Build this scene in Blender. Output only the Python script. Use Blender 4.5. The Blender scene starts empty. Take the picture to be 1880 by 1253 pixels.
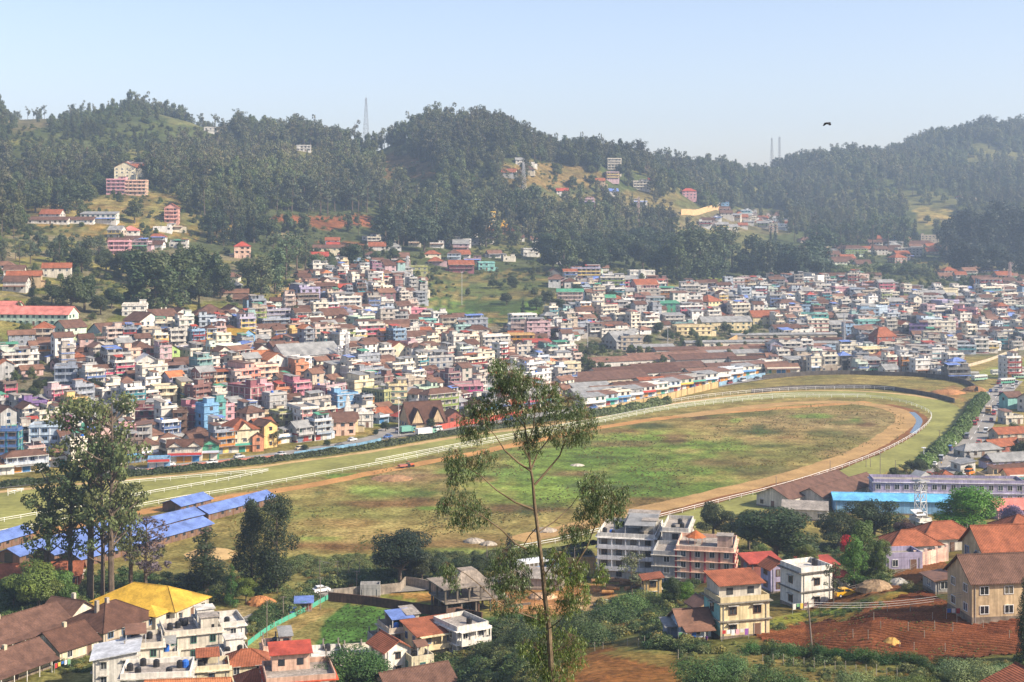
import bpy, math, random
import numpy as np
from mathutils import Vector, Matrix, Euler

# ---------------------------------------------------------------- camera, light, exposure
S = bpy.context.scene
ROOT = S.collection
CAMZ, F, U0, V0 = 85.0, 2611.0, 940.0, 400.0      # metres above the valley, focal length / centre / eye level in photo pixels
cam_d = bpy.data.cameras.new('camera'); cam = bpy.data.objects.new('camera', cam_d); ROOT.objects.link(cam)
cam_d.sensor_width = 36; cam_d.lens = 50.0
cam_d.shift_y = -(626.5 - V0) / 1880.0
cam_d.clip_start = 0.5; cam_d.clip_end = 30000
cam.location = (0, 0, CAMZ); cam.rotation_euler = (math.radians(90), 0, 0)
S.camera = cam
SUN_EL = math.radians(36); SUN_AZ = math.atan2(0.93, -0.36)      # azimuth from +Y towards +X
sd = Vector((math.sin(SUN_AZ) * math.cos(SUN_EL), math.cos(SUN_AZ) * math.cos(SUN_EL), math.sin(SUN_EL)))
sun_d = bpy.data.lights.new('sun', 'SUN'); sun = bpy.data.objects.new('sun', sun_d); ROOT.objects.link(sun)
sun_d.energy = 5.0; sun_d.angle = math.radians(0.5); sun_d.color = (1.0, 0.88, 0.70)
sun.rotation_euler = sd.to_track_quat('Z', 'Y').to_euler(); sun.location = (300, -100, 400)
W = bpy.data.worlds.new('World'); S.world = W; W.use_nodes = True
nt = W.node_tree; nt.nodes.clear()
sky = nt.nodes.new('ShaderNodeTexSky'); sky.sky_type = 'NISHITA'; sky.sun_disc = False
sky.sun_elevation = SUN_EL; sky.sun_rotation = SUN_AZ
sky.altitude = 300; sky.air_density = 1.0; sky.dust_density = 1.6; sky.ozone_density = 3.0
bg = nt.nodes.new('ShaderNodeBackground'); bg.inputs[1].default_value = 0.12
wo = nt.nodes.new('ShaderNodeOutputWorld')
tint = nt.nodes.new('ShaderNodeMix'); tint.data_type = 'RGBA'; tint.blend_type = 'MULTIPLY'; tint.inputs[0].default_value = 1; tint.inputs[7].default_value = (1.24, 1.04, 1.0, 1)
nt.links.new(sky.outputs[0], tint.inputs[6]); nt.links.new(tint.outputs[2], bg.inputs[0]); nt.links.new(bg.outputs[0], wo.inputs[0])
S.view_settings.view_transform = 'Standard'; S.view_settings.look = 'None'
S.view_settings.exposure = 0.86; S.view_settings.gamma = 1.0
HAZE = 0.00018
cy = S.cycles
cy.max_bounces = 5; cy.diffuse_bounces = 2; cy.glossy_bounces = 2; cy.transmission_bounces = 3
cy.volume_bounces = 0; cy.transparent_max_bounces = 6
cy.use_denoising = True; cy.caustics_reflective = False; cy.caustics_refractive = False

# ---------------------------------------------------------------- materials
MATS = {}
def col4(c): return (c[0], c[1], c[2], 1.0)
def mat(name, rough=0.85, spec=0.2, n1=(1.0, 0.25), n2=(8.0, 0.12), wave=None, metal=0.0, translucent=0.0, base=None, bump=0.0, streak=0.0):
    """A procedural material: the face colour 'Col' (or base) varied by two noises, optional ridges, rain streaks and bump."""
    m = bpy.data.materials.new(name); m.use_nodes = True
    t = m.node_tree; t.nodes.clear(); N = t.nodes.new; L = t.links.new
    out = N('ShaderNodeOutputMaterial'); p = N('ShaderNodeBsdfPrincipled')
    p.inputs['Roughness'].default_value = rough; p.inputs['Metallic'].default_value = metal
    p.inputs['Specular IOR Level'].default_value = spec
    tc = N('ShaderNodeTexCoord')
    if base is None:
        a = N('ShaderNodeAttribute'); a.attribute_name = 'Col'; src = a.outputs['Color']
    else:
        a = N('ShaderNodeRGB'); a.outputs[0].default_value = col4(base); src = a.outputs[0]
    def vary(src, scale, amt, vec=None, detail=4.0):
        n = N('ShaderNodeTexNoise'); n.inputs['Scale'].default_value = scale; n.inputs['Detail'].default_value = detail
        L(vec or tc.outputs['Object'], n.inputs['Vector'])
        r = N('ShaderNodeMapRange'); r.inputs[1].default_value = 0.3; r.inputs[2].default_value = 0.7
        r.inputs[3].default_value = 1 - amt; r.inputs[4].default_value = 1 + amt * 0.6
        L(n.outputs[0], r.inputs[0])
        mx = N('ShaderNodeVectorMath'); mx.operation = 'SCALE'
        L(src, mx.inputs[0]); L(r.outputs[0], mx.inputs['Scale'])
        return mx.outputs[0], n.outputs[0]
    src, h = vary(src, n1[0], n1[1]); src, h2 = vary(src, n2[0], n2[1])
    if streak:
        mp = N('ShaderNodeMapping'); mp.inputs['Scale'].default_value = (1.6, 1.6, 0.12); L(tc.outputs['Object'], mp.inputs[0])
        src, _ = vary(src, 1.5, streak, mp.outputs[0])
    hh = h2
    if wave:
        w = N('ShaderNodeTexWave'); w.inputs['Scale'].default_value = wave[0]; w.bands_direction = wave[1]
        w.inputs['Distortion'].default_value = wave[3] if len(wave) > 3 else 0.3
        L(tc.outputs['Object'], w.inputs['Vector'])
        r = N('ShaderNodeMapRange'); r.inputs[3].default_value = 1 - wave[2]; r.inputs[4].default_value = 1 + wave[2] * 0.5
        L(w.outputs['Fac'], r.inputs[0])
        mx = N('ShaderNodeVectorMath'); mx.operation = 'SCALE'; L(src, mx.inputs[0]); L(r.outputs[0], mx.inputs['Scale']); src = mx.outputs[0]
        hh = w.outputs['Fac']
    L(src, p.inputs['Base Color'])
    if bump:
        b = N('ShaderNodeBump'); b.inputs['Strength'].default_value = 0.6; b.inputs['Distance'].default_value = bump
        L(hh, b.inputs['Height']); L(b.outputs[0], p.inputs['Normal'])
    if translucent:
        tr = N('ShaderNodeBsdfTranslucent'); L(src, tr.inputs[0]); ms = N('ShaderNodeMixShader')
        ms.inputs[0].default_value = translucent; L(p.outputs[0], ms.inputs[1]); L(tr.outputs[0], ms.inputs[2]); L(ms.outputs[0], out.inputs[0])
    else:
        L(p.outputs[0], out.inputs[0])
    MATS[name] = m; return m

mat('plaster', 0.9, 0.15, (0.35, 0.22), (2.2, 0.14), streak=0.30)
mat('roof_tiles', 0.85, 0.2, (0.5, 0.35), (2.5, 0.25), wave=(1.1, 'X', 0.28, 0.6), bump=0.05)
mat('sheet_metal', 0.6, 0.3, (0.35, 0.38), (2.2, 0.22), wave=(1.6, 'X', 0.16, 0.1), bump=0.03)
mat('concrete', 0.9, 0.15, (0.4, 0.36), (2.0, 0.25), streak=0.3)
mat('window_glass', 0.15, 0.5, (0.6, 0.3), (2.0, 0.2), base=(0.030, 0.036, 0.045))
mat('painted_wood', 0.6, 0.3, (1.5, 0.1), (6, 0.08))
mat('painted_metal', 0.45, 0.4, (0.8, 0.08), (5, 0.06))
mat('black_plastic', 0.4, 0.4, (1.0, 0.1), (5, 0.1), base=(0.02, 0.02, 0.022))
mat('rubber', 0.8, 0.2, base=(0.02, 0.02, 0.02))
mat('car_paint', 0.25, 0.5, (0.5, 0.05), (4, 0.03))
mat('bark', 0.9, 0.15, (1.2, 0.35), (6, 0.3))
mat('foliage', 0.55, 0.3, (0.25, 0.18), (1.5, 0.15), translucent=0.25)
mat('leaf', 0.42, 0.45, (0.6, 0.2), (3.0, 0.15), translucent=0.22)
mat('cloth', 0.9, 0.1, (3, 0.1), (9, 0.1))
mat('skin', 0.6, 0.3, base=(0.22, 0.12, 0.07))

# panes differ: random tones, some bluish, some like curtains
t = MATS['window_glass'].node_tree; oi = t.nodes.new('ShaderNodeObjectInfo'); ra = t.nodes.new('ShaderNodeValToRGB'); ra.color_ramp.interpolation = 'CONSTANT'
ra.color_ramp.elements[0].color = (.03, .036, .045, 1); ra.color_ramp.elements[1].position = .45; ra.color_ramp.elements[1].color = (.055, .06, .065, 1)
for p_, c_ in ((.62, (.02, .022, .025, 1)), (.74, (.14, .12, .09, 1)), (.84, (.06, .09, .12, 1)), (.93, (.20, .19, .17, 1))): e_ = ra.color_ramp.elements.new(p_); e_.color = c_
rg = [n for n in t.nodes if n.type == 'RGB'][0]
for l in list(rg.outputs[0].links): to = l.to_socket; t.links.remove(l); t.links.new(ra.outputs[0], to)
t.links.new(oi.outputs['Random'], ra.inputs[0])
# foliage: give every tree its own slight tint and brightness
for mn in ('foliage',):
    t = MATS[mn].node_tree; a = [n for n in t.nodes if n.type == 'ATTRIBUTE'][0]
    oi = t.nodes.new('ShaderNodeObjectInfo'); hs = t.nodes.new('ShaderNodeHueSaturation')
    r1 = t.nodes.new('ShaderNodeMapRange'); r1.inputs[3].default_value = 0.47; r1.inputs[4].default_value = 0.525
    r2 = t.nodes.new('ShaderNodeMapRange'); r2.inputs[3].default_value = 0.78; r2.inputs[4].default_value = 1.12
    wn = t.nodes.new('ShaderNodeTexWhiteNoise'); wn.noise_dimensions = '1D'
    t.links.new(oi.outputs['Random'], r1.inputs[0]); t.links.new(oi.outputs['Random'], wn.inputs['W']); t.links.new(wn.outputs['Value'], r2.inputs[0])
    t.links.new(r1.outputs[0], hs.inputs['Hue']); t.links.new(r2.outputs[0], hs.inputs['Value'])
    ia = t.nodes.new('ShaderNodeAttribute'); ia.attribute_type = 'INSTANCER'; ia.attribute_name = 'tone'; ad = t.nodes.new('ShaderNodeMath'); ad.operation = 'ADD'
    t.links.new(r2.outputs[0], ad.inputs[0]); t.links.new(ia.outputs['Fac'], ad.inputs[1])
    for l in list(a.outputs['Color'].links):
        to = l.to_socket; t.links.remove(l); t.links.new(hs.outputs[0], to)
    t.links.new(a.outputs['Color'], hs.inputs['Color']); t.links.new(ad.outputs[0], hs.inputs['Value'])

# ---------------------------------------------------------------- mesh helpers
def hexrgb(h):
    h = h.lstrip('#'); c = [int(h[i:i+2], 16) / 255 for i in (0, 2, 4)]
    return tuple((x / 12.92 if x < 0.04045 else ((x + 0.055) / 1.055) ** 2.4) for x in c)

class MB:
    """Collects boxes, prisms, tubes as faces with a material and a colour; build() links them as ONE mesh object."""
    def __init__(s, tf=None):
        s.v = []; s.f = []; s.m = []; s.c = []; s.tf = tf
    def add(s, vs, fs, m, c):
        b = len(s.v)
        if s.tf is not None:
            x0, y0, z0, ca, sa = s.tf
            vs = [(x0 + x * ca - y * sa, y0 + x * sa + y * ca, z0 + z) for x, y, z in vs]
        s.v.extend(vs)
        for f in fs:
            s.f.append([b + i for i in f]); s.m.append(m); s.c.append(c)
    def box(s, x0, x1, y0, y1, z0, z1, m, c=(1, 1, 1)):
        s.add([(x0,y0,z0),(x1,y0,z0),(x1,y1,z0),(x0,y1,z0),(x0,y0,z1),(x1,y0,z1),(x1,y1,z1),(x0,y1,z1)],
              [(0,3,2,1),(4,5,6,7),(0,1,5,4),(1,2,6,5),(2,3,7,6),(3,0,4,7)], m, c)
    def hexa(s, b, t, m, c=(1, 1, 1)):          # bottom quad, top quad
        s.add(list(b) + list(t), [(0,3,2,1),(4,5,6,7),(0,1,5,4),(1,2,6,5),(2,3,7,6),(3,0,4,7)], m, c)
    def tube(s, pts, rads, n, m, c=(1, 1, 1), caps=True):
        vs = []; fs = []; k = len(pts)
        pts = [Vector(p) for p in pts]
        for i, p in enumerate(pts):
            d = (pts[min(i+1, k-1)] - pts[max(i-1, 0)])
            d = d.normalized() if d.length > 1e-9 else Vector((0, 0, 1))
            a = d.cross(Vector((0, 1, 0.13))); a = a.normalized() if a.length > 1e-6 else Vector((1, 0, 0)); b = d.cross(a)
            for j in range(n):
                t = 2 * math.pi * j / n; q = p + (a * math.cos(t) + b * math.sin(t)) * rads[i]
                vs.append(tuple(q))
        for i in range(k - 1):
            for j in range(n):
                fs.append((i*n+j, i*n+(j+1) % n, (i+1)*n+(j+1) % n, (i+1)*n+j))
        if caps: fs.append(tuple(range(n))[::-1]); fs.append(tuple((k-1)*n+j for j in range(n)))
        s.add(vs, fs, m, c)
    def cyl(s, x, y, z0, z1, r, n, m, c=(1, 1, 1), r2=None):
        s.tube([(x, y, z0), (x, y, z1)], [r, r if r2 is None else r2], n, m, c)
    def mesh(s, name):
        me = bpy.data.meshes.new(name); me.from_pydata(s.v, [], s.f)
        used = []
        for m in s.m:
            if m not in used: used.append(m)
        for m in used: me.materials.append(MATS[m])
        ix = {m: i for i, m in enumerate(used)}
        me.polygons.foreach_set('material_index', [ix[m] for m in s.m])
        at = me.attributes.new('Col', 'FLOAT_COLOR', 'CORNER')
        arr = []
        for f, c in zip(s.f, s.c): arr.extend((c[0], c[1], c[2], 1.0) * len(f))
        at.data.foreach_set('color', arr); me.update()
        return me
    def build(s, name, parent=None, loc=None, rz=None):
        if not s.f: return None
        return link(name, s.mesh(name), parent, loc, rz)

def link(name, data, parent=None, loc=None, rz=None):
    o = bpy.data.objects.new(name, data); ROOT.objects.link(o)
    if parent is not None: o.parent = parent
    if loc is not None: o.location = loc
    if rz is not None: o.rotation_euler = (0, 0, rz)
    return o
def tag(o, label=None, cat=None, group=None, kind=None):
    if label: o['label'] = label
    if cat: o['category'] = cat
    if group: o['group'] = group
    if kind: o['kind'] = kind
    return o
def thing(name, label, cat, loc=(0, 0, 0), rz=0.0, group=None):
    return tag(link(name, None, None, loc, rz), label, cat, group)

def mesh_np(name, V, Fq, mats, col=None, midx=None, smooth=False):
    """mesh from arrays; Fq is (n,3) or (n,4); col per face (n,3)"""
    me = bpy.data.meshes.new(name); n, k = Fq.shape
    me.vertices.add(len(V)); me.vertices.foreach_set('co', np.asarray(V, np.float32).ravel())
    me.loops.add(n * k); me.loops.foreach_set('vertex_index', Fq.astype(np.int32).ravel())
    me.polygons.add(n); me.polygons.foreach_set('loop_start', np.arange(0, n * k, k, dtype=np.int32))
    for m in mats: me.materials.append(MATS[m])
    if midx is not None: me.polygons.foreach_set('material_index', midx.astype(np.int32))
    if col is not None:
        at = me.attributes.new('Col', 'FLOAT_COLOR', 'CORNER')
        c4 = np.ones((n, k, 4), np.float32); c4[:, :, :3] = np.asarray(col)[:, None, :]
        at.data.foreach_set('color', c4.ravel())
    me.update(calc_edges=True)
    if smooth: me.polygons.foreach_set('use_smooth', np.ones(n, bool))
    return me

# ---------------------------------------------------------------- terrain: height from level curves, one per row of hills
def C(*pts):                    # (u, Y, z) knots
    a = np.array(pts, float); return a
CURVES = [
    C((-2500, 0, 83.3), (4400, 0, 83.3)),
    C((-2500, 60, 59.5), (800, 60, 59.5), (1000, 60, 60.5), (4400, 60, 61)),
    C((-2500, 130, 26), (700, 130, 28), (1000, 130, 37), (4400, 130, 40)),
    C((-2500, 200, 4), (0, 200, 4), (700, 200, 5), (860, 195, 13), (1000, 188, 21.5), (1100, 186, 24), (1400, 188, 23.5), (1800, 190, 23.5), (4400, 200, 25)),
    C((-2500, 250, 0), (700, 250, .2), (860, 240, 5), (940, 215, 15), (1000, 208, 18.5), (1200, 222, 18.5), (1345, 219, 19.5), (1480, 247, 16.4), (1600, 236, 21), (1740, 228, 22), (1900, 232, 23), (4400, 240, 28)),
    C((-2500, 300, 0), (800, 300, 0), (900, 290, 1.5), (1000, 275, 5), (1200, 262, 10.5), (1350, 262, 13), (1500, 280, 14), (1650, 268, 20), (1880, 280, 20), (4400, 290, 25)),
    C((-2500, 335, 0), (1100, 325, .4), (1300, 325, 4), (1500, 335, 4), (1700, 345, 6.5), (1880, 350, 6), (4400, 350, 15)),
    C((-2500, 345, 0), (1100, 345, 0), (1300, 372, 0), (1600, 390, 0), (4400, 400, 0)),
    C((-2500, 500, 0), (0, 502, 0), (400, 525, 0), (700, 568, 0), (1000, 655, 0), (1200, 720, 0), (1400, 775, 0), (1600, 830, 0), (1880, 850, 0), (4400, 900, 0)),
    C((-2500, 600, 18), (0, 600, 18), (200, 602, 15), (400, 614, 14), (600, 655, 12), (800, 725, 12), (1000, 805, 8), (1200, 865, 6), (1400, 890, 5), (1600, 930, 4), (1880, 950, 4), (4400, 1000, 5)),
    C((-2500, 700, 40), (0, 700, 40), (200, 720, 36), (400, 760, 33), (500, 800, 33), (600, 850, 36), (730, 880, 32), (830, 880, 21), (900, 900, 22), (1000, 1000, 33), (1200, 1050, 33), (1300, 1080, 28), (1400, 1150, 26), (1600, 1200, 26), (1880, 1250, 25), (4400, 1300, 30)),
    C((-2500, 900, 68), (0, 900, 68), (200, 950, 66), (400, 1050, 66), (600, 1150, 66), (800, 1200, 66), (1000, 1250, 62), (1200, 1350, 55), (1400, 1450, 48), (1600, 1500, 45), (1880, 1550, 44), (4400, 1600, 50)),
    C((-2500, 1150, 98), (0, 1150, 98), (200, 1150, 103), (400, 1200, 97), (600, 1250, 88), (800, 1350, 95), (1000, 1400, 100), (1200, 1500, 98), (1400, 1700, 85), (1600, 1900, 98), (1880, 2000, 112), (4400, 2100, 130)),
    C((-2500, 1350, 140), (0, 1350, 138), (200, 1350, 135), (400, 1400, 137), (550, 1430, 150), (650, 1470, 142), (720, 1480, 140), (800, 1470, 155), (900, 1470, 155), (1000, 1500, 140), (1100, 1550, 138), (1200, 1650, 128), (1400, 1950, 116), (1600, 2100, 145), (1880, 2250, 172), (4400, 2300, 190)),
]
# skyline: treetop rows of the photo, lowered by the tree height to give the ground
SKY = C((-2500, 1750, 200), (-400, 1750, 190), (0, 1750, 200), (60, 1750, 196), (200, 1750, 182), (260, 1750, 190), (320, 1750, 208), (400, 1750, 232), (500, 1720, 240), (600, 1680, 256), (690, 1620, 252),
        (730, 1600, 232), (800, 1600, 226), (900, 1600, 226), (960, 1620, 250), (1000, 1640, 264), (1060, 1700, 292), (1100, 1750, 304), (1200, 1850, 300), (1260, 1950, 312), (1340, 2100, 326), (1410, 2200, 322),
        (1460, 2250, 300), (1530, 2300, 296), (1600, 2350, 296), (1625, 2400, 292), (1650, 2500, 274), (1720, 2500, 256), (1800, 2500, 240), (1880, 2500, 234), (2300, 2500, 225), (4400, 2500, 220))
SKY[:, 2] += np.where(SKY[:, 0] < 1060, 22, 9)
SKYZ = SKY.copy(); SKYZ[:, 2] = CAMZ - (SKY[:, 2] - V0) * SKY[:, 1] / F
CURVES.append(SKYZ)
B1 = SKYZ.copy(); B1[:, 1] += 350; B1[:, 2] -= 45; CURVES.append(B1)
B2 = SKYZ.copy(); B2[:, 1] = 3400; B2[:, 2] = 20; CURVES.append(B2)

UC = np.concatenate([np.arange(-2500, -400, 60), np.arange(-400, 2300, 8), np.arange(2300, 4401, 60)]).astype(float)
YR = np.concatenate([[0.5], np.arange(6, 160, 6), np.arange(160, 420, 2.5), np.arange(420, 900, 5), np.arange(900, 2700, 12), np.arange(2700, 3401, 70)])
def pchip(x, y, q):
    h = np.diff(x); d = np.diff(y) / h; m = np.zeros_like(y)
    ok = d[:-1] * d[1:] > 0
    w1 = 2 * h[1:] + h[:-1]; w2 = h[1:] + 2 * h[:-1]
    with np.errstate(divide='ignore', invalid='ignore'):
        mm = (w1 + w2) / (w1 / d[:-1] + w2 / d[1:])
    m[1:-1] = np.where(ok, mm, 0); m[0] = d[0]; m[-1] = d[-1]
    i = np.clip(np.searchsorted(x, q) - 1, 0, len(h) - 1); t = (q - x[i]) / h[i]
    return ((1+2*t)*(1-t)**2*y[i] + t*(1-t)**2*h[i]*m[i] + t*t*(3-2*t)*y[i+1] + t*t*(t-1)*h[i]*m[i+1])
rs = np.random.RandomState(7)
def vnoise(x, y, seed=0):       # value noise in numpy
    xi = np.floor(x).astype(np.int64); yi = np.floor(y).astype(np.int64); fx = x - xi; fy = y - yi
    fx = fx*fx*(3-2*fx); fy = fy*fy*(3-2*fy)
    def hsh(a, b):
        n = (a * 374761393 + b * 668265263 + seed * 2147483647) & 0xffffffff
        n = ((n ^ (n >> 13)) * 1274126177) & 0xffffffff
        return ((n ^ (n >> 16)) & 0xffff) / 65535.0
    return (hsh(xi, yi)*(1-fx) + hsh(xi+1, yi)*fx)*(1-fy) + (hsh(xi, yi+1)*(1-fx) + hsh(xi+1, yi+1)*fx)*fy
ZG = np.zeros((len(UC), len(YR)))
cy_ = [np.interp(UC, c[:, 0], c[:, 1]) for c in CURVES]; cz_ = [np.interp(UC, c[:, 0], c[:, 2]) for c in CURVES]
for i in range(len(UC)):
    ZG[i] = pchip(np.array([a[i] for a in cy_]), np.array([a[i] for a in cz_]), YR)
# soften the creases between the knots, keeping the valley floor dead flat
flat = np.abs(ZG) < 1e-6
k = 9; ker = np.hanning(k + 2)[1:-1]; ker /= ker.sum()
Zs = np.apply_along_axis(lambda c: np.convolve(np.pad(c, k//2, mode='edge'), ker, mode='valid'), 0, ZG)
ZG = np.where(flat | (YR[None, :] < 300), ZG, Zs)
XG = (UC[:, None] - U0) / F * YR[None, :]; YG = np.repeat(YR[None, :], len(UC), 0)
SKYY = np.interp(UC, SKY[:, 0], SKY[:, 1])[:, None]
hillm = np.clip((ZG - 45) / 60, 0, 1) * np.clip((YG - 1000) / 300, 0, 1)
ZG += hillm * ((vnoise(XG/130+50, YG/200, 3) - .5) * 44 * np.clip((SKYY - YG)/250, 0, 1) + (vnoise(XG/45+9, YG/60, 4) - .5) * 12)
nearm = np.clip((ZG - 3) / 10, 0, 1) * (YG < 330) * (YG > 150)
ZG += nearm * ((vnoise(XG/9, YG/9, 5) - .5) * 0.7 + (vnoise(XG/3, YG/3, 6) - .5) * 0.25)
ZG[:, 0] = 83.3
def H(x, y):
    """ground height at world x, y"""
    y = max(y, 1.0); u = U0 + F * x / y
    i = min(max(int(np.searchsorted(UC, u)) - 1, 0), len(UC) - 2); j = min(max(int(np.searchsorted(YR, y)) - 1, 0), len(YR) - 2)
    a = min(max((u - UC[i]) / (UC[i+1] - UC[i]), 0), 1); b = min(max((y - YR[j]) / (YR[j+1] - YR[j]), 0), 1)
    return float((ZG[i, j]*(1-a) + ZG[i+1, j]*a)*(1-b) + (ZG[i, j+1]*(1-a) + ZG[i+1, j+1]*a)*b)
def G(u, v, ymin=150.0):
    """the ground point seen at photo pixel u, v (first hit beyond ymin metres)"""
    i = min(max(int(np.searchsorted(UC, u)) - 1, 0), len(UC) - 2); a = (u - UC[i]) / (UC[i+1] - UC[i])
    z = ZG[i]*(1-a) + ZG[i+1]*a; vv = V0 + (CAMZ - z) * F / YR
    best = None
    js = np.where((YR >= ymin) & (vv <= v))[0]
    if len(js) == 0: j = len(YR) - 12; Y = 2400.0
    else:
        j = js[0]
        if j > 0 and vv[j-1] > v: t = (vv[j-1] - v) / (vv[j-1] - vv[j]); Y = YR[j-1]*(1-t) + YR[j]*t
        else: Y = YR[j]
    x = (u - U0) / F * Y
    return Vector((x, Y, H(x, Y)))
def P(x, y, z): return (U0 + F * x / y, V0 + (CAMZ - z) * F / y)
def flatpt(u, v, z=0.0):
    Y = (CAMZ - z) * F / (v - V0); return Vector(((u - U0) / F * Y, Y, z))
def inpoly(x, y, poly):
    x = np.asarray(x); y = np.asarray(y); r = np.zeros(x.shape, bool); n = len(poly); j = n - 1
    for i in range(n):
        xi, yi = poly[i]; xj, yj = poly[j]
        if yi != yj:
            r ^= ((yi > y) != (yj > y)) & (x < (xj - xi) * (y - yi) / (yj - yi) + xi)
        j = i
    return r
VG = V0 + (CAMZ - ZG) * F / np.maximum(YG, 1); UG = np.repeat(UC[:, None], len(YR), 1)

# ground cover: soil, dry grass, fields as colours per ground vertex (what grows or lies there)
CG = np.zeros(XG.shape + (3,))
grass = np.array(hexrgb('#6e7440')); dry = np.array(hexrgb('#93844f')); soil = np.array(hexrgb('#9a6a45')); forest = np.array(hexrgb('#4a5432')); town = np.array(hexrgb('#8a7c6c'))
n = vnoise(XG/25+5, YG/25, 11)
CG[:] = grass*(1-n[..., None]) + dry*n[..., None]
def blend(mask, c, soft=1.0):
    global CG
    m = (mask.astype(float) * soft)[..., None]; CG = CG*(1-m) + np.array(c)*m
tm = (YG > 480) & (YG < 1500)
TP = [(0, 640), (320, 612), (520, 560), (560, 505), (690, 490), (780, 520), (770, 575), (800, 602), (880, 606), (1060, 560), (1130, 520), (1290, 535), (1560, 515), (1900, 530), (1900, 655), (1780, 672), (1780, 705), (1560, 690), (1400, 700), (1230, 740), (1060, 768), (830, 800), (640, 830), (480, 855), (250, 880), (0, 903)]
blend(tm & (vnoise(XG/18, YG/18, 12) > 0.45), town, 0.7)
blend(tm & inpoly(UG, VG, TP), np.array(hexrgb('#847869')), .95)
blend(tm & inpoly(UG, VG, TP) & (vnoise(XG/9, YG/9, 15) > .68), np.array(hexrgb('#6b7045')), .8)
blend((YG > 1000) & (vnoise(XG/60+3, YG/60, 13) > 0.15), forest, 0.85)
blend((YG > 1000) & (vnoise(XG/120+9, YG/150, 62)*.6 + vnoise(XG/45, YG/60, 61)*.4 < .40), hexrgb('#7a7449'), 0.75)
UGN = UG + ((vnoise(XG/14, YG/20, 95)-.5)*26 + (vnoise(XG/5, YG/7, 96)-.5)*12)*(YG > 340); VGN = VG + ((vnoise(XG/14+5, YG/20, 97)-.5)*9 + (vnoise(XG/5, YG/7, 98)-.5)*4)*(YG > 340)
def zone(poly, c, soft=0.9, ymin=0, ymax=9000): blend(inpoly(UGN, VGN, poly) & (YG > ymin) & (YG < ymax), hexrgb(c), soft)
def blob(u, v, ru, rv, c, soft=0.9, ymin=300, ymax=900):
    global CG
    d = ((UG-u)/ru)**2 + ((VG-v)/rv)**2 + (vnoise(XG/7, YG/14, 21)-.5)*1.1 + (vnoise(XG/2.5, YG/5, 22)-.5)*0.5
    m = (np.clip(1.3 - d, 0, 1) * soft * (1.0 if c in ('#6c8436', '#738c38', '#748c3c', '#6a8036', '#7f8944', '#7f8b48') else 1) * ((YG > ymin) & (YG < ymax)))[..., None]; CG = CG*(1-m) + np.array(hexrgb(c))*m
# racecourse infield
IN = (YG > 330) & (YG < 870) & (ZG < 0.5)
blend(IN, hexrgb('#94834f'), 1)
nn = vnoise(XG/30+77, YG/50, 31)[..., None]; CG = np.where(IN[..., None], CG*(1-nn*.5) + np.array(hexrgb('#9c8a56'))*nn*.5, CG)
for b in [(1150, 850, 250, 50, '#6c8436'), (1260, 812, 200, 24, '#738c38'), (1000, 900, 200, 34, '#748c3c'), (1250, 900, 160, 30, '#6a8036'), (1480, 790, 230, 30, '#a58a5e'), (1560, 762, 110, 16, '#9a8256'),
          (1330, 772, 120, 10, '#8c7a4a'), (1500, 835, 160, 20, '#7d7843'), (700, 930, 200, 26, '#938a50'), (640, 975, 180, 22, '#a2905a'), (620, 1003, 160, 9, '#7e5c3a'), (800, 990, 150, 14, '#8c7248'), (760, 905, 160, 6, '#5d6a34'),
          (700, 925, 150, 7, '#84603f'), (760, 875, 80, 14, '#a08362'), (640, 1028, 160, 9, '#7f8944'), (560, 950, 120, 20, '#8a854a'), (900, 1010, 160, 12, '#7f8b48'), (1020, 985, 90, 12, '#8a7a48'),
          (1100, 940, 120, 10, '#7f7443'), (1400, 860, 60, 12, '#6e7038'), (1450, 870, 110, 14, '#7b6f45'), (1180, 925, 120, 12, '#8f6f48'), (900, 870, 120, 12, '#83964a'), (700, 900, 60, 10, '#8b9a4d'),
          (950, 935, 90, 9, '#75553a'), (880, 950, 150, 12, '#9a8a54'), (1330, 850, 90, 9, '#7e6a45'), (1150, 815, 90, 6, '#86704a'), (1060, 870, 70, 5, '#7a5f42'), (1560, 805, 90, 8, '#8c8048'), (1500, 770, 170, 16, '#a08860'), (1590, 790, 80, 22, '#a38c62'), (1560, 835, 70, 12, '#957c52'), (700, 985, 160, 12, '#a08a58'), (600, 960, 90, 10, '#9a8050'), (820, 1000, 120, 8, '#8a6c46')]:
    blob(*b)

rr = np.random.RandomState(4)
for i in range(120):
    u = rr.uniform(520, 1600); v = rr.uniform(760, 1030)
    if v > 1060 - (u-520)*0.26: continue
    blob(u, v, rr.uniform(12, 55), rr.uniform(2, 7), rr.choice(['#6b4f36', '#5a5f30', '#6f8f3a', '#a3935c', '#7d9442', '#4d5630', '#8a6644']), 0.8)
# hillside clearings, terraces, bare red earth
zone([(55, 385), (170, 365), (330, 356), (330, 372), (300, 400), (210, 408), (60, 404)], '#9a8a56', .9, 900, 1500)
zone([(60, 404), (330, 395), (420, 412), (380, 435), (200, 440), (60, 425)], '#887a50', .75, 850, 1500)
zone([(190, 392), (262, 402), (262, 408), (185, 400)], '#b06a3a', .8, 850, 1500)
zone([(486, 398), (690, 394), (690, 412), (600, 424), (540, 410), (486, 408)], '#9a5c3c', .95, 900, 1600)
zone([(570, 446), (640, 444), (700, 455), (600, 460)], '#a06646', .9, 900, 1600)
zone([(640, 262), (760, 256), (735, 280), (650, 275)], '#8f8a52', .8, 1200, 1700)
zone([(690, 285), (740, 275), (830, 325), (700, 330)], '#8a6748', .7, 1200, 1700)
zone([(290, 205), (340, 208), (420, 228), (400, 240), (320, 226)], '#7d7a4e', .8, 1200, 1800)
zone([(0, 196), (70, 200), (90, 230), (30, 250), (0, 235)], '#8d7a5c', .6, 1200, 1800)
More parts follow.
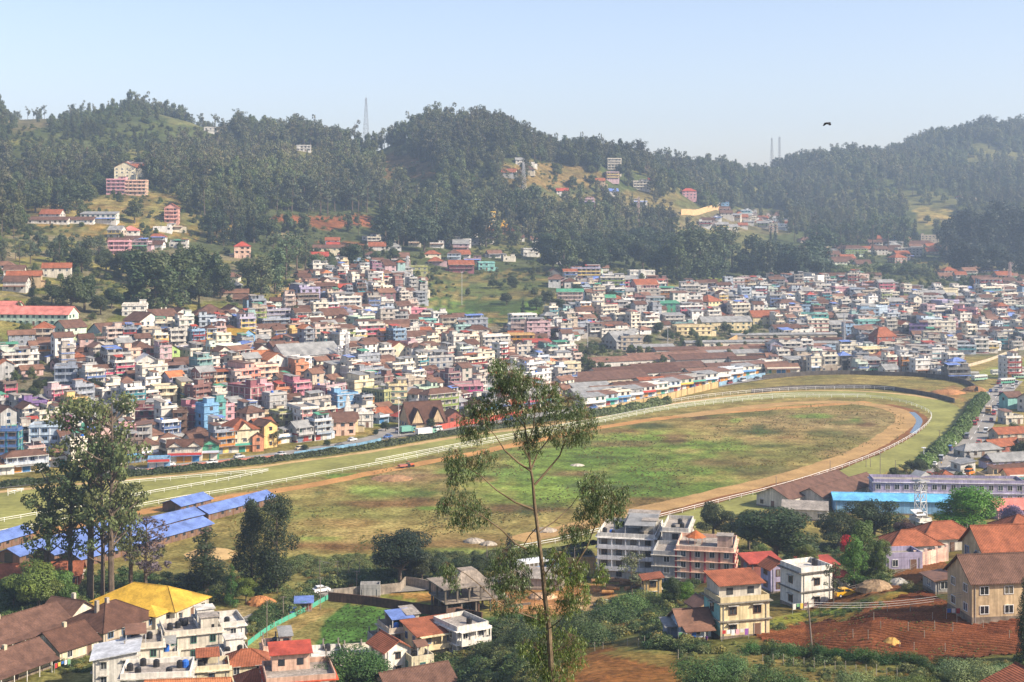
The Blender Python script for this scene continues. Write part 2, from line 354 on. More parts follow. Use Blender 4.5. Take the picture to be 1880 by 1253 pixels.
zone([(915, 298), (1040, 298), (1110, 318), (1060, 345), (930, 345)], '#94784e', .8, 1200, 1800)
zone([(1000, 360), (1240, 345), (1260, 400), (1020, 400)], '#8a7550', .6, 1100, 1800)
zone([(1240, 385), (1440, 385), (1440, 430), (1240, 420)], '#8c7a62', .6, 1100, 1900)
zone([(1680, 385), (1750, 383), (1750, 408), (1680, 410)], '#b09a60', .9, 1300, 2100)
zone([(1690, 480), (1850, 478), (1850, 510), (1700, 505)], '#958052', .8, 1100, 1700)
zone([(1280, 515), (1340, 508), (1400, 512), (1330, 528)], '#99a04e', .9, 900, 1500)
zone([(0, 505), (90, 515), (90, 530), (0, 545)], '#b09a58', .6, 700, 1000)
zone([(0, 615), (150, 600), (300, 610), (320, 625), (110, 640), (0, 635)], '#80804a', .9, 560, 780)
zone([(775, 515), (1000, 498), (1000, 545), (900, 560), (785, 545)], '#8b7a4c', .85, 780, 1250)
zone([(780, 545), (900, 548), (960, 560), (1000, 580), (860, 602), (785, 600)], '#667c3e', .95, 740, 1150)
m = inpoly(UGN, VGN, [(780, 520), (1000, 520), (1000, 590), (860, 605), (780, 600)]) & (YG > 740) & (YG < 1150)
def terraces(m, step, cell, pal, riser):
    """narrow fields that follow the contour, each with its own crop, divided by weedy risers"""
    global CG
    k = ZG/step + (vnoise(XG/40, YG/40, 9)-.5)*.8; idn = np.floor(k); cx_ = np.floor(XG/cell + idn*.37); hsh = np.abs(np.sin(idn*12.9898 + cx_*78.233)*43758.5453) % 1.0
    cols = np.array([hexrgb(c) for c in pal])[(hsh*len(pal)).astype(int)]; rs_ = ((k-idn) < .24) | ((XG/cell + idn*.37 - cx_) < .07)
    cols[rs_] = hexrgb(riser); mm = (m*.9)[..., None]; CG = CG*(1-mm) + cols*mm
terraces(m, 1.5, 16, ['#6f8a3c', '#5d7a38', '#7c8c48', '#86704a', '#4f6a34', '#8f8250'], '#4c5a30')
m = inpoly(UGN, VGN, [(780, 500), (1000, 497), (1000, 545), (900, 556), (785, 545)]) & (YG > 780) & (YG < 1300)
terraces(m, 2.2, 30, ['#8b7a4c', '#7a6a44', '#6c7040', '#94804f'], '#57603a')
m = inpoly(UGN, VGN, [(55, 360), (330, 352), (335, 410), (55, 412)]) & (YG > 900) & (YG < 1500)
terraces(m, 1.6, 60, ['#a3925c', '#948352', '#9c8a56', '#86794a', '#8c7248'], '#75633c')
m = inpoly(UGN, VGN, [(60, 404), (330, 395), (440, 412), (480, 430), (380, 445), (60, 428)]) & (YG > 850) & (YG < 1500)
terraces(m, 2.0, 50, ['#887a50', '#8c7a4c', '#a08048', '#7f7a48'], '#626038')
m = inpoly(UGN, VGN, [(1680, 383), (1750, 383), (1750, 410), (1680, 410)]) & (YG > 1300)
terraces(m, 2.0, 60, ['#b09a60', '#a58f58'], '#7a6a44')
# lower left ground, yards, earth by the road, building site
LB = (YG > 225) & (YG < 345) & (UG < 1250)
blend(LB & (vnoise(XG/10, YG/10, 41) > 0.4), hexrgb('#8b8250'), .8)
zone([(400, 1120), (480, 1105), (500, 1130), (430, 1155), (400, 1140)], '#b59a78', .8, 200, 345)
zone([(470, 1160), (560, 1110), (610, 1120), (560, 1150), (480, 1180)], '#a88a5a', .7, 200, 345)
zone([(0, 1080), (130, 1075), (130, 1100), (0, 1100)], '#a07a48', .8, 200, 345)
zone([(330, 1085), (470, 1075), (520, 1090), (470, 1105)], '#8f7a4c', .8, 200, 345)
zone([(595, 1140), (640, 1108), (810, 1130), (880, 1135), (870, 1150), (760, 1170), (580, 1190)], '#4f7034', 1.0, 225, 345)
zone([(640, 1103), (740, 1090), (800, 1095), (800, 1122), (760, 1118)], '#8f9048', 1.0, 225, 345)
zone([(700, 1088), (800, 1085), (830, 1100), (790, 1108)], '#b58650', 1.0, 225, 345)
zone([(880, 1135), (990, 1125), (1000, 1190), (880, 1200)], '#50683a', 1.0, 215, 345)
zone([(905, 1090), (1110, 1070), (1140, 1100), (1090, 1132), (1000, 1132), (900, 1120)], '#c08a5c', 1.0, 235, 345)
zone([(1040, 1095), (1120, 1092), (1110, 1125), (1050, 1130)], '#c8a27c', .9, 235, 345)
zone([(880, 1150), (940, 1140), (1000, 1160), (880, 1168)], '#a27c50', .7, 215, 345)
# right foreground hill: red-brown vegetable plots, paths
HB = (YG < 330) & (YG > 120) & (ZG > 3) & (UG > 850)
blend(HB, hexrgb('#6f6c3c'), .9)
blend(HB & (vnoise(XG/6, YG/6, 51) > .5), hexrgb('#7c6238'), .6)
zone([(1010, 1225), (1110, 1190), (1240, 1205), (1250, 1260), (1000, 1260)], '#9a6236', .9, 130, 330)
zone([(1100, 1200), (1180, 1180), (1260, 1195), (1240, 1230)], '#7f7640', .7, 130, 330)
zone([(1380, 1165), (1460, 1150), (1560, 1140), (1600, 1110), (1700, 1085), (1760, 1120), (1900, 1130), (1900, 1200), (1700, 1215), (1560, 1200), (1430, 1190)], '#74452c', 1.0, 130, 330)
zone([(1530, 1090), (1570, 1072), (1720, 1030), (1760, 1060), (1640, 1085), (1560, 1105), (1480, 1122)], '#7a5238', .95, 130, 330)
zone([(1650, 1045), (1730, 1028), (1740, 1045), (1680, 1060)], '#8f5028', .95, 130, 330)
zone([(1400, 1150), (1470, 1125), (1600, 1105), (1690, 1070), (1720, 1050), (1730, 1060), (1690, 1085), (1610, 1118), (1540, 1142), (1420, 1165)], '#a8803f', .9, 130, 330)
zone([(1390, 1145), (1480, 1120), (1545, 1118), (1500, 1132), (1410, 1158)], '#8a8c3c', .9, 130, 330)
zone([(1495, 1123), (1590, 1108), (1600, 1114), (1540, 1130), (1495, 1130)], '#5f7a30', .8, 130, 330)
zone([(1690, 985), (1880, 980), (1880, 1010), (1700, 1000)], '#6f7440', .8, 250, 400)
zone([(1775, 693), (1800, 682), (1850, 664), (1900, 650), (1960, 640), (1960, 692), (1850, 699)], '#9a9a55', 1, 700, 1200)
zone([(1640, 716), (1740, 712), (1780, 722), (1770, 738), (1700, 728)], '#a57b50', .8, 600, 900)
# ---------------------------------------------------------------- ground sheet
def ground_material():
    m = bpy.data.materials.new('ground'); m.use_nodes = True; t = m.node_tree; t.nodes.clear(); N = t.nodes.new; L = t.links.new
    out = N('ShaderNodeOutputMaterial'); p = N('ShaderNodeBsdfPrincipled'); p.inputs['Roughness'].default_value = 0.95; p.inputs['Specular IOR Level'].default_value = 0.1
    a = N('ShaderNodeAttribute'); a.attribute_name = 'Col'; g = N('ShaderNodeNewGeometry'); src = a.outputs['Color']
    for sc, amt, tint in ((0.035, 0.35, (0.9, 1.05, 0.9)), (0.16, 0.50, (1.12, 1.0, 0.82)), (0.9, 0.52, (0.92, 1.02, 0.82)), (5.0, 0.25, (1, 1, 1))):
        n = N('ShaderNodeTexNoise'); n.inputs['Scale'].default_value = sc; n.inputs['Detail'].default_value = 5; L(g.outputs['Position'], n.inputs['Vector'])
        r = N('ShaderNodeMapRange'); r.inputs[1].default_value = 0.32; r.inputs[2].default_value = 0.68; L(n.outputs[0], r.inputs[0])
        x = N('ShaderNodeMix'); x.data_type = 'RGBA'; x.blend_type = 'MULTIPLY'
        cl = N('ShaderNodeMix'); cl.data_type = 'RGBA'; L(r.outputs[0], cl.inputs[0])
        cl.inputs[6].default_value = tuple((1-amt)*c for c in tint) + (1,); cl.inputs[7].default_value = (1+amt*.45, 1+amt*.45, 1+amt*.45, 1)
        x.inputs[0].default_value = 1; L(src, x.inputs[6]); L(cl.outputs[2], x.inputs[7]); src = x.outputs[2]
    L(src, p.inputs['Base Color'])
    b = N('ShaderNodeBump'); b.inputs['Strength'].default_value = 0.7; b.inputs['Distance'].default_value = 0.35
    n = N('ShaderNodeTexNoise'); n.inputs['Scale'].default_value = 0.9; n.inputs['Detail'].default_value = 8; L(g.outputs['Position'], n.inputs['Vector'])
    L(n.outputs[0], b.inputs['Height']); L(b.outputs[0], p.inputs['Normal']); L(p.outputs[0], out.inputs[0]); MATS['ground'] = m
    m2 = m.copy(); m2.name = 'ploughed_soil'; MATS['ploughed_soil'] = m2; t = m2.node_tree
    w = t.nodes.new('ShaderNodeTexWave'); w.inputs['Scale'].default_value = 0.42; w.inputs['Distortion'].default_value = 1.2; w.inputs['Detail'].default_value = 2; w.inputs['Detail Scale'].default_value = 0.5
    g = [n for n in t.nodes if n.type == 'NEW_GEOMETRY'][0]; mp = t.nodes.new('ShaderNodeMapping'); mp.inputs['Rotation'].default_value = (0, 0, 1.15)
    t.links.new(g.outputs['Position'], mp.inputs[0]); t.links.new(mp.outputs[0], w.inputs['Vector'])
    b = [n for n in t.nodes if n.type == 'BUMP'][0]; b.inputs['Distance'].default_value = 0.3; b.inputs['Strength'].default_value = 1.0
    for l in list(b.inputs['Height'].links): t.links.remove(l)
    t.links.new(w.outputs['Fac'], b.inputs['Height'])
ground_material()
nu, ny = ZG.shape
ZT = ZG.copy()
V = np.stack([XG, YG, ZT], -1).reshape(-1, 3)
ii, jj = np.meshgrid(np.arange(nu-1), np.arange(ny-1), indexing='ij')
Fq = np.stack([ii*ny+jj, (ii+1)*ny+jj, (ii+1)*ny+jj+1, ii*ny+jj+1], -1).reshape(-1, 4)
PLOW = [(1380, 1165), (1460, 1148), (1560, 1138), (1600, 1110), (1700, 1085), (1760, 1120), (1900, 1130), (1900, 1200), (1700, 1215), (1560, 1200), (1430, 1190)]
PLOW2 = [(1530, 1090), (1570, 1072), (1720, 1035), (1740, 1055), (1640, 1085), (1560, 1105), (1480, 1122)]
pm = ((inpoly(UG, VG, PLOW) | inpoly(UG, VG, PLOW2)) & (YG > 130) & (YG < 330))
gme = mesh_np('ground', V, Fq, ['ground', 'ploughed_soil'], None, pm[:-1, :-1].reshape(-1).astype(int), True)
at = gme.attributes.new('Col', 'FLOAT_COLOR', 'POINT'); c4 = np.ones((nu*ny, 4), np.float32); c4[:, :3] = CG.reshape(-1, 3); at.data.foreach_set('color', c4.ravel())
tag(link('ground', gme), kind='structure')

# ---------------------------------------------------------------- lines on the valley floor
def smooth(pts, step=6.0):
    """Catmull-Rom through 2D points, resampled about every step metres"""
    P_ = [Vector((p[0], p[1])) for p in pts]; out = []
    P_ = [P_[0]*2 - P_[1]] + P_ + [P_[-1]*2 - P_[-2]]
    for i in range(1, len(P_) - 2):
        a, b, c, d = P_[i-1:i+3]; n = max(1, int((c-b).length / step))
        for k in range(n):
            t = k / n; out.append(0.5*((2*b) + (c-a)*t + (2*a-5*b+4*c-d)*t*t + (3*b-a-3*c+d)*t**3))
    out.append(P_[-2]); return out
def px(pts, z=0.0, step=6.0, ground=False):
    return smooth([(G(*p) if ground else flatpt(p[0], p[1], z)).to_2d() for p in pts], step)
def sides(line, w0, w1):
    n = len(line); L_, R_ = [], []
    for i in range(n):
        d = (line[min(i+1, n-1)] - line[max(i-1, 0)]).normalized(); q = Vector((-d.y, d.x))
        L_.append(line[i] + q*w0); R_.append(line[i] + q*w1)
    return L_, R_
SHEETN = [0]
def sheet_mb(mb, line, w0, w1, z, m, c, drape=False):
    if m == 'earth': line = smooth([tuple(p) for p in line], 2.0)
    a, b = sides(line, w0, w1)
    if m == 'earth':           # worn, ragged edges
        g_ = random.Random(len(line)); k = 0; l_ = .0
        for i in range(len(a)):
            k = .75*k + g_.uniform(-.4, .4); l_ = .75*l_ + g_.uniform(-.4, .4); d = (a[i]-b[i]).normalized(); a[i] = a[i] + d*k; b[i] = b[i] - d*l_
    vs = []
    for p in a: vs.append((p.x, p.y, (H(p.x, p.y) if drape else 0) + z))
    for p in b: vs.append((p.x, p.y, (H(p.x, p.y) if drape else 0) + z))
    n = len(a); mb.add(vs, [(i, n+i, n+i+1, i+1) for i in range(n-1)], m, c)
def sheet(name, line, w0, w1, z, m, c, drape=False):
    mb = MB(); sheet_mb(mb, line, w0, w1, z, m, c, drape); return tag(mb.build(name), kind='structure')
def poly_sheet(name, pts2, z, m, c):
    from mathutils.geometry import tessellate_polygon
    vs = [Vector((p.x, p.y, z)) for p in pts2]; tr = tessellate_polygon([vs]); mb = MB()
    fs = []
    for t in tr:
        a, b, d = [vs[i] for i in t]
        fs.append(t if (b-a).cross(d-a).z > 0 else t[::-1])
    mb.add([tuple(v) for v in vs], fs, m, c); return tag(mb.build(name), kind='structure')
def flatmat(name, n1, n2, rough=0.95, wave=None):
    mat(name, rough, 0.1, n1, n2, wave=wave)
flatmat('turf', (0.06, 0.30), (0.5, 0.22)); flatmat('earth', (0.12, 0.30), (1.2, 0.25)); flatmat('asphalt', (0.15, 0.25), (2.0, 0.12)); flatmat('crops', (0.12, 0.3), (1.5, 0.35))
mat('water', 0.08, 0.5, base=(0.05, 0.08, 0.12))

RAIL_PX = [(-260, 1030), (-120, 1006), (0, 982), (83, 967), (304, 924), (440, 901), (600, 872), (734, 848), (820, 830), (920, 812), (1000, 797), (1095, 779), (1236, 752), (1400, 734), (1500, 730), (1597, 731), (1646, 737), (1681, 747), (1705, 758), (1710, 769), (1695, 788), (1646, 819), (1575, 850), (1484, 881), (1400, 905), (1346, 918), (1256, 941), (1160, 966), (1098, 979), (1020, 998), (940, 1012)]
OUT_PX = [(-260, 945), (-120, 921), (0, 904), (131, 891), (256, 880), (480, 857), (700, 827), (832, 804), (1000, 782), (1100, 766), (1225, 744), (1350, 727), (1450, 719), (1560, 718), (1663, 725), (1720, 734), (1762, 750), (1764, 772), (1738, 805), (1700, 832), (1640, 862), (1560, 892), (1480, 916), (1400, 938), (1330, 957), (1250, 975), (1170, 992), (1060, 1012), (950, 1030)]
rail = px(RAIL_PX); outl = px(OUT_PX)
poly_sheet('turf_track', rail + outl[::-1], 0.02, 'turf', hexrgb('#87864c'))
sheet('sand_strip', px(OUT_PX[:16]), -1.2, 2.2, 0.03, 'earth', hexrgb('#b79b6d'))
sheet('dirt_track', px([(-260, 1040), (0, 992), (83, 976), (304, 933), (440, 910), (544, 896), (734, 859), (920, 823), (1095, 787), (1236, 766), (1400, 752), (1500, 745), (1593, 738)]), -3.2, 3.2, 0.012, 'earth', hexrgb('#b08350'))
sheet('dirt_loop', px([(1240, 764), (1400, 744), (1520, 737), (1600, 742), (1652, 752), (1676, 766), (1668, 784), (1611, 822), (1540, 853), (1435, 883), (1340, 905), (1240, 930), (1150, 952), (1050, 975), (960, 995)]), -7.0, 2.0, 0.016, 'earth', hexrgb('#a58658'))
sheet('brown_bank', px([(1630, 743), (1668, 752), (1690, 765), (1688, 782), (1655, 806), (1600, 835), (1520, 866), (1420, 893), (1300, 923), (1200, 948)]), -2.0, 2.0, 0.02, 'earth', hexrgb('#7d5533'))
sheet('water', px([(1674, 757), (1684, 766), (1688, 774), (1683, 785), (1676, 796)]), -1.3, 1.3, 0.03, 'water', (1, 1, 1))
poly_sheet('bare_patch', smooth([flatpt(u, v).to_2d() for u, v in [(337, 1018), (360, 1009), (400, 1006), (432, 1012), (436, 1022), (410, 1030), (370, 1031), (345, 1027)]], 3), 0.03, 'earth', hexrgb('#b79a6a'))
sheet('lane', px([(-100, 1092), (120, 1075), (300, 1062), (500, 1053), (700, 1046), (850, 1036), (960, 1020), (1100, 994)]), -2.2, 2.2, 0.02, 'earth', hexrgb('#a57950'))
# roads
def road(px_, w, ground=True):
    l = px(px_, ground=ground, step=8); o = sheet('road', l, -w/2, w/2, 0.30 if ground else 0.03, 'asphalt', hexrgb('#8b8781'), drape=ground)
    return l
LROAD_PX = [(-200, 918), (0, 893), (120, 880), (250, 866), (400, 850), (480, 841), (640, 817), (720, 800), (830, 786), (950, 768), (1100, 748), (1250, 721), (1340, 704), (1430, 690)]
lroad = road(LROAD_PX, 10, True)
poly_sheet('road_junction', [flatpt(u, v).to_2d() for u, v in [(640, 818), (690, 797), (700, 780), (740, 786), (800, 778), (850, 784), (790, 795), (720, 806)]], 0.045, 'asphalt', hexrgb('#8b8781'))
RROAD_PX = [(1858, 700), (1836, 722), (1812, 752), (1798, 782), (1778, 815), (1752, 848), (1715, 878), (1690, 896)]
rroad = road(RROAD_PX, 11, True)
froad = road([(370, 1185), (430, 1160), (505, 1124), (590, 1093), (700, 1084), (850, 1073), (990, 1054), (1100, 1036)], 7, True)
# kerb lines of the street and lane markings on the right road
mbk = MB()
a, b = sides(rroad, -0.08, 0.08)
for i in range(0, len(rroad) - 1, 2):
    p, q = rroad[i], rroad[i+1]; d = (q-p).normalized(); nrm = Vector((-d.y, d.x)) * .1
    mbk.add([(p.x+nrm.x, p.y+nrm.y, H(p.x, p.y)+.32), (p.x-nrm.x, p.y-nrm.y, H(p.x, p.y)+.32), (q.x-nrm.x, q.y-nrm.y, H(q.x, q.y)+.32), (q.x+nrm.x, q.y+nrm.y, H(q.x, q.y)+.32)], [(0, 1, 2, 3)], 'painted_metal', (.7, .7, .68))
tag(mbk.build('road_marking'), kind='structure')

# ---------------------------------------------------------------- race rails
def race_rail(label, line, step_posts, hgt=1.25, two=True, maxposts=100):
    p0 = line[0]; t = thing('race_rail', label, 'race rail', (p0.x, p0.y, 0), group='white rails of the racecourse')
    L_ = [Vector((p.x-p0.x, p.y-p0.y, 0)) for p in line]
    for h in ((hgt, hgt*0.55) if two else (hgt,)):
        mb = MB(); mb.tube([v + Vector((0, 0, h)) for v in L_], [0.06 if h == hgt else 0.04]*len(L_), 5, 'painted_metal', (.82, .82, .80)); mb.build('top_bar' if h == hgt else 'middle_bar', t)
    acc = 0; posts = [L_[0]]
    for a, b in zip(L_, L_[1:]):
        l = (b-a).length; s = step_posts - acc
        while s < l: posts.append(a + (b-a)*(s/l)); s += step_posts
        acc = (acc + l) % step_posts
    posts.sort(key=lambda q: abs(q.y + p0.y - 300))
    mb = MB(); mb.box(-.05, .05, -.05, .05, -0.1, hgt, 'painted_metal', (.8, .8, .78)); me = mb.mesh('post')
    for q in posts[:maxposts]: link('post', me, t, q)
    if posts[maxposts:]:
        mb = MB()
        for q in posts[maxposts:]: mb.box(q.x-.07, q.x+.07, q.y-.07, q.y+.07, -.1, hgt, 'painted_metal', (.8, .8, .78))
        tag(mb.build('posts', t), kind='stuff')
    return t
race_rail('long white double rail curving round the whole inside of the grass race track', rail, 6.0)
a, b = sides(rail[10:], 1.9, 2.0)
race_rail('second white rail running close beside the main rail on its far side', px([(690, 849), (820, 824), (1000, 790), (1095, 773), (1236, 747), (1400, 729), (1500, 726), (1590, 728)]), 7.0, 1.1)
race_rail('white rail slanting across the grass at left and joining the lower chute rail', px([(-150, 987), (0, 960), (80, 946), (262, 911), (400, 887), (493, 868)]), 5.0, 1.2)
race_rail('short white rail meeting the slanting rail at its tip, nearest the hedge', px([(200, 894), (242, 889), (380, 877), (480, 868), (493, 868)]), 5.0, 1.2)
race_rail('small stub of white rail on the grass at the left edge', px([(14, 905), (44, 903), (14, 911)]), 3.0, 1.1)
race_rail('white fence of the outer bend in front of the dark stone wall', px([(1227, 741), (1310, 729), (1400, 721), (1500, 716), (1600, 715), (1653, 719)]), 5.0, 1.6)

# ---------------------------------------------------------------- walls, fences
def wall(name, label, cat, pts, h, th, m, c, ground=True, step=8, post=None, group=None, z0=-1.0):
    l = px(pts, ground=ground, step=step); p0 = l[0]; zb = H(p0.x, p0.y)
    t = thing(name, label, cat, (p0.x, p0.y, zb), group=group)
    A, B = sides(l, th/2, -th/2); mb = MB()
    for i in range(len(l)-1):
        hz = [H(q.x, q.y) - zb for q in (l[i], l[i+1])]
        bq = [(A[i].x-p0.x, A[i].y-p0.y, hz[0]+z0), (B[i].x-p0.x, B[i].y-p0.y, hz[0]+z0), (B[i+1].x-p0.x, B[i+1].y-p0.y, hz[1]+z0), (A[i+1].x-p0.x, A[i+1].y-p0.y, hz[1]+z0)]
        tq = [(x, y, z - z0 + h) for x, y, z in bq]
        mb.hexa(bq, tq, m, c)
    mb.build('panel' if name.endswith('fence') else 'wall_body', t)
    if post:
        k = 0; mb = MB(); mb.box(-post[0], post[0], -post[0], post[0], z0, h + post[1], m, post[2]); me = mb.mesh('pillar')
        for q in l[::max(1, int(len(l) / 60) + 1)]: link('pillar', me, t, (q.x-p0.x, q.y-p0.y, H(q.x, q.y)-zb))
    return t
wall('stone_wall', 'dark stone wall curving behind the grass at the far bend of the track', 'wall', [(1380, 722), (1470, 715), (1600, 714), (1663, 721), (1720, 731), (1752, 740)], 2.0, .5, 'concrete', hexrgb('#5b5652'))
wall('stone_wall', 'long dark wall between the bus stand and the scrub beyond the far bend', 'wall', [(1400, 697), (1480, 690), (1560, 688), (1620, 690), (1700, 693), (1770, 705), (1795, 720)], 2.3, .5, 'concrete', hexrgb('#57514c'))
wall('boundary_wall', 'tan boundary wall climbing beside the street right of the lone eucalyptus', 'wall', [(1100, 762), (1225, 735), (1250, 728), (1318, 712)], 3.0, .4, 'plaster', hexrgb('#b79f72'), post=(.35, .3, hexrgb('#a08a64')))
wall('sheet_fence', 'blue sheet fence beside the street under the market signboards', 'fence', [(1320, 710), (1350, 703), (1378, 696), (1405, 692)], 2.2, .12, 'sheet_metal', hexrgb('#7f9fb4'))
wall('sheet_fence', 'blue sheet fence by the street in front of the pink and cream terrace', 'fence', [(540, 838), (600, 829), (660, 821), (700, 812)], 1.6, .12, 'sheet_metal', hexrgb('#6f96b0'))
wall('kerb_fence', 'low red and white street barrier in front of the brown-roofed shops at left', 'fence', [(262, 868), (330, 860), (400, 852), (520, 840)], 1.1, .15, 'painted_metal', hexrgb('#a86b5c'), post=(.1, .2, (.7, .7, .7)))
wall('boundary_wall', 'low red wall beside the steep brown-roofed church', 'wall', [(800, 792), (850, 783), (900, 775), (960, 764)], 2.4, .3, 'plaster', hexrgb('#b5574a'))
wall('boundary_wall', 'dark brick wall between the green field and the walled grassy yard', 'wall', [(603, 1104), (680, 1112), (760, 1124), (830, 1133), (885, 1142)], 2.0, .3, 'concrete', hexrgb('#5a4438'), step=4)
wall('boundary_wall', 'grey block wall round the far side of the walled grassy yard', 'wall', [(612, 1101), (650, 1096), (735, 1088), (745, 1076), (800, 1087), (835, 1093)], 2.2, .3, 'concrete', hexrgb('#9a8f82'), step=4)
wall('net_fence', 'green net fence running up the bank beside the dirt road', 'fence', [(454, 1187), (490, 1160), (530, 1138), (560, 1124), (585, 1110), (603, 1100)], 1.0, .08, 'cloth', hexrgb('#4f9c84'), step=3, post=(.08, .3, (.3, .2, .15)))
wall('net_fence', 'turquoise net fence below the yellow and red-trimmed terrace', 'fence', [(770, 1208), (800, 1205), (850, 1192), (880, 1185)], 1.5, .08, 'cloth', hexrgb('#2fae98'), step=3, post=(.08, .3, (.5, .5, .5)))
wall('boundary_wall', 'long pale pink parapet wall of the terrace on the hill', 'wall', [(1628, 1049), (1680, 1042), (1738, 1030)], 2.6, .3, 'plaster', hexrgb('#d9b2a0'), step=3, post=(.28, .5, hexrgb('#dcc0b0')))
wall('boundary_wall', 'white compound wall of the playing field at the right edge', 'wall', [(1770, 676), (1810, 665), (1850, 650), (1900, 632)], 1.6, .4, 'plaster', hexrgb('#b5a890'))
wall('boundary_wall', 'pale green retaining wall below the brown-roofed school houses', 'wall', [(100, 634), (160, 628), (240, 615), (330, 602)], 3.0, .4, 'plaster', hexrgb('#b9c79c'), post=(.3, .3, hexrgb('#cfd8b4')))
wall('boundary_wall', 'tan wall beside the lane climbing past the grove', 'wall', [(510, 556), (530, 540), (553, 528)], 4.0, .4, 'plaster', hexrgb('#b5905e'))
wall('boundary_wall', 'low sandy wall stepping down from the long cream school', 'wall', [(1322, 642), (1345, 628), (1365, 618)], 3.0, .4, 'plaster', hexrgb('#b09268'))
wall('boundary_wall', 'cream wall along the hillside above the green-blue hamlet', 'wall', [(1250, 395), (1290, 392), (1335, 388)], 6.0, .6, 'plaster', hexrgb('#c9a77a'))


# ploughed plots on the slope: real furrows and ridges
def furrows(poly, name, dirv, sp, amp, col):
    ps = [G(u, v, 140) for u, v in poly]; x0, x1 = min(p.x for p in ps), max(p.x for p in ps); y0, y1 = min(p.y for p in ps), max(p.y for p in ps); st = .24
    nx, ny_ = int((x1-x0)/st)+1, int((y1-y0)/st)+1; X_, Y_ = np.meshgrid(x0+np.arange(nx)*st, y0+np.arange(ny_)*st, indexing='ij')
    Z_ = np.array([[H(x, y) for y in Y_[0, ::4]] for x in X_[:, 0]]); Z_ = np.apply_along_axis(lambda r: np.interp(Y_[0], Y_[0, ::4], r), 1, Z_)
    c_ = -dirv[1]*X_ + dirv[0]*Y_; wob = (vnoise(X_/5, Y_/5, 3)-.5)*1.1; zz = Z_ + .07 + amp*(np.sin((c_+wob)*2*math.pi/sp)) + (vnoise(X_/.4, Y_/.4, 8)-.5)*.10
    U_ = U0+F*X_/Y_; V_ = V0+(CAMZ-Z_)*F/Y_; ins = inpoly(U_ + (vnoise(X_/2, Y_/2, 4)-.5)*14, V_ + (vnoise(X_/2+9, Y_/2, 5)-.5)*8, poly)
    idx = np.arange(nx*ny_).reshape(nx, ny_); keep = ins[:-1, :-1] & ins[1:, 1:]
    Fq = np.stack([idx[:-1, :-1][keep], idx[1:, :-1][keep], idx[1:, 1:][keep], idx[:-1, 1:][keep]], -1)
    cc = np.array(hexrgb(col))*(.75+.5*vnoise(X_/3, Y_/3, 6)[:-1, :-1][keep][:, None]); cc[:, 1] *= (.95+.15*vnoise(X_/7, Y_/7, 9)[:-1, :-1][keep])
    cr = np.sin((c_+wob)*2*math.pi/sp)[:-1, :-1][keep][:, None]; cc = cc*(1 + .28*cr)  # furrow shading put into the soil colour: crests lighter, troughs darker
    tag(link(name, mesh_np(name, np.stack([X_, Y_, zz], -1).reshape(-1, 3), Fq, ['tilled_soil'], cc)), kind='structure')
mat('tilled_soil', 0.95, 0.05, (0.3, 0.25), (2.5, 0.35))
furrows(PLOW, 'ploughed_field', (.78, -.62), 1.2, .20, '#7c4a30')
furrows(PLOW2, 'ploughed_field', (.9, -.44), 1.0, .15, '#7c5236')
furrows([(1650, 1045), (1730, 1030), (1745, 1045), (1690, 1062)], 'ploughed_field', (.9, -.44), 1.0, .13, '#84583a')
# ---------------------------------------------------------------- buildings
WALLC = {'white': '#d6cfc0', 'off-white': '#cbbfa6', 'cream': '#d8c796', 'pale yellow': '#dcc27a', 'mustard': '#c99b2e', 'yellow': '#dcae2c', 'peach': '#dba884', 'salmon': '#d58d78', 'pink': '#cf8b93', 'rose': '#c2677a',
         'magenta': '#a8467c', 'lilac': '#a79bc2', 'purple': '#7f5c9c', 'pale blue': '#a9c0d4', 'sky blue': '#5ea5d6', 'blue': '#3d6fb0', 'teal': '#3f9c97', 'turquoise': '#6dbfb4', 'mint': '#b4cfae', 'lime': '#9cc23c',
         'emerald': '#1f9e74', 'olive': '#a3a352', 'grey': '#a09e9a', 'dark grey': '#6d6b69', 'beige': '#b8a58a', 'tan': '#c2a065', 'orange': '#cc7838', 'crimson': '#9a4c58', 'rust': '#a34e36', 'brown': '#7e5a43', 'blue-grey': '#8793a6'}
ROOFC = {'brown tiled': ('#694e42', 'roof_tiles'), 'terracotta tiled': ('#95593f', 'roof_tiles'), 'dark brown tiled': ('#5d4236', 'roof_tiles'), 'orange tiled': ('#b87650', 'roof_tiles'), 'red sheet': ('#a84a38', 'sheet_metal'),
         'grey sheet': ('#8f8f8d', 'sheet_metal'), 'rusty sheet': ('#7d5c4a', 'sheet_metal'), 'blue sheet': ('#6b82bd', 'sheet_metal'), 'green sheet': ('#4f8f72', 'sheet_metal'), 'yellow sheet': ('#c9a23c', 'sheet_metal'), 'white sheet': ('#c9ccd0', 'sheet_metal'),
         'pink sheet': ('#cf7f72', 'sheet_metal'), 'sky blue sheet': ('#69b2dd', 'sheet_metal'), 'flat concrete': ('#9b938a', 'concrete'), 'flat white': ('#cfcac0', 'concrete')}
def soft(c, f, up=1.0):
    l = .3*c[0] + .59*c[1] + .11*c[2]; return tuple(min(.8, (x*(1-f) + l*f)*up) for x in c)
WALLC = {k: soft(hexrgb(v), .36, 1.02) for k, v in WALLC.items()}; ROOFC = {k: (hexrgb(v[0]), v[1]) for k, v in ROOFC.items()}
def dk(c, f): return (c[0]*f, c[1]*f, c[2]*f)
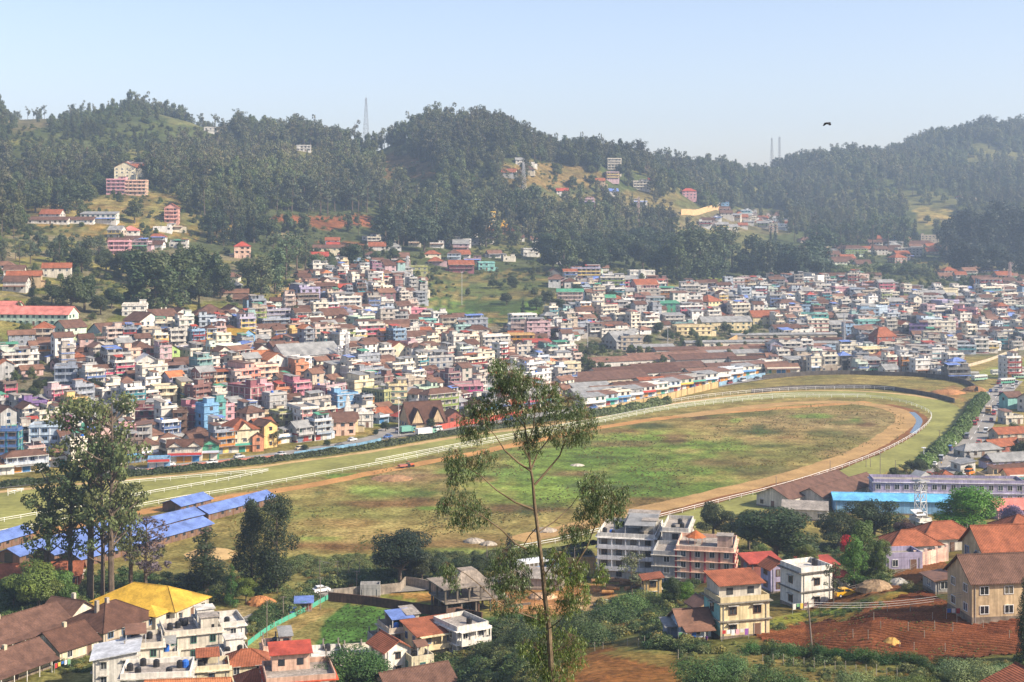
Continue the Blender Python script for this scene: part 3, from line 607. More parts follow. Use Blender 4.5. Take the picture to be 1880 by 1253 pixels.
# shared window and door meshes (front faces -y); one unit is drawn at real size
def win_mesh(fr, hood, split=1):
    mb = MB(); w, h = 1.2, 1.3
    for a, b in ((-w/2-.08, -w/2), (w/2, w/2+.08)): mb.box(a, b, -.10, .05, -.08, h+.08, 'painted_wood', fr)
    mb.box(-w/2, w/2, -.10, .05, -.08, 0, 'painted_wood', fr); mb.box(-w/2, w/2, -.10, .05, h, h+.08, 'painted_wood', fr)
    mb.box(-.03, .03, -.075, .04, 0, h, 'painted_wood', fr)
    mb.box(-w/2, -.03, -.03, .02, 0, h, 'window_glass'); mb.box(.03, w/2, -.03, .02, 0, h, 'window_glass')
    if hood: mb.box(-w/2-.3, w/2+.3, -.55, .02, h+.22, h+.30, 'concrete', hexrgb('#b5b0a6'))
    return mb.mesh('window')
WINM = {(f, hd): win_mesh(c, hd) for f, c in (('white', (.7, .7, .68)), ('brown', (.16, .08, .05)), ('blue', (.12, .22, .4)), ('green', (.08, .25, .18))) for hd in (0, 1)}
mb = MB(); mb.box(-.55, .55, -.06, .03, 0, 2.1, 'painted_wood', (.16, .09, .06)); mb.box(-.62, -.55, -.09, .03, 0, 2.17, 'painted_wood', (.5, .45, .4)); mb.box(.55, .62, -.09, .03, 0, 2.17, 'painted_wood', (.5, .45, .4)); DOORM = mb.mesh('door')
def tank_mb(mb, x, y, z, r=.55, h=1.3, c=None):
    m = 'black_plastic' if c is None else 'painted_metal'; c = c or (1, 1, 1)
    mb.tube([(x, y, z), (x, y, z+h*.8), (x, y, z+h*.95), (x, y, z+h)], [r, r, r*.6, r*.25], 10, m, c)
    mb.tube([(x, y, z+h*.35), (x, y, z+h*.4)], [r*1.05, r*1.05], 10, m, c)
mb = MB(); tank_mb(mb, 0, 0, 0); TANKM = mb.mesh('water_tank')
mb = MB(); tank_mb(mb, 0, 0, 0, .6, 1.3, hexrgb('#2a62b8')); TANKB = mb.mesh('water_tank')
mb = MB(); tank_mb(mb, 0, 0, 0, .6, 1.3, (.75, .75, .73)); TANKW = mb.mesh('water_tank')

def roof_cap(mb, x, y, z, r, rise, posts, zb):
    v = [(x+r*math.cos(t*math.pi/4), y+r*math.sin(t*math.pi/4), z) for t in range(8)] + [(x, y, z+rise)]
    mb.add(v, [(i, (i+1) % 8, 8) for i in range(8)] + [tuple(range(8))[::-1]], 'roof_tiles', hexrgb('#b5683c'))
    for t in range(8): posts.cyl(x+(r-.3)*math.cos(t*math.pi/4), y+(r-.3)*math.sin(t*math.pi/4), zb, z, .07, 5, 'painted_metal', (.5, .3, .2))
class House:
    """Parts are gathered per name; as an individual each becomes a child object, else everything goes to one mesh."""
    def __init__(s, sp, root, bulk):
        s.sp = sp; s.root = root; s.bulk = bulk; s.parts = {}
    def mb(s, name):
        if s.bulk is not None: return s.bulk
        return s.parts.setdefault(name, MB())
    def inst(s, name, me, loc, rz=0, sx=1, sz=1):
        o = link(name, me, s.root, loc, rz); o.scale = (sx, 1, sz)
    def done(s):
        for n, m in s.parts.items():
            if m.f: m.build(n.split('#')[0], s.root)
def roof_solid(mb, w, d, z, kind, rise, ov, m, c, wallm, wc, ridge='x', th=.16):
    """gable / hip / shed roofs; ridge runs along x (or y)"""
    def T(v): return v if ridge == 'x' else [(y, x, zz) for x, y, zz in v]
    a, b = (w/2, d/2) if ridge == 'x' else (d/2, w/2)
    if kind == 'gable':
        sl = rise / b; e = z - ov * sl
        for sg in (1, -1):
            q = [(-a-ov, sg*(b+ov), e), (a+ov, sg*(b+ov), e), (a+ov, 0, z+rise), (-a-ov, 0, z+rise)]
            t = [(x, y, zz+th) for x, y, zz in q]; mb.hexa(T(q), T(t), m, c)
        mb.tube(T([(-a-ov, 0, z+rise+th), (a+ov, 0, z+rise+th)]), [.14, .14], 4, m, dk(c, .75))
        return T([(-a+.02, -b, z), (-a+.02, b, z), (-a+.02, 0, z+rise)]), T([(a-.02, -b, z), (a-.02, b, z), (a-.02, 0, z+rise)])
    if kind == 'hip':
        r = max(a - b, .3); A, B = a+ov, b+ov; e = z - .25
        v = T([(-A, -B, e), (A, -B, e), (A, B, e), (-A, B, e), (-r, 0, z+rise), (r, 0, z+rise)])
        f = [(0, 1, 5, 4), (2, 3, 4, 5), (1, 2, 5), (3, 0, 4), (3, 2, 1, 0)]
        if ridge != 'x': f = [t[::-1] for t in f]
        mb.add(v, f, m, c)
        for p in (0, 1, 2, 3):
            mb.tube([v[p], v[4] if p in (0, 3) else v[5]], [.12, .12], 4, m, dk(c, .75), False)
        mb.tube([v[4], v[5]], [.13, .13], 4, m, dk(c, .75), False)
    if kind == 'shed':
        q = [(-a-ov, -b-ov, z), (a+ov, -b-ov, z), (a+ov, b+ov, z+rise), (-a-ov, b+ov, z+rise)]
        mb.hexa(T(q), T([(x, y, zz+th) for x, y, zz in q]), m, c)
    return None, None
def build_house(sp, bulk=None):
    """sp: x y z yaw w d floors wall roof shape feats"""
    w, d, n, fh = sp['w'], sp['d'], sp['n'], sp.get('fh', 3.0); wc = WALLC[sp['wall']] if sp.get('key') else soft(WALLC[sp['wall']], .42, 1.0); rc, rm = ROOFC[sp['roof']]; ft = sp.get('ft', ''); rnd = random.Random(sp['seed'])
    lod = sp['lod']; root = None
    if bulk is None:
        root = thing(sp.get('name', 'house'), sp['label'], sp.get('cat', 'house'), (sp['x'], sp['y'], sp['z']), sp['yaw'], sp.get('group', 'houses of the town'))
        h = House(sp, root, None)
    else:
        bulk.tf = (sp['x'], sp['y'], sp['z'], math.cos(sp['yaw']), math.sin(sp['yaw'])); h = House(sp, None, bulk)
    Ht = n * fh; base = -sp.get('dig', 3.0); wv = (0.92 + rnd.random() * .16); wc = dk(wc, wv)
    sc = WALLC[sp['side']] if 'side' in sp else wc
    mb = h.mb('walls')
    if 'side' in sp:
        mb.box(-w/2, w/2, -d/2, -d/2+.25, base, Ht, 'plaster', wc); mb.box(-w/2, w/2, -d/2+.25, d/2, base, Ht, 'plaster', sc)
    else: mb.box(-w/2, w/2, -d/2, d/2, base, Ht, 'plaster', wc)
    shape = sp['shape']; top = Ht
    trim = hexrgb(sp['trim']) if 'trim' in sp else dk(wc, 1.15) if rnd.random() < .5 else hexrgb('#bdb7ac')
    if shape == 'flat':
        if n > 1 or 'ledge' in ft:
            lm = h.mb('ledge')
            for k in range(1, n + 1):
                e = .35 if k < n else .45
                lm.box(-w/2-e, w/2+e, -d/2-e, d/2+e, k*fh-.10, k*fh+.04, 'concrete', trim)
        pm_ = h.mb('parapet'); ph = .9; pw = dk(wc, rnd.choice([1, 1.05, .85]))
        pm_.box(-w/2, w/2, -d/2, -d/2+.18, Ht+.04, Ht+ph, 'plaster', pw); pm_.box(-w/2, w/2, d/2-.18, d/2, Ht+.04, Ht+ph, 'plaster', pw)
        pm_.box(-w/2, -w/2+.18, -d/2+.18, d/2-.18, Ht+.04, Ht+ph, 'plaster', pw); pm_.box(w/2-.18, w/2, -d/2+.18, d/2-.18, Ht+.04, Ht+ph, 'plaster', pw)
        rf = h.mb('roof'); rf.box(-w/2+.18, w/2-.18, -d/2+.18, d/2-.18, Ht-.05, Ht+.1, rm, rc)
        if 'cabin' in ft:
            cx = rnd.choice([-1, 1]) * (w/2-2.2); cyy = rnd.uniform(-.2, .3)*d
            cb = h.mb('stair_room'); cb.box(cx-1.6, cx+1.6, cyy-1.5, cyy+1.5, Ht+.1, Ht+2.5, 'plaster', dk(wc, .95)); cb.box(cx-1.85, cx+1.85, cyy-1.75, cyy+1.75, Ht+2.5, Ht+2.65, 'concrete', rc)
            cb.box(cx+1.58, cx+1.62, cyy-.5, cyy+.5, Ht+.1, Ht+2.0, 'window_glass')
        if 'half' in ft:
            u_ = h.mb('half_storey'); sd = rnd.choice([-1, 1]); hw_ = w*rnd.uniform(.3, .5); x0_, x1_ = (-w/2+.02, -w/2+hw_) if sd < 0 else (w/2-hw_, w/2-.02); y1_ = d/2-.02; y0_ = -d/2 + d*rnd.uniform(.1, .4)
            u_.box(x0_, x1_, y0_, y1_, Ht+.06, Ht+2.5, 'plaster', dk(wc, rnd.choice([.9, 1.05, 1.12]))); c2, m2 = ROOFC[rnd.choice(['grey sheet', 'rusty sheet', 'flat concrete', 'brown tiled'])]
            u_.hexa([(x0_-.3, y0_-.4, Ht+2.4), (x1_+.3, y0_-.4, Ht+2.4), (x1_+.3, y1_+.2, Ht+2.9), (x0_-.3, y1_+.2, Ht+2.9)], [(x0_-.3, y0_-.4, Ht+2.5), (x1_+.3, y0_-.4, Ht+2.5), (x1_+.3, y1_+.2, Ht+3.0), (x0_-.3, y1_+.2, Ht+3.0)], m2, c2)
            xm = (x0_+x1_)/2; u_.box(xm-.5, xm+.5, y0_-.05, y0_, Ht+.3, Ht+2.0, 'window_glass')
        if 'rebar' in ft:
            cm_ = MB(); cm_.box(-.13, .13, -.13, .13, .05, rnd.uniform(1.3, 2.2), 'concrete', hexrgb('#8a837a')); cme = cm_.mesh('roof_column') if bulk is None else None
            for a_ in (-w/2+.3, 0, w/2-.3):
                for b_ in (-d/2+.3, d/2-.3):
                    if bulk is None: h.inst('roof_column', cme, (a_, b_, Ht))
        if 'shed' in ft:
            s_ = h.mb('roof_shelter'); c2, m2 = ROOFC[rnd.choice(['rusty sheet', 'grey sheet', 'blue sheet', 'green sheet', 'red sheet', 'grey sheet', 'terracotta tiled'])]
            ww, dd = w*rnd.uniform(.4, .75), d*rnd.uniform(.5, .8); ox = rnd.uniform(-1, 1)*(w-ww)/2
            s_.hexa([(ox-ww/2, -dd/2, Ht+2.1), (ox+ww/2, -dd/2, Ht+2.1), (ox+ww/2, dd/2, Ht+2.8), (ox-ww/2, dd/2, Ht+2.8)], [(ox-ww/2, -dd/2, Ht+2.18), (ox+ww/2, -dd/2, Ht+2.18), (ox+ww/2, dd/2, Ht+2.88), (ox-ww/2, dd/2, Ht+2.88)], m2, c2)
            for a in (-1, 1):
                for b in (-1, 1): s_.box(ox+a*(ww/2-.2)-.08, ox+a*(ww/2-.2)+.08, b*(dd/2-.2)-.08, b*(dd/2-.2)+.08, Ht+.1, Ht+2.2+(b+1)*.3, 'painted_metal', (.4, .4, .4))
            s_.box(ox-ww/2+.2, ox+ww/2-.2, dd/2-.35, dd/2-.2, Ht+.1, Ht+2.5, 'plaster', dk(wc, .9))
        nt_ = sp.get('tanks', 0)
        for k in range(nt_):
            tx = rnd.uniform(-w/2+1, w/2-1); ty = rnd.uniform(-d/2+1, d/2-1)
            if 'tankrow' in ft: tx = -w/2 + 1.2 + k * 1.35; ty = 0
            if bulk is None: h.inst('water_tank', TANKB if (rnd.random() < .12 or 'btank' in ft) else TANKW if rnd.random() < .12 else TANKM, (tx, ty, Ht+.1))
            else: tank_mb(bulk, tx, ty, Ht+.1)
    else:
        rise = sp.get('rise', 0) or min(w, d) * (.30 if shape != 'shed' else .16)
        ridge = sp.get('ridge') or ('x' if w >= d else 'y')
        g1, g2 = roof_solid(h.mb('roof'), w, d, Ht, shape, rise, .55, rm, rc, 'plaster', wc, ridge)
        if g1:
            for g in (g1, g2): mb.add(g, [(0, 1, 2)], 'plaster', wc)
        if shape == 'shed':
            a = w/2 if ridge == 'x' else d/2; b = d/2 if ridge == 'x' else w/2
            for sg in (-1, 1):
                g = [(sg*(a-.02), -b, Ht), (sg*(a-.02), b, Ht), (sg*(a-.02), b, Ht+rise)]
                if ridge != 'x': g = [(y, x, z) for x, y, z in g]
                mb.add(g, [(0, 1, 2)], 'plaster', wc)
            g = [(-a, b-.02, Ht), (a, b-.02, Ht), (a, b-.02, Ht+rise), (-a, b-.02, Ht+rise)]
            if ridge != 'x': g = [(y, x, z) for x, y, z in g]
            mb.add(g, [(0, 1, 2, 3)], 'plaster', wc)
        if 'porch' in ft:
            p = h.mb('porch_roof'); p.hexa([(-w/2, -d/2-2.4, fh*.75), (w/2, -d/2-2.4, fh*.75), (w/2, -d/2, fh*.95), (-w/2, -d/2, fh*.95)], [(-w/2, -d/2-2.4, fh*.78), (w/2, -d/2-2.4, fh*.78), (w/2, -d/2, fh*1.0), (-w/2, -d/2, fh*1.0)], rm, rc)
            q = h.mb('porch_post')
            for k in range(int(w/3)+1): q.box(-w/2+.1+k*3, -w/2+.25+k*3, -d/2-2.3, -d/2-2.15, -1, fh*.76, 'painted_wood', (.6, .58, .52))
        if 'chimney' in ft:
            c = h.mb('chimney')
            for k in range(rnd.randint(1, 2)):
                cx = rnd.uniform(-.3, .3)*w; c.box(cx-.35, cx+.35, -.35, .35, Ht+rise*.4, Ht+rise+.9, 'plaster', dk(wc, .8))
        if 'dormer' in ft:
            for cx in ((-w*.28, w*.28) if 'two' in ft else (0,)):
                dm = h.mb('gable_front'); gw = 2.4; zt = Ht+rise*.72
                dm.add([(cx-gw, -d/2-.6, Ht-.1), (cx+gw, -d/2-.6, Ht-.1), (cx, -d/2-.6, zt)], [(0, 1, 2)], 'plaster', dk(wc, 1.1))
                for sg in (-1, 1):
                    qd = [(cx+sg*(gw+.4), -d/2-.9, Ht-.35), (cx, -d/2-.9, zt+.1), (cx, -d*.1, zt+.1), (cx+sg*(gw+.4), -d*.1, Ht-.35)]
                    dm.hexa(qd, [(x, y, z+.15) for x, y, z in qd], rm, rc)
    if 'annex' in ft:
        a_ = h.mb('annex'); sd = rnd.choice([-1, 1]); aw, ad, ah = rnd.uniform(1.8, 3.2), d*rnd.uniform(.4, .8), rnd.choice([2.2, 2.6]); ay = rnd.uniform(-1, 1)*(d-ad)/2; x0_, x1_ = (w/2, w/2+aw) if sd > 0 else (-w/2-aw, -w/2)
        a_.box(x0_, x1_, ay-ad/2, ay+ad/2, base, ah, 'plaster', dk(wc, rnd.choice([.7, .85, 1.1]))); r_ = h.mb('annex_roof'); c2, m2 = ROOFC[rnd.choice(['grey sheet', 'rusty sheet', 'brown tiled', 'dark brown tiled', 'rusty sheet', 'blue sheet'])]
        zi, zo = ah+.75, ah+.05; za, zb_ = (zi, zo) if sd > 0 else (zo, zi); r_.hexa([(x0_-(.3 if sd < 0 else 0), ay-ad/2-.3, za), (x1_+(.3 if sd > 0 else 0), ay-ad/2-.3, zb_), (x1_+(.3 if sd > 0 else 0), ay+ad/2+.3, zb_), (x0_-(.3 if sd < 0 else 0), ay+ad/2+.3, za)], [(x0_-(.3 if sd < 0 else 0), ay-ad/2-.3, za+.12), (x1_+(.3 if sd > 0 else 0), ay-ad/2-.3, zb_+.12), (x1_+(.3 if sd > 0 else 0), ay+ad/2+.3, zb_+.12), (x0_-(.3 if sd < 0 else 0), ay+ad/2+.3, za+.12)], m2, c2)
    if 'lean' in ft:
        r_ = h.mb('lean_to_roof'); c2, m2 = ROOFC[rnd.choice(['grey sheet', 'rusty sheet', 'blue sheet', 'rusty sheet', 'green sheet'])]
        r_.hexa([(-w/2+.1, -d/2-1.9, 2.1), (w/2-.1, -d/2-1.9, 2.1), (w/2-.1, -d/2, 2.6), (-w/2+.1, -d/2, 2.6)], [(-w/2+.1, -d/2-1.9, 2.18), (w/2-.1, -d/2-1.9, 2.18), (w/2-.1, -d/2, 2.68), (-w/2+.1, -d/2, 2.68)], m2, c2)
        for a_ in (-w/2+.3, w/2-.3): r_.box(a_-.06, a_+.06, -d/2-1.8, -d/2-1.7, -1, 2.12, 'painted_metal', (.3, .3, .3))
    if lod == 0 and bulk is None and 'stable' not in sp:
        for k_, (px_, py_) in enumerate(((-w/2+.5, -d/2-.08), (w/2-.6, -d/2-.08), (w/2+.08, 0))):
            m_ = MB(); m_.tube([(px_, py_, base+1), (px_, py_, Ht-.1)], [.055, .055], 6, 'painted_metal', (.35, .34, .32)); m_.build('drainpipe', root)
        m_ = h.mb('plinth'); m_.box(-w/2-.06, w/2+.06, -d/2-.06, -d/2, base, .45, 'concrete', hexrgb('#85786a')); m_.box(-w/2-.06, -w/2, -d/2, d/2, base, .45, 'concrete', hexrgb('#85786a')); m_.box(w/2, w/2+.06, -d/2, d/2, base, .45, 'concrete', hexrgb('#85786a'))
    # storey bands and balconies
    if 'balcony' in ft and n > 1:
        bm_ = h.mb('balcony')
        bc = hexrgb(sp['bcol']) if 'bcol' in sp else dk(wc, rnd.choice([.7, 1.15, 1.0]))
        for k in range(1, n):
            bm_.box(-w/2+.2, w/2-.2, -d/2-1.3, -d/2, k*fh-.05, k*fh+.08, 'concrete', trim)
            if k == n-1: bm_.box(-w/2+.1, w/2-.1, -d/2-1.4, -d/2-.45, (k+1)*fh-.10, (k+1)*fh+.03, 'concrete', trim)
            for q in range(int(w/3.2)+1): cxq = -w/2+.35+q*(w-.7)/max(1, int(w/3.2)); bm_.box(cxq-.12, cxq+.12, -d/2-1.28, -d/2-1.06, k*fh+.08, (k+1)*fh-.1, 'plaster', bc)
            bm_.box(-w/2+.2, w/2-.2, -d/2-1.3, -d/2-1.2, k*fh+.08, k*fh+.95, 'plaster', bc)
            for sg in (-1, 1): bm_.box(sg*(w/2-.25)-.05, sg*(w/2-.25)+.05, -d/2-1.2, -d/2, k*fh+.08, k*fh+.95, 'plaster', bc)
    if 'band' in ft:
        b_ = h.mb('colour_band'); bc = hexrgb(sp.get('bcol', '#8a3a3a'))
        for k in range(n): b_.box(-w/2-.05, w/2+.05, -d/2-.05, d/2+.05, k*fh+.02, k*fh+.55, 'plaster', bc)
    if 'stripe' in ft:
        b_ = h.mb('pilaster'); bc = hexrgb(sp.get('bcol', '#d8d0c8')); k = -w/2
        while k <= w/2 + .01: b_.box(k-.2, k+.2, -d/2-.16, -d/2, base, Ht, 'plaster', bc); k += w / max(2, round(w/3.4))
        k = -d/2
        while k <= d/2 + .01: b_.box(-w/2-.16, -w/2, k-.2, k+.2, base, Ht, 'plaster', bc); b_.box(w/2, w/2+.16, k-.2, k+.2, base, Ht, 'plaster', bc); k += d / max(2, round(d/3.4))
    gf = 0
    if 'shop' in ft:
        gf = 1; k = -w/2 + .4; i = 0; cols = ['#3f78ad', '#b5b0a6', '#c9b06a', '#9a4038', '#3f8f7c', '#d8d4cc', '#6d7f92', '#c98a3a']
        while k + 2.4 <= w/2 - .1:
            sm = h.mb('shutter#%d' % i); i += 1; c = hexrgb(rnd.choice(cols)); sm.box(k, k+2.3, -d/2-.06, -d/2, 0, 2.3, 'sheet_metal', c); k += 2.7
        sg = h.mb('signboard'); sg.box(-w/2+.1, w/2-.1, -d/2-.35, -d/2-.2, 2.45, 3.25, 'painted_metal', hexrgb(rnd.choice(['#cfd6dd', '#d8d0b8', '#5b8fc0', '#b8443c', '#d9b44a', '#dedad2', '#4f9f8c', '#c0c8d8'])))
        sg.box(-w/2, w/2, -d/2-1.5, -d/2, 2.35, 2.43, 'sheet_metal', hexrgb(rnd.choice(['#8a8a88', '#7d5c4a', '#5b7fa6'])))
    # windows: on the front and both side walls
    if 'blank' not in ft:
        fr = sp.get('frame') or rnd.choice(['white', 'white', 'brown', 'brown', 'blue', 'green']); hd = sp.get('hood', rnd.random() < .55)
        me = WINM[(fr, int(bool(hd)))]; gap = sp.get('gap', 3.1 if lod == 0 else 2.9 if lod == 1 else 3.4); ws = sp.get('ws', rnd.choice([.8, .9, 1.0, 1.1]))*(1.0 if lod < 2 else 1.15)
        rows = [k for k in range(n)]
        faces = [(w, lambda t: (t, -d/2), 0.0), (d, lambda t: (w/2, t), math.pi/2), (d, lambda t: (-w/2, -t), -math.pi/2)]
        if 'noright' in ft: faces = [faces[0], faces[2]]
        for fi, (L_, pos, rz) in enumerate(faces):
            cnt = max(1, int((L_-.8) / gap)); cnt = cnt if L_ > 3 else 0
            for k in rows:
                if fi == 0 and k == 0 and gf: continue
                for i in range(cnt):
                    if lod and rnd.random() < .12: continue
                    t = -L_/2 + L_*(i+.5)/cnt; q = pos(t)
                    if fi == 0 and k == 0 and i == cnt//2 and 'blank' not in ft and cnt > 1 and not gf:
                        if bulk is None: h.inst('door', DOORM, (q[0], q[1], 0), rz)
                        continue
                    if bulk is None: h.inst('window', me, (q[0], q[1], k*fh+.95), rz, ws, ws if fh >= 3 else .9)
                    else:
                        nx, nyy = math.sin(rz), -math.cos(rz); bx = .65*ws
                        if fi == 0: bulk.box(q[0]-bx, q[0]+bx, q[1]-.07, q[1], k*fh+.95, k*fh+2.2, 'window_glass')
                        else: bulk.box(min(q[0], q[0]+nx*.07), max(q[0], q[0]+nx*.07), q[1]-bx, q[1]+bx, k*fh+.95, k*fh+2.2, 'window_glass')
    if bulk is None:
        if 'upper' in sp:
            fx, fy, ox, hh, uw, ur = sp['upper']; a, b = w*fx/2, d*fy/2; ox *= w; c2, m2 = ROOFC[ur]; u_ = h.mb('upper_storey'); z0 = Ht + .1; oy = d/2 - b - .2
            u_.box(ox-a, ox+a, oy-b, oy+b, z0, z0+hh, 'plaster', WALLC[uw])
            for sx_ in (-a*.5, a*.5): u_.box(ox+sx_-.55, ox+sx_+.55, oy-b-.06, oy-b, z0+.8, z0+1.9, 'window_glass')
            r_ = h.mb('upper_roof'); q = [(ox-a-.5, oy-b-.8, z0+hh-.1), (ox+a+.5, oy-b-.8, z0+hh-.1), (ox+a+.5, oy+b+.4, z0+hh+.9), (ox-a-.5, oy+b+.4, z0+hh+.9)]
            r_.hexa(q, [(x, y, z+.1) for x, y, z in q], m2, c2)
        if 'dome' in sp:
            m_ = h.mb('dome'); R_ = sp['dome']; m_.tube([(0, 0, Ht+R_*math.sin(t)) for t in (0, .25, .5, .8, 1.1, 1.35, 1.5)] + [(0, 0, Ht+R_*1.5)], [R_*math.cos(t) for t in (0, .25, .5, .8, 1.1, 1.35, 1.5)] + [.03], 16, 'plaster', hexrgb('#c5c2bc'))
        if 'tower' in sp:
            m_ = h.mb('tower'); t_ = sp['tower']; x0 = -w/2 - 1.4
            for k in range(5): r_ = 2.0 - k*.33; m_.box(x0-r_, x0+r_, -r_, r_, -2 if k == 0 else Ht*.5+k*t_/5-.01*k, Ht*.5+(k+1)*t_/5, 'plaster', hexrgb('#cfcdc6'))
            m_.tube([(x0, 0, Ht*.5+t_), (x0, 0, Ht*.5+t_+1.2)], [.5, .05], 8, 'plaster', hexrgb('#cfcdc6'))
        if 'stable' in sp:
            m_ = MB(); m_.box(-.12, .12, -.08, 0, 0, Ht, 'painted_wood', hexrgb('#7a5a38')); so = m_.mesh('timber_post'); k = -w/2 + 1.2
            while k < w/2 - 1: h.inst('timber_post', so, (k, -d/2, 0)); k += 3.0
            m_ = MB(); m_.box(-.5, .5, -.05, 0, .9, 2.2, 'window_glass'); so = m_.mesh('stall_opening'); k = -w/2 + 2.7
            while k < w/2 - 1.5: h.inst('stall_opening', so, (k, -d/2, 0)); k += 3.0
            h.mb('gable_opening').box(-w/2-.05, -w/2, -1.3, 1.3, 0, 2.4, 'window_glass')
        if 'fin' in sp: h.mb('front_tower').box(-1.6, 1.6, -d/2-.9, -d/2, -2, Ht+1.6, 'plaster', dk(wc, 1.05))
        if 'hipcap' in sp: roof_cap(h.mb('pavilion_roof'), -w*.2, 0, Ht+1.6, 2.4, 1.5, h.mb('pavilion_post'), Ht)
        if 'wing' in sp:
            for k_, (wx, wy) in enumerate(((-w/2-1.5, -d*.28), (-w/2-1.5, d*.3))):
                wm = h.mb('wing#%d' % k_); wm.box(wx-2.6, wx+2, wy-2.8, wy+2.8, base, 2.8, 'plaster', wc); wr = h.mb('wing_roof#%d' % k_)
                v4 = [(wx-3.3, wy-3.5, 2.7), (wx+2.6, wy-3.5, 2.7), (wx+2.6, wy+3.5, 2.7), (wx-3.3, wy+3.5, 2.7), (wx-.3, wy, 4.2)]
                wr.add(v4, [(0, 1, 4), (1, 2, 4), (2, 3, 4), (3, 0, 4), (3, 2, 1, 0)], rm, rc)
    h.done()
    return root

# key buildings: (u, v of the nearest base point, width px of the front, width px of the left or right side that shows, storeys, yaw degrees, wall, roof, shape, features, label or None, more)
KEY = []
def K(u, v, fw, dw, n, yaw, wall, roof, shape, ft='', label=None, **kw): KEY.append(dict(u=u, v=v, fw=fw, dw=dw, n=n, yawd=yaw, wall=wall, roof=roof, shape=shape, ft=ft, label=label, **kw))
# --- left half of the town
K(66, 602, 132, 8, 2, -8, 'mint', 'pink sheet', 'gable', 'ledge', 'long green and white school with salmon pink roof at left edge', cat='school', name='school_building', d_m=11, short='the pink-roofed school', bcol='#5b8a3c', frame='green')
K(16, 577, 40, 6, 1, -6, 'mint', 'pink sheet', 'gable', '', 'small green-walled block with pink roof just above the long school', cat='school', name='school_building', d_m=9)
K(128, 627, 38, 22, 2, 50, 'mint', 'brown tiled', 'gable', '', None, short='the pale green gabled house')
K(248, 584, 44, 16, 2, 12, 'white', 'flat white', 'flat', 'cabin')
K(262, 614, 40, 30, 2, 48, 'white', 'brown tiled', 'gable', 'chimney')
K(294, 604, 44, 20, 2, 46, 'off-white', 'brown tiled', 'gable', 'chimney')
K(205, 626, 60, 26, 1, 46, 'pale blue', 'brown tiled', 'gable', '')
K(330, 600, 34, 14, 2, 30, 'white', 'dark brown tiled', 'gable', '')
K(385, 590, 60, 20, 1, 20, 'mint', 'brown tiled', 'hip', '')
K(425, 590, 50, 20, 1, 24, 'white', 'dark brown tiled', 'gable', '')
K(436, 639, 24, 54, 2, 52, 'sky blue', 'yellow sheet', 'gable', '', 'bright blue hall with a mustard yellow pitched roof above the salmon pink flats', cat='hall', name='hall', short='the yellow-roofed blue hall', ridge='y', side='blue')  # shade on the long walls put into the colour: darker blue than the gable
K(354, 668, 30, 22, 2, 40, 'off-white', 'flat concrete', 'flat', 'shed')
K(305, 668, 34, 16, 2, 38, 'lime', 'brown tiled', 'gable', '', short='the lime green house')
K(255, 668, 40, 20, 2, 35, 'rust', 'brown tiled', 'hip', '')
K(122, 716, 40, 16, 3, 14, 'blue-grey', 'flat concrete', 'flat', 'balcony cabin')
K(146, 712, 12, 20, 3, 55, 'grey', 'brown tiled', 'gable', '')
K(80, 640, 36, 14, 3, 14, 'beige', 'terracotta tiled', 'hip', 'balcony')
K(212, 690, 42, 18, 3, 30, 'grey', 'flat concrete', 'flat', 'shed cabin', tanks=2)
K(238, 680, 22, 18, 3, 38, 'peach', 'flat concrete', 'flat', 'cabin')
K(268, 690, 40, 12, 2, 25, 'white', 'white sheet', 'gable', '', ridge='y')
K(155, 741, 32, 22, 2, 45, 'white', 'rusty sheet', 'hip', 'ledge')
K(350, 690, 60, 16, 1, 25, 'tan', 'brown tiled', 'gable', '')
K(320, 708, 50, 14, 2, 22, 'blue-grey', 'flat concrete', 'flat', 'shed')
K(432, 722, 46, 66, 3, 48, 'salmon', 'flat concrete', 'flat', 'balcony cabin', 'wide salmon pink flat-roofed block of flats below the blue hall', cat='apartment building', name='apartment_building', short='the salmon flats', bcol='#d8866c', tanks=3)
K(480, 712, 40, 20, 3, 38, 'peach', 'flat concrete', 'flat', 'balcony')
K(352, 742, 46, 20, 2, 25, 'pale yellow', 'flat concrete', 'flat', 'band', bcol='#6d9fb0')
K(300, 742, 40, 14, 2, 25, 'cream', 'flat concrete', 'flat', 'balcony')
K(232, 722, 40, 16, 1, 25, 'brown', 'rusty sheet', 'hip', '')
K(268, 736, 36, 10, 1, 25, 'rose', 'flat concrete', 'flat', '')
K(136, 777, 28, 22, 3, 40, 'yellow', 'flat concrete', 'flat', 'band cabin', 'narrow bright yellow house with sky blue lower floors, left part of town', bcol='#5b9fd0')
K(60, 784, 36, 16, 3, 35, 'purple', 'flat concrete', 'flat', 'cabin')
K(92, 790, 26, 16, 3, 40, 'cream', 'flat concrete', 'flat', 'balcony')
K(452, 766, 26, 42, 4, 50, 'crimson', 'flat concrete', 'flat', 'stripe cabin', 'deep crimson four-storey block with a white grid of pilasters', bcol='#d0b8b0', cat='apartment building', name='apartment_building', short='the white-gridded crimson block')
K(480, 760, 26, 14, 4, 38, 'pink', 'flat concrete', 'flat', 'balcony cabin')
K(408, 752, 36, 18, 2, 35, 'off-white', 'flat white', 'flat', 'cabin')
K(370, 770, 60, 14, 1, 22, 'beige', 'flat concrete', 'flat', 'shed')
K(296, 780, 52, 14, 2, 8, 'off-white', 'flat white', 'flat', 'stripe balcony', 'white mosque with a low dome between the crimson and the turquoise houses', cat='mosque', name='mosque', bcol='#d8d4cc', short='the domed mosque', dome=3.2)
K(262, 796, 46, 14, 3, 10, 'crimson', 'flat concrete', 'flat', 'shed balcony')
K(380, 814, 26, 16, 5, 42, 'sky blue', 'flat white', 'flat', 'cabin', 'tall narrow bright sky blue building near the lower left of town', cat='apartment building', name='apartment_building', short='the tall sky blue block')
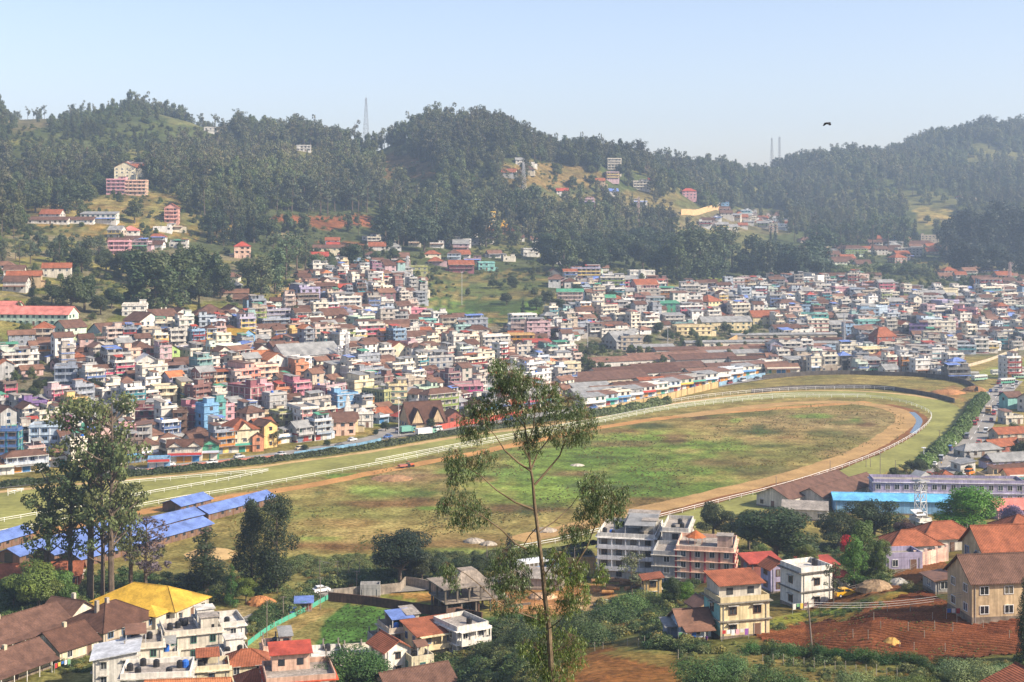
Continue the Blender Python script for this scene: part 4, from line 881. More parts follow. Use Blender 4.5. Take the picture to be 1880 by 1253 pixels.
K(398, 806, 18, 12, 5, 42, 'teal', 'flat concrete', 'flat', 'cabin')
K(350, 802, 14, 18, 4, 50, 'rose', 'flat concrete', 'flat', 'cabin')
K(414, 800, 18, 12, 4, 42, 'pink', 'flat concrete', 'flat', 'shed')
K(440, 832, 52, 22, 3, 26, 'cream', 'terracotta tiled', 'hip', 'dormer shop', 'cream three-storey house with orange hipped roof and front gable facing the street', short='the orange-roofed cream house', ws=1.1)
K(486, 824, 24, 22, 3, 44, 'yellow', 'brown tiled', 'gable', '')
K(340, 850, 62, 10, 2, 10, 'off-white', 'dark brown tiled', 'gable', 'dormer two shop ledge', 'white shop house with two brown gables and turquoise trim by the street', short='the twin-gabled shop house', trim='#4fb0ac')
K(386, 845, 32, 10, 2, 12, 'emerald', 'dark brown tiled', 'gable', 'dormer shop', None)
K(292, 862, 40, 8, 1, 12, 'sky blue', 'flat concrete', 'flat', 'shop')
K(86, 842, 54, 12, 4, 8, 'pale blue', 'flat concrete', 'flat', 'stripe', 'pale blue-grey block with white grid facade beside the teal glass block', bcol='#d2d6da', short='the white-gridded blue-grey block', ws=1.5)
K(16, 850, 40, 10, 4, 5, 'blue', 'flat concrete', 'flat', 'stripe', 'dark teal glass-fronted block at the left edge beside the street', bcol='#2b6f80', ws=1.8, side='teal')
K(122, 832, 20, 10, 4, 20, 'magenta', 'flat concrete', 'flat', 'cabin')
K(160, 838, 30, 10, 3, 14, 'turquoise', 'flat concrete', 'flat', 'shed')
K(232, 842, 24, 12, 4, 30, 'pink', 'flat concrete', 'flat', 'balcony')
K(262, 840, 34, 12, 4, 14, 'grey', 'rusty sheet', 'shed', 'balcony')
K(225, 800, 20, 20, 4, 44, 'off-white', 'flat concrete', 'flat', 'balcony')
K(308, 835, 30, 10, 2, 12, 'dark grey', 'rusty sheet', 'hip', '')
K(330, 812, 26, 10, 4, 14, 'brown', 'flat concrete', 'flat', 'balcony')
K(196, 850, 40, 10, 2, 14, 'rust', 'rusty sheet', 'gable', 'shop')
# --- centre left
K(560, 680, 44, 36, 2, 36, 'white', 'grey sheet', 'gable', 'blank', 'long white hall with dark grey pitched roof beside the lattice masts', cat='hall', name='hall', short='the grey-roofed white hall', ridge='x', w_m=30, d_m=16)
K(500, 686, 36, 20, 2, 34, 'white', 'orange tiled', 'gable', '', ridge='y')
K(520, 700, 40, 10, 1, 20, 'off-white', 'orange tiled', 'gable', '')
K(470, 668, 90, 8, 1, 24, 'white', 'orange tiled', 'gable', 'blank', None)
K(548, 706, 24, 14, 3, 35, 'orange', 'flat concrete', 'flat', 'cabin')
K(545, 628, 30, 12, 2, 35, 'yellow', 'flat concrete', 'flat', 'cabin')
K(580, 628, 30, 14, 2, 35, 'pale yellow', 'flat concrete', 'flat', 'cabin')
K(612, 622, 28, 10, 2, 35, 'cream', 'flat concrete', 'flat', 'balcony')
K(684, 590, 60, 12, 2, 14, 'white', 'flat white', 'flat', 'ledge')
K(608, 600, 44, 18, 2, 36, 'off-white', 'brown tiled', 'gable', 'ledge')
K(662, 615, 30, 22, 3, 42, 'mint', 'flat concrete', 'flat', 'balcony', trim='#5f6e58')
K(722, 620, 56, 14, 2, 30, 'off-white', 'brown tiled', 'gable', 'balcony', short='the left brown-roofed terrace')
K(768, 640, 56, 14, 2, 30, 'cream', 'brown tiled', 'gable', 'balcony')
K(776, 607, 40, 10, 2, 22, 'turquoise', 'flat white', 'flat', 'ledge')
K(826, 645, 48, 20, 2, 20, 'rust', 'terracotta tiled', 'hip', '', 'red walled house with steep terracotta hipped roof in mid town', short='the red hip-roofed house', rise=5)
K(757, 588, 40, 14, 2, 30, 'rose', 'flat concrete', 'flat', 'shed')
K(652, 740, 36, 34, 3, 42, 'cream', 'flat concrete', 'flat', 'noright', None, trim='#c9b890', gap=6)
K(700, 757, 40, 0, 3, -40, 'olive', 'flat concrete', 'flat', 'stripe', None, bcol='#4c5a48', d_m=10)
K(728, 757, 34, 10, 4, 14, 'pale yellow', 'flat concrete', 'flat', 'band', 'tall pale yellow flats with green bands in front of the blank cream block', bcol='#5b7a68', cat='apartment building', name='apartment_building', short='the green-banded yellow flats')
K(782, 750, 36, 12, 3, 20, 'mint', 'flat concrete', 'flat', 'balcony', bcol='#3f8f72')
K(820, 752, 36, 12, 2, 16, 'pale blue', 'flat white', 'flat', 'shed')
K(856, 744, 52, 14, 3, 14, 'pink', 'flat concrete', 'flat', 'balcony cabin', 'pink three-storey block with magenta balconies left of the lone eucalyptus crown', bcol='#b5407a', short='the magenta-balconied block')
K(758, 734, 30, 14, 3, 35, 'beige', 'flat concrete', 'flat', 'cabin')
K(545, 754, 30, 20, 4, 40, 'rose', 'flat concrete', 'flat', 'cabin balcony')
K(515, 754, 30, 14, 3, 36, 'orange', 'flat concrete', 'flat', 'shed')
K(630, 764, 38, 18, 3, 34, 'sky blue', 'flat white', 'flat', 'ledge cabin', None, trim='#d8dce0')
K(664, 786, 38, 8, 2, 10, 'white', 'flat white', 'flat', 'stripe', 'white arcaded mosque with pale stepped tower near the street junction', cat='mosque', name='mosque', tower=9, bcol='#dcd8d0', short='the towered mosque', dome=2.2)
K(618, 802, 62, 14, 2, 16, 'peach', 'brown tiled', 'gable', 'ledge', None, short='the long pink brown-roofed house')
K(640, 795, 30, 8, 2, 16, 'pale yellow', 'brown tiled', 'gable', '')
K(556, 805, 34, 26, 4, 30, 'white', 'flat concrete', 'flat', 'balcony shop', None, bcol='#c98f8a')
K(516, 800, 24, 20, 3, 40, 'olive', 'flat concrete', 'flat', 'balcony')
K(470, 830, 20, 10, 2, 24, 'orange', 'brown tiled', 'gable', '')
K(775, 790, 66, 20, 1, 22, 'tan', 'dark brown tiled', 'gable', 'dormer two', 'low church with steep dark brown roof and twin gables by the red wall', cat='church', name='church', rise=7.5, short='the steep-roofed church')
K(832, 778, 32, 12, 1, 22, 'rust', 'dark brown tiled', 'gable', '')
K(724, 662, 34, 20, 2, 34, 'cream', 'terracotta tiled', 'gable', '')
K(800, 690, 44, 20, 3, 30, 'grey', 'flat concrete', 'flat', 'shed', tanks=3)
K(842, 704, 44, 14, 2, 24, 'lilac', 'flat concrete', 'flat', 'balcony')
K(900, 664, 84, 8, 2, 24, 'peach', 'flat concrete', 'flat', 'tankrow ledge', 'long peach terrace with a row of black water tanks along its roof', tanks=11, short='the tank-topped peach terrace', cat='apartment building', name='apartment_building')
K(764, 506, 40, 8, 2, 8, 'olive', 'flat concrete', 'flat', 'ledge', trim='#b8b83a')
K(846, 502, 46, 8, 2, 8, 'crimson', 'terracotta tiled', 'gable', 'balcony')
K(892, 498, 30, 8, 2, 8, 'turquoise', 'flat white', 'flat', '')
K(706, 560, 36, 10, 2, 14, 'cream', 'flat concrete', 'flat', 'ledge')
K(560, 560, 36, 20, 3, 36, 'lilac', 'flat concrete', 'flat', 'ledge')
K(610, 560, 60, 10, 2, 16, 'blue-grey', 'flat concrete', 'flat', '')
K(500, 610, 50, 16, 2, 30, 'blue-grey', 'flat white', 'flat', 'balcony')
K(640, 540, 50, 8, 1, 16, 'white', 'red sheet', 'gable', '')
K(950, 634, 60, 6, 2, 8, 'mustard', 'flat concrete', 'flat', 'balcony', None, bcol='#b57f2a')
K(985, 648, 48, 8, 2, 10, 'crimson', 'red sheet', 'shed', '')
# --- centre and right
K(1088, 508, 26, 12, 2, 20, 'mint', 'brown tiled', 'gable', '', ridge='y')
K(1177, 513, 46, 8, 2, 6, 'white', 'flat white', 'flat', 'ledge', 'white flat-roofed villa with a stepped front at the foot of the wooded hill', short='the stepped white villa', fin=1)
K(1183, 548, 40, 12, 3, 16, 'pink', 'terracotta tiled', 'gable', 'balcony')
K(1224, 574, 40, 8, 2, 12, 'emerald', 'green sheet', 'shed', '', None, short='the emerald green house')
K(1108, 588, 30, 22, 3, 36, 'off-white', 'flat concrete', 'flat', 'balcony', short='the big off-white corner house')
K(1072, 588, 30, 8, 2, 20, 'peach', 'brown tiled', 'gable', '')
K(1300, 570, 26, 28, 2, 42, 'pale yellow', 'terracotta tiled', 'hip', '', side='blue-grey')
K(1360, 582, 56, 10, 2, 10, 'cream', 'terracotta tiled', 'hip', 'balcony', 'cream house with long terracotta roof next to the purple-grey tree', short='the long terracotta-roofed house')
K(1330, 608, 90, 10, 2, 12, 'pale yellow', 'grey sheet', 'gable', '', 'long pale yellow school block on the slope with two rows of windows', cat='school', name='school_building', short='the long yellow school')
K(1270, 618, 64, 10, 2, 14, 'pale yellow', 'flat concrete', 'flat', 'ledge', 'cream school wing with blank end wall left of the long yellow school', cat='school', name='school_building')
K(1403, 598, 52, 12, 2, 10, 'pale yellow', 'terracotta tiled', 'gable', '', 'cream two-storey school house with red-brown roof at the top of the green bank', cat='school', name='school_building', short='the red-roofed school house')
K(1450, 592, 36, 10, 3, 14, 'off-white', 'flat concrete', 'flat', 'balcony')
K(1140, 645, 44, 30, 2, 30, 'grey', 'grey sheet', 'gable', 'dormer', 'old grey stone building with several pale gables beside the bare trees', cat='public hall', name='public_hall', short='the grey gabled hall', rise=5)
K(1158, 646, 40, 6, 3, 8, 'beige', 'flat concrete', 'flat', 'ledge')
K(1005, 678, 84, 8, 2, 16, 'white', 'flat white', 'flat', 'balcony', None, bcol='#a9b6c9')
K(1018, 690, 92, 6, 2, 16, 'cream', 'flat concrete', 'flat', '', 'long low cream commercial row above the brown market roofs', cat='shop row', name='shop_building', gap=5)
K(1106, 672, 76, 8, 2, 14, 'pale yellow', 'flat concrete', 'flat', 'shop', 'yellow shop row with red panels right of the cream commercial row', cat='shop row', name='shop_building')
K(1500, 600, 30, 10, 3, 12, 'turquoise', 'flat white', 'flat', 'balcony', None, bcol='#2f9a90', side='teal', short='the teal block')
K(1476, 600, 30, 10, 3, 12, 'teal', 'flat concrete', 'flat', '')
K(1493, 528, 12, 28, 3, 50, 'white', 'flat white', 'flat', 'blank', short='the tall white block')
K(1540, 550, 24, 12, 3, 14, 'pink', 'flat concrete', 'flat', '')
K(1570, 552, 28, 8, 3, 12, 'blue-grey', 'flat concrete', 'flat', 'balcony')
K(1606, 586, 30, 16, 3, 30, 'pale blue', 'flat white', 'flat', 'blank', None, side='blue', short='the big blue block')
K(1593, 613, 42, 8, 3, 8, 'turquoise', 'flat white', 'flat', 'band', None, bcol='#b8485a')
K(1620, 652, 34, 16, 4, 22, 'rust', 'terracotta tiled', 'hip', '', 'tall red building with a steep pointed pagoda-like roof', rise=5.5, short='the red pagoda-roofed building')
K(1600, 668, 46, 14, 3, 16, 'pale yellow', 'flat concrete', 'flat', 'balcony', side='grey')
K(1686, 631, 32, 10, 4, -12, 'purple', 'flat concrete', 'flat', '', short='the purple block')
K(1706, 617, 34, 12, 4, 18, 'pale blue', 'flat white', 'flat', 'balcony ledge', None, bcol='#9fc6cc')
K(1772, 598, 40, 20, 4, -22, 'pink', 'flat concrete', 'flat', 'stripe', 'large pink block with dark striped side wall at the right of town', bcol='#8d6468', short='the striped pink block')
K(1696, 554, 80, 8, 2, 10, 'mint', 'grey sheet', 'gable', '', None, w_m=34)
K(1740, 552, 26, 10, 3, 12, 'cream', 'flat concrete', 'flat', 'blank')
K(1735, 575, 30, 20, 3, 30, 'lilac', 'flat concrete', 'flat', 'blank')
K(1852, 537, 26, 10, 2, 16, 'white', 'brown tiled', 'gable', '', ridge='y')
K(1466, 676, 44, 12, 1, 12, 'tan', 'brown tiled', 'hip', '', 'brown hip-roofed bungalow near the far bend of the track', rise=4, short='the brown-roofed bungalow')
K(1534, 676, 56, 10, 1, 8, 'off-white', 'sky blue sheet', 'shed', '', 'low shed with wide pale blue flat roof beside the bungalow', cat='shed', name='shed', short='the pale blue flat shed')
K(1700, 662, 40, 10, 3, 14, 'pink', 'flat concrete', 'flat', 'shed')
K(1560, 512, 110, 4, 1, 4, 'beige', 'brown tiled', 'gable', '', None)
K(1640, 535, 40, 6, 2, 10, 'white', 'flat white', 'flat', 'balcony')
K(1800, 560, 44, 10, 2, 12, 'rust', 'flat concrete', 'flat', 'stripe', bcol='#8a4a40')
# --- right side of the track, along the road
K(1856, 752, 26, 14, 2, 20, 'turquoise', 'brown tiled', 'gable', '')
K(1855, 780, 30, 8, 1, 14, 'off-white', 'flat white', 'flat', 'ledge')
K(1838, 834, 50, 20, 1, 26, 'rust', 'terracotta tiled', 'gable', '', short='the terracotta-roofed roadside house')
K(1795, 842, 66, 16, 1, 20, 'grey', 'grey sheet', 'hip', '')
K(1850, 810, 50, 14, 1, 18, 'beige', 'terracotta tiled', 'gable', '')
K(1768, 868, 26, 8, 1, 14, 'white', 'grey sheet', 'shed', '')
K(1850, 862, 70, 20, 1, 14, 'lilac', 'grey sheet', 'gable', '')
K(1850, 885, 60, 20, 1, 24, 'white', 'dark brown tiled', 'gable', '')
K(1815, 893, 28, 8, 1, 8, 'tan', 'flat concrete', 'flat', '')
K(1734, 890, 24, 8, 1, 8, 'cream', 'terracotta tiled', 'hip', '')
# --- hillside
K(232, 340, 38, 10, 5, 6, 'cream', 'terracotta tiled', 'gable', 'ledge', 'large cream block with red gabled roof alone on the left hillside', short='the big cream hillside block', ridge='y')
K(256, 326, 24, 6, 3, 6, 'cream', 'terracotta tiled', 'gable', 'ledge')
K(215, 358, 34, 8, 4, 6, 'pink', 'flat concrete', 'flat', 'balcony'); K(250, 360, 40, 8, 4, 6, 'peach', 'flat concrete', 'flat', 'balcony')
K(316, 412, 26, 8, 4, 8, 'salmon', 'terracotta tiled', 'gable', 'balcony', short='the salmon hillside house'); K(240, 440, 30, 8, 2, 8, 'white', 'pink sheet', 'hip', '')
K(90, 412, 70, 5, 1, 2, 'white', 'brown tiled', 'gable', ''); K(150, 412, 46, 5, 1, 2, 'white', 'brown tiled', 'gable', '')
K(388, 246, 24, 6, 2, 5, 'white', 'flat white', 'flat', ''); K(408, 242, 18, 6, 2, 5, 'rust', 'flat concrete', 'flat', '', 'small red house among the trees on the upper left slope', short='the red upper-slope house')
K(558, 279, 26, 5, 2, 5, 'white', 'flat white', 'flat', 'ledge', 'white house alone in the dark woods of the upper slope', short='the lone white upper-slope house')
K(662, 234, 30, 5, 1, 5, 'peach', 'orange tiled', 'hip', '')
K(956, 306, 20, 4, 2, 5, 'white', 'grey sheet', 'gable', ''); K(975, 306, 12, 4, 1, 5, 'white', 'flat white', 'flat', '')
K(1126, 318, 26, 6, 5, 8, 'off-white', 'flat concrete', 'flat', 'balcony', 'tall off-white block on the ridge of the centre hill', short='the ridge block')
K(1175, 350, 30, 6, 3, 8, 'off-white', 'flat concrete', 'flat', 'balcony'); K(1120, 364, 28, 5, 2, 5, 'white', 'blue sheet', 'gable', ''); K(1200, 338, 20, 5, 1, 5, 'white', 'red sheet', 'gable', '')
K(1032, 363, 22, 5, 2, 5, 'white', 'red sheet', 'gable', ''); K(1100, 345, 20, 5, 2, 5, 'tan', 'terracotta tiled', 'gable', '')
K(1264, 366, 26, 5, 3, 5, 'pink', 'red sheet', 'hip', ''); K(1330, 388, 14, 4, 3, 5, 'sky blue', 'flat white', 'flat', ''); K(1310, 380, 24, 5, 2, 5, 'white', 'flat white', 'flat', '')
K(610, 470, 70, 5, 2, 8, 'cream', 'brown tiled', 'gable', '', None); K(220, 470, 40, 8, 3, 10, 'pink', 'flat concrete', 'flat', 'balcony'); K(445, 476, 30, 8, 3, 12, 'peach', 'red sheet', 'hip', '')
K(45, 528, 60, 8, 2, 12, 'tan', 'terracotta tiled', 'gable', 'blank'); K(105, 512, 50, 8, 2, 12, 'off-white', 'terracotta tiled', 'gable', '')
K(1450, 470, 10, 4, 1, 5, 'white', 'grey sheet', 'gable', '')


SPLIT = len(KEY)
# --- near: lower left quarter
K(285, 1150, 71, 135, 1, 52, 'off-white', 'yellow sheet', 'hip', '', 'house with a big bright yellow hipped roof and two small wings', fh=3.0, rise=3.0, wing=1, ends=(321, 1149, 383, 1121), d_m=21, short='the yellow-roofed house')
def KE(u1, v1, u2, v2, d, *a, **kw): K((u1+u2)/2, (v1+v2)/2, 10, 10, *a, ends=(u1, v1, u2, v2), d_m=d, **kw)
KE(-40, 1214, 128, 1162, 9, 1, 60, 'cream', 'brown tiled', 'gable', 'porch chimney', 'longest brown-tiled barrack row cut by the left edge', fh=2.7, short='the long brown barracks', cat='barrack', name='barrack')
KE(-40, 1275, 95, 1226, 7.5, 1, 60, 'cream', 'brown tiled', 'gable', 'porch chimney', 'brown-tiled barrack row with cream walls nearest the lower left corner', fh=2.6, cat='barrack', name='barrack')
KE(110, 1222, 181, 1199, 9, 1, 58, 'cream', 'dark brown tiled', 'gable', 'chimney', 'short brown-tiled barrack with its cream gable end towards the viewer', fh=2.7, cat='barrack', name='barrack')
KE(128, 1158, 176, 1140, 8, 1, 58, 'off-white', 'brown tiled', 'gable', 'chimney', None, fh=2.6)
KE(190, 1185, 290, 1152, 12, 1, 48, 'beige', 'dark brown tiled', 'hip', 'chimney', None, fh=2.6)
for i_, (e_, n_) in enumerate([((149, 1043, 389, 976), 'nearest long blue-roofed stable, its right half clear of the trees'), ((100, 1034, 328, 969), 'second blue-roofed stable, partly behind the nearest one'), ((215, 996, 372, 958), 'blue-roofed stable with an open gable end facing right'), ((383, 957, 505, 925), 'blue-roofed stable running behind the tall dark cypress pair'),
    ((332, 943, 388, 929), 'shortest blue-roofed stable, closest to the white rail'), ((36, 1037, 140, 1006), 'blue-roofed stable with its gable end visible near the left edge'), ((-80, 1034, 60, 992), 'blue-roofed stable cut off by the left edge'), ((130, 1010, 215, 984), 'blue-roofed stable hidden behind the left eucalyptus trunks')]):
    KE(*e_, 7.2, 1, 60, 'brown', 'blue sheet', 'gable', 'blank', n_, fh=2.1, rise=1.3, cat='stable', name='stable', group='blue-roofed stables', stable=1, **({'short': 'the blue-roofed stables'} if i_ == 0 else {}))
K(60, 1085, 150, 20, 1, 10, 'rust', 'terracotta tiled', 'gable', '', 'low terracotta-roofed row behind the bushy trees at the left edge', w_m=22, d_m=7, fh=2.8)
K(214, 1262, 70, 20, 3, 12, 'white', 'white sheet', 'shed', 'ledge', 'white three-storey house with a pale sloping roof beside the tiled barracks', w_m=8.5, d_m=10, short='the pale sloping-roofed white house')
K(262, 1240, 60, 10, 3, 16, 'off-white', 'flat concrete', 'flat', 'ledge shed', None, tanks=5, w_m=8, d_m=9)
K(290, 1300, 80, 10, 3, 8, 'white', 'flat concrete', 'flat', 'ledge', 'white terrace-roofed house with a row of black tanks, below the pale sloping roof', tanks=7, w_m=13, d_m=9)
K(350, 1215, 90, 20, 3, 20, 'off-white', 'flat concrete', 'flat', 'ledge cabin', None, tanks=8, w_m=12, d_m=10, short='the tank-crowded white flats')
K(400, 1200, 70, 20, 3, 22, 'white', 'flat white', 'flat', 'ledge cabin', None, tanks=4, w_m=10, d_m=9)
K(345, 1312, 130, 20, 2, 6, 'peach', 'orange tiled', 'gable', '', 'peach house with long orange-tiled roof along the bottom edge', w_m=15, d_m=8)
K(300, 1228, 40, 14, 2, 12, 'off-white', 'flat concrete', 'flat', 'ledge shed', None, tanks=4, w_m=6, d_m=6)
K(428, 1226, 40, 14, 2, 20, 'white', 'flat white', 'flat', 'cabin', None, tanks=3, w_m=5.5, d_m=6)
K(388, 1255, 50, 14, 2, 14, 'cream', 'flat concrete', 'flat', 'shed', None, tanks=3, w_m=7, d_m=6)
K(235, 1222, 30, 14, 2, 20, 'beige', 'rusty sheet', 'shed', '', None, w_m=4.5, d_m=4)
K(330, 1192, 40, 14, 1, 20, 'white', 'rusty sheet', 'shed', '', None, w_m=6, d_m=5)
K(410, 1180, 40, 14, 1, 24, 'white', 'white sheet', 'shed', '', None, w_m=6, d_m=4)
K(768, 1228, 40, 14, 1, 26, 'cream', 'flat concrete', 'flat', 'shed', None, w_m=5, d_m=5, tanks=1)
K(700, 1190, 30, 14, 1, 22, 'grey', 'flat concrete', 'flat', '', None, w_m=5, d_m=5, tanks=2)
K(245, 1300, 60, 20, 1, 6, 'tan', 'orange tiled', 'gable', '', None, w_m=9, d_m=6)
K(452, 1244, 70, 20, 2, 16, 'cream', 'terracotta tiled', 'hip', '', None, w_m=9, d_m=7)
K(470, 1284, 46, 20, 2, 16, 'rust', 'terracotta tiled', 'hip', 'ledge', None, w_m=7, d_m=7, side='blue-grey')
K(548, 1310, 120, 20, 3, 14, 'peach', 'flat concrete', 'flat', 'ledge', 'large peach house with brick-red trimmed windows and a broad empty roof terrace', w_m=13, d_m=11, trim='#c0583c', frame='brown', short='the big peach terrace house', gap=3.0, upper=(.55, .35, -.1, 2.9, 'peach', 'red sheet'))
K(508, 1215, 40, 20, 2, 14, 'peach', 'flat concrete', 'flat', '', None, tanks=4, w_m=6, d_m=6)
K(596, 1236, 50, 14, 2, 12, 'white', 'flat white', 'flat', 'ledge', None, tanks=1, w_m=7, d_m=8)
K(668, 1222, 60, 14, 1, 16, 'off-white', 'flat white', 'flat', '', None, w_m=8, d_m=7)
K(716, 1236, 50, 14, 2, 30, 'white', 'terracotta tiled', 'gable', '', None, w_m=6, d_m=8, ridge='y')
K(735, 1200, 60, 20, 2, 24, 'beige', 'flat concrete', 'flat', 'shed', None, tanks=3, w_m=8, d_m=8)
K(792, 1206, 60, 14, 2, 28, 'pale yellow', 'terracotta tiled', 'shed', 'balcony', 'yellow terrace house with a sloping red-tiled edge roof and stairs', w_m=10, d_m=8, short='the yellow terrace house')
K(846, 1197, 50, 40, 2, 34, 'white', 'flat concrete', 'flat', 'balcony', 'white flat-roofed house with dark side wall at the edge of the green field', w_m=8, d_m=10, tanks=1, side='grey', short='the white house by the green field')
K(760, 1290, 90, 30, 1, 30, 'off-white', 'brown tiled', 'gable', '', 'low white house under a broad brown corrugated roof at bottom centre', w_m=14, d_m=9, short='the brown corrugated roof')
K(680, 1098, 36, 6, 1, 4, 'grey', 'flat concrete', 'flat', 'blank', 'small grey concrete shed in the walled grassy yard', cat='shed', name='shed', w_m=4.4, d_m=3, fh=2.0)
K(558, 1124, 24, 10, 1, 8, 'rust', 'blue sheet', 'shed', '', 'tiny hut with a blue sheet roof above the green net fence', cat='hut', name='hut', w_m=3.2, d_m=3, fh=1.9)
K(978, 1085, 110, 10, 1, -8, 'beige', 'flat concrete', 'shed', 'blank', None, w_m=14, d_m=6, fh=2.6, cat='shed', name='shed')
K(1060, 1062, 60, 10, 1, 6, 'mustard', 'flat concrete', 'flat', '', None, w_m=8, d_m=6, tanks=2, fh=4)
# --- near: hotels and school right of centre
K(1158, 1068, 100, 40, 4, -12, 'white', 'flat concrete', 'flat', 'balcony ledge cabin shed', 'white four-storey hotel with scalloped balconies and a crowded roof, right of the eucalyptus', cat='hotel', name='hotel', w_m=13.5, d_m=17, frame='brown', hood=True, tanks=9, bcol='#d8d8d8', short='the white hotel', gap=2.7, fh=2.5, upper=(.5, .4, .18, 2.0, 'white', 'flat concrete'), trim='#cfccc6')
K(1245, 1060, 42, 30, 4, -12, 'white', 'flat concrete', 'flat', 'ledge', None, w_m=6, d_m=14, fh=2.6, tanks=3)
K(1228, 1080, 42, 30, 3, -12, 'grey', 'flat concrete', 'flat', 'ledge', None, w_m=6, d_m=10, gap=5, fh=2.4)
K(1298, 1072, 92, 40, 3, -12, 'peach', 'flat concrete', 'flat', 'stripe cabin', 'peach hotel with maroon pilasters and a busy roof terrace beside the white hotel', cat='hotel', name='hotel', w_m=12.5, d_m=13, bcol='#9a4a50', frame='white', short='the maroon-striped hotel', gap=2.6, fh=2.35, hipcap=1, ws=.85)
K(1480, 938, 70, 40, 1, -42, 'off-white', 'brown tiled', 'gable', '', 'left of the two long brown-roofed school sheds beside the track', cat='school', name='school_building', w_m=11, d_m=38, ridge='y', fh=3.4, rise=2.6, short='the brown-roofed school sheds')
K(1540, 936, 70, 40, 1, -42, 'off-white', 'brown tiled', 'gable', '', 'right of the two long brown-roofed school sheds, behind the blue hall', cat='school', name='school_building', w_m=9, d_m=34, ridge='y', fh=3.4, rise=2.2)
K(1478, 958, 80, 10, 1, -12, 'off-white', 'flat concrete', 'shed', '', None, w_m=12, d_m=7)
K(1636, 948, 205, 14, 1, -6, 'sky blue', 'sky blue sheet', 'gable', 'blank', 'long hall with blue walls and pale blue roof behind the lattice tower', cat='hall', name='hall', w_m=33, d_m=9, fh=4, rise=1.2, short='the long blue hall')
K(1736, 926, 245, 14, 2, -4, 'lilac', 'flat concrete', 'flat', 'ledge', 'very long pale lilac two-storey school with a flat roof', cat='school', name='school_building', w_m=44, d_m=8, trim='#d4d2d8', gap=2.6, short='the long lilac school', frame='white')
K(1852, 955, 60, 10, 1, 8, 'pink', 'pink sheet', 'gable', '', None, w_m=10, d_m=7)
K(1870, 1002, 40, 10, 1, 8, 'salmon', 'terracotta tiled', 'hip', '', None, w_m=8, d_m=8)
K(1690, 990, 32, 14, 2, 20, 'white', 'flat white', 'flat', 'ledge balcony', 'narrow white ornate church-like house under the lattice tower', cat='chapel', name='chapel', w_m=3.6, d_m=4.5, fh=2.2, ws=.7, upper=(.5, .4, 0, 1.2, 'white', 'white sheet'), short='the ornate white chapel')
K(1668, 1030, 70, 14, 1, 10, 'white', 'terracotta tiled', 'hip', '', 'white bungalow with terracotta hip roof above the pink parapet terrace', w_m=10, d_m=7, short='the terracotta hip bungalow')
K(1730, 1016, 70, 14, 1, 10, 'off-white', 'terracotta tiled', 'hip', '', None, w_m=12, d_m=8)
K(1650, 1050, 50, 10, 1, 8, 'lilac', 'flat concrete', 'flat', '', None, w_m=7, d_m=5, fh=2.5)
# --- near: houses on the foreground slope
K(1480, 1121, 60, 35, 2, 24, 'white', 'flat white', 'flat', 'ledge', 'white cube-like two-storey house with roof parapet and black tank, by the yellow car', w_m=6.6, d_m=6.4, fh=3.3, tanks=1, trim='#6f6a64', gap=3.2, short='the white cube house', frame='brown', hood=True)
K(1515, 1095, 60, 35, 1, 24, 'white', 'red sheet', 'hip', '', 'white annexe with a dark red hipped roof right behind the white cube house', w_m=6.5, d_m=6, fh=3.4)
K(1396, 1082, 60, 20, 2, 14, 'rust', 'red sheet', 'shed', '', 'dark red house with a tilted bright red corrugated roof above the yellow house', w_m=6.5, d_m=5, fh=2.6, short='the tilted red roof house')
K(1500, 1062, 50, 20, 1, 14, 'rust', 'red sheet', 'shed', '', None, w_m=6.5, d_m=4.5, fh=2.4)
K(1422, 1090, 30, 20, 2, 18, 'lilac', 'terracotta tiled', 'gable', '', None, w_m=3.8, d_m=4, fh=2.4)
K(1352, 1172, 80, 40, 2, 16, 'pale yellow', 'flat concrete', 'flat', 'ledge', 'weathered yellow house with turquoise end wall and a terracotta-roofed top floor', w_m=8.4, d_m=6.4, fh=2.8, side='turquoise', frame='brown', hood=True, gap=3.0, upper=(.86, .75, -.02, 2.5, 'off-white', 'terracotta tiled'), short='the yellow and turquoise house', trim='#8a8478')
K(1268, 1176, 50, 30, 1, 12, 'pale blue', 'rusty sheet', 'gable', 'porch', 'low whitewashed shack with rusty corrugated roof left of the yellow and turquoise house', w_m=5, d_m=5, fh=2.7)
K(1238, 1176, 30, 14, 1, 8, 'blue-grey', 'grey sheet', 'shed', '', None, w_m=3, d_m=3, fh=2.2)
K(1288, 1140, 30, 14, 1, 20, 'tan', 'rusty sheet', 'gable', '', None, w_m=3.6, d_m=4, fh=2.5)
K(1196, 1106, 30, 8, 2, 4, 'yellow', 'terracotta tiled', 'shed', '', 'small bright yellow two-storey house half hidden by ivy-covered trees', w_m=3.6, d_m=4, fh=2.3, short='the small yellow house')
K(1872, 1140, 200, 44, 2, 8, 'tan', 'brown tiled', 'gable', 'ledge', 'large tan two-storey house with long brown-tiled roof above the ploughed field', w_m=20, d_m=8.5, fh=2.95, frame='white', trim='#d8a040', gap=3.4, rise=3.0, short='the large tan house', hood=False)
K(1850, 1075, 120, 30, 2, 8, 'tan', 'terracotta tiled', 'gable', '', 'second tan house with terracotta roof behind the large tan house', w_m=13, d_m=8, fh=3.0, rise=3.2, tanks=0)
K(1722, 1092, 30, 10, 1, 8, 'grey', 'rusty sheet', 'shed', '', None, w_m=3.2, d_m=5, fh=2.3)
K(1900, 1330, 80, 20, 1, 14, 'white', 'terracotta tiled', 'gable', '', 'terracotta corrugated roof of a white house in the lower right corner', w_m=9, d_m=6, fh=2.4, ridge='y')

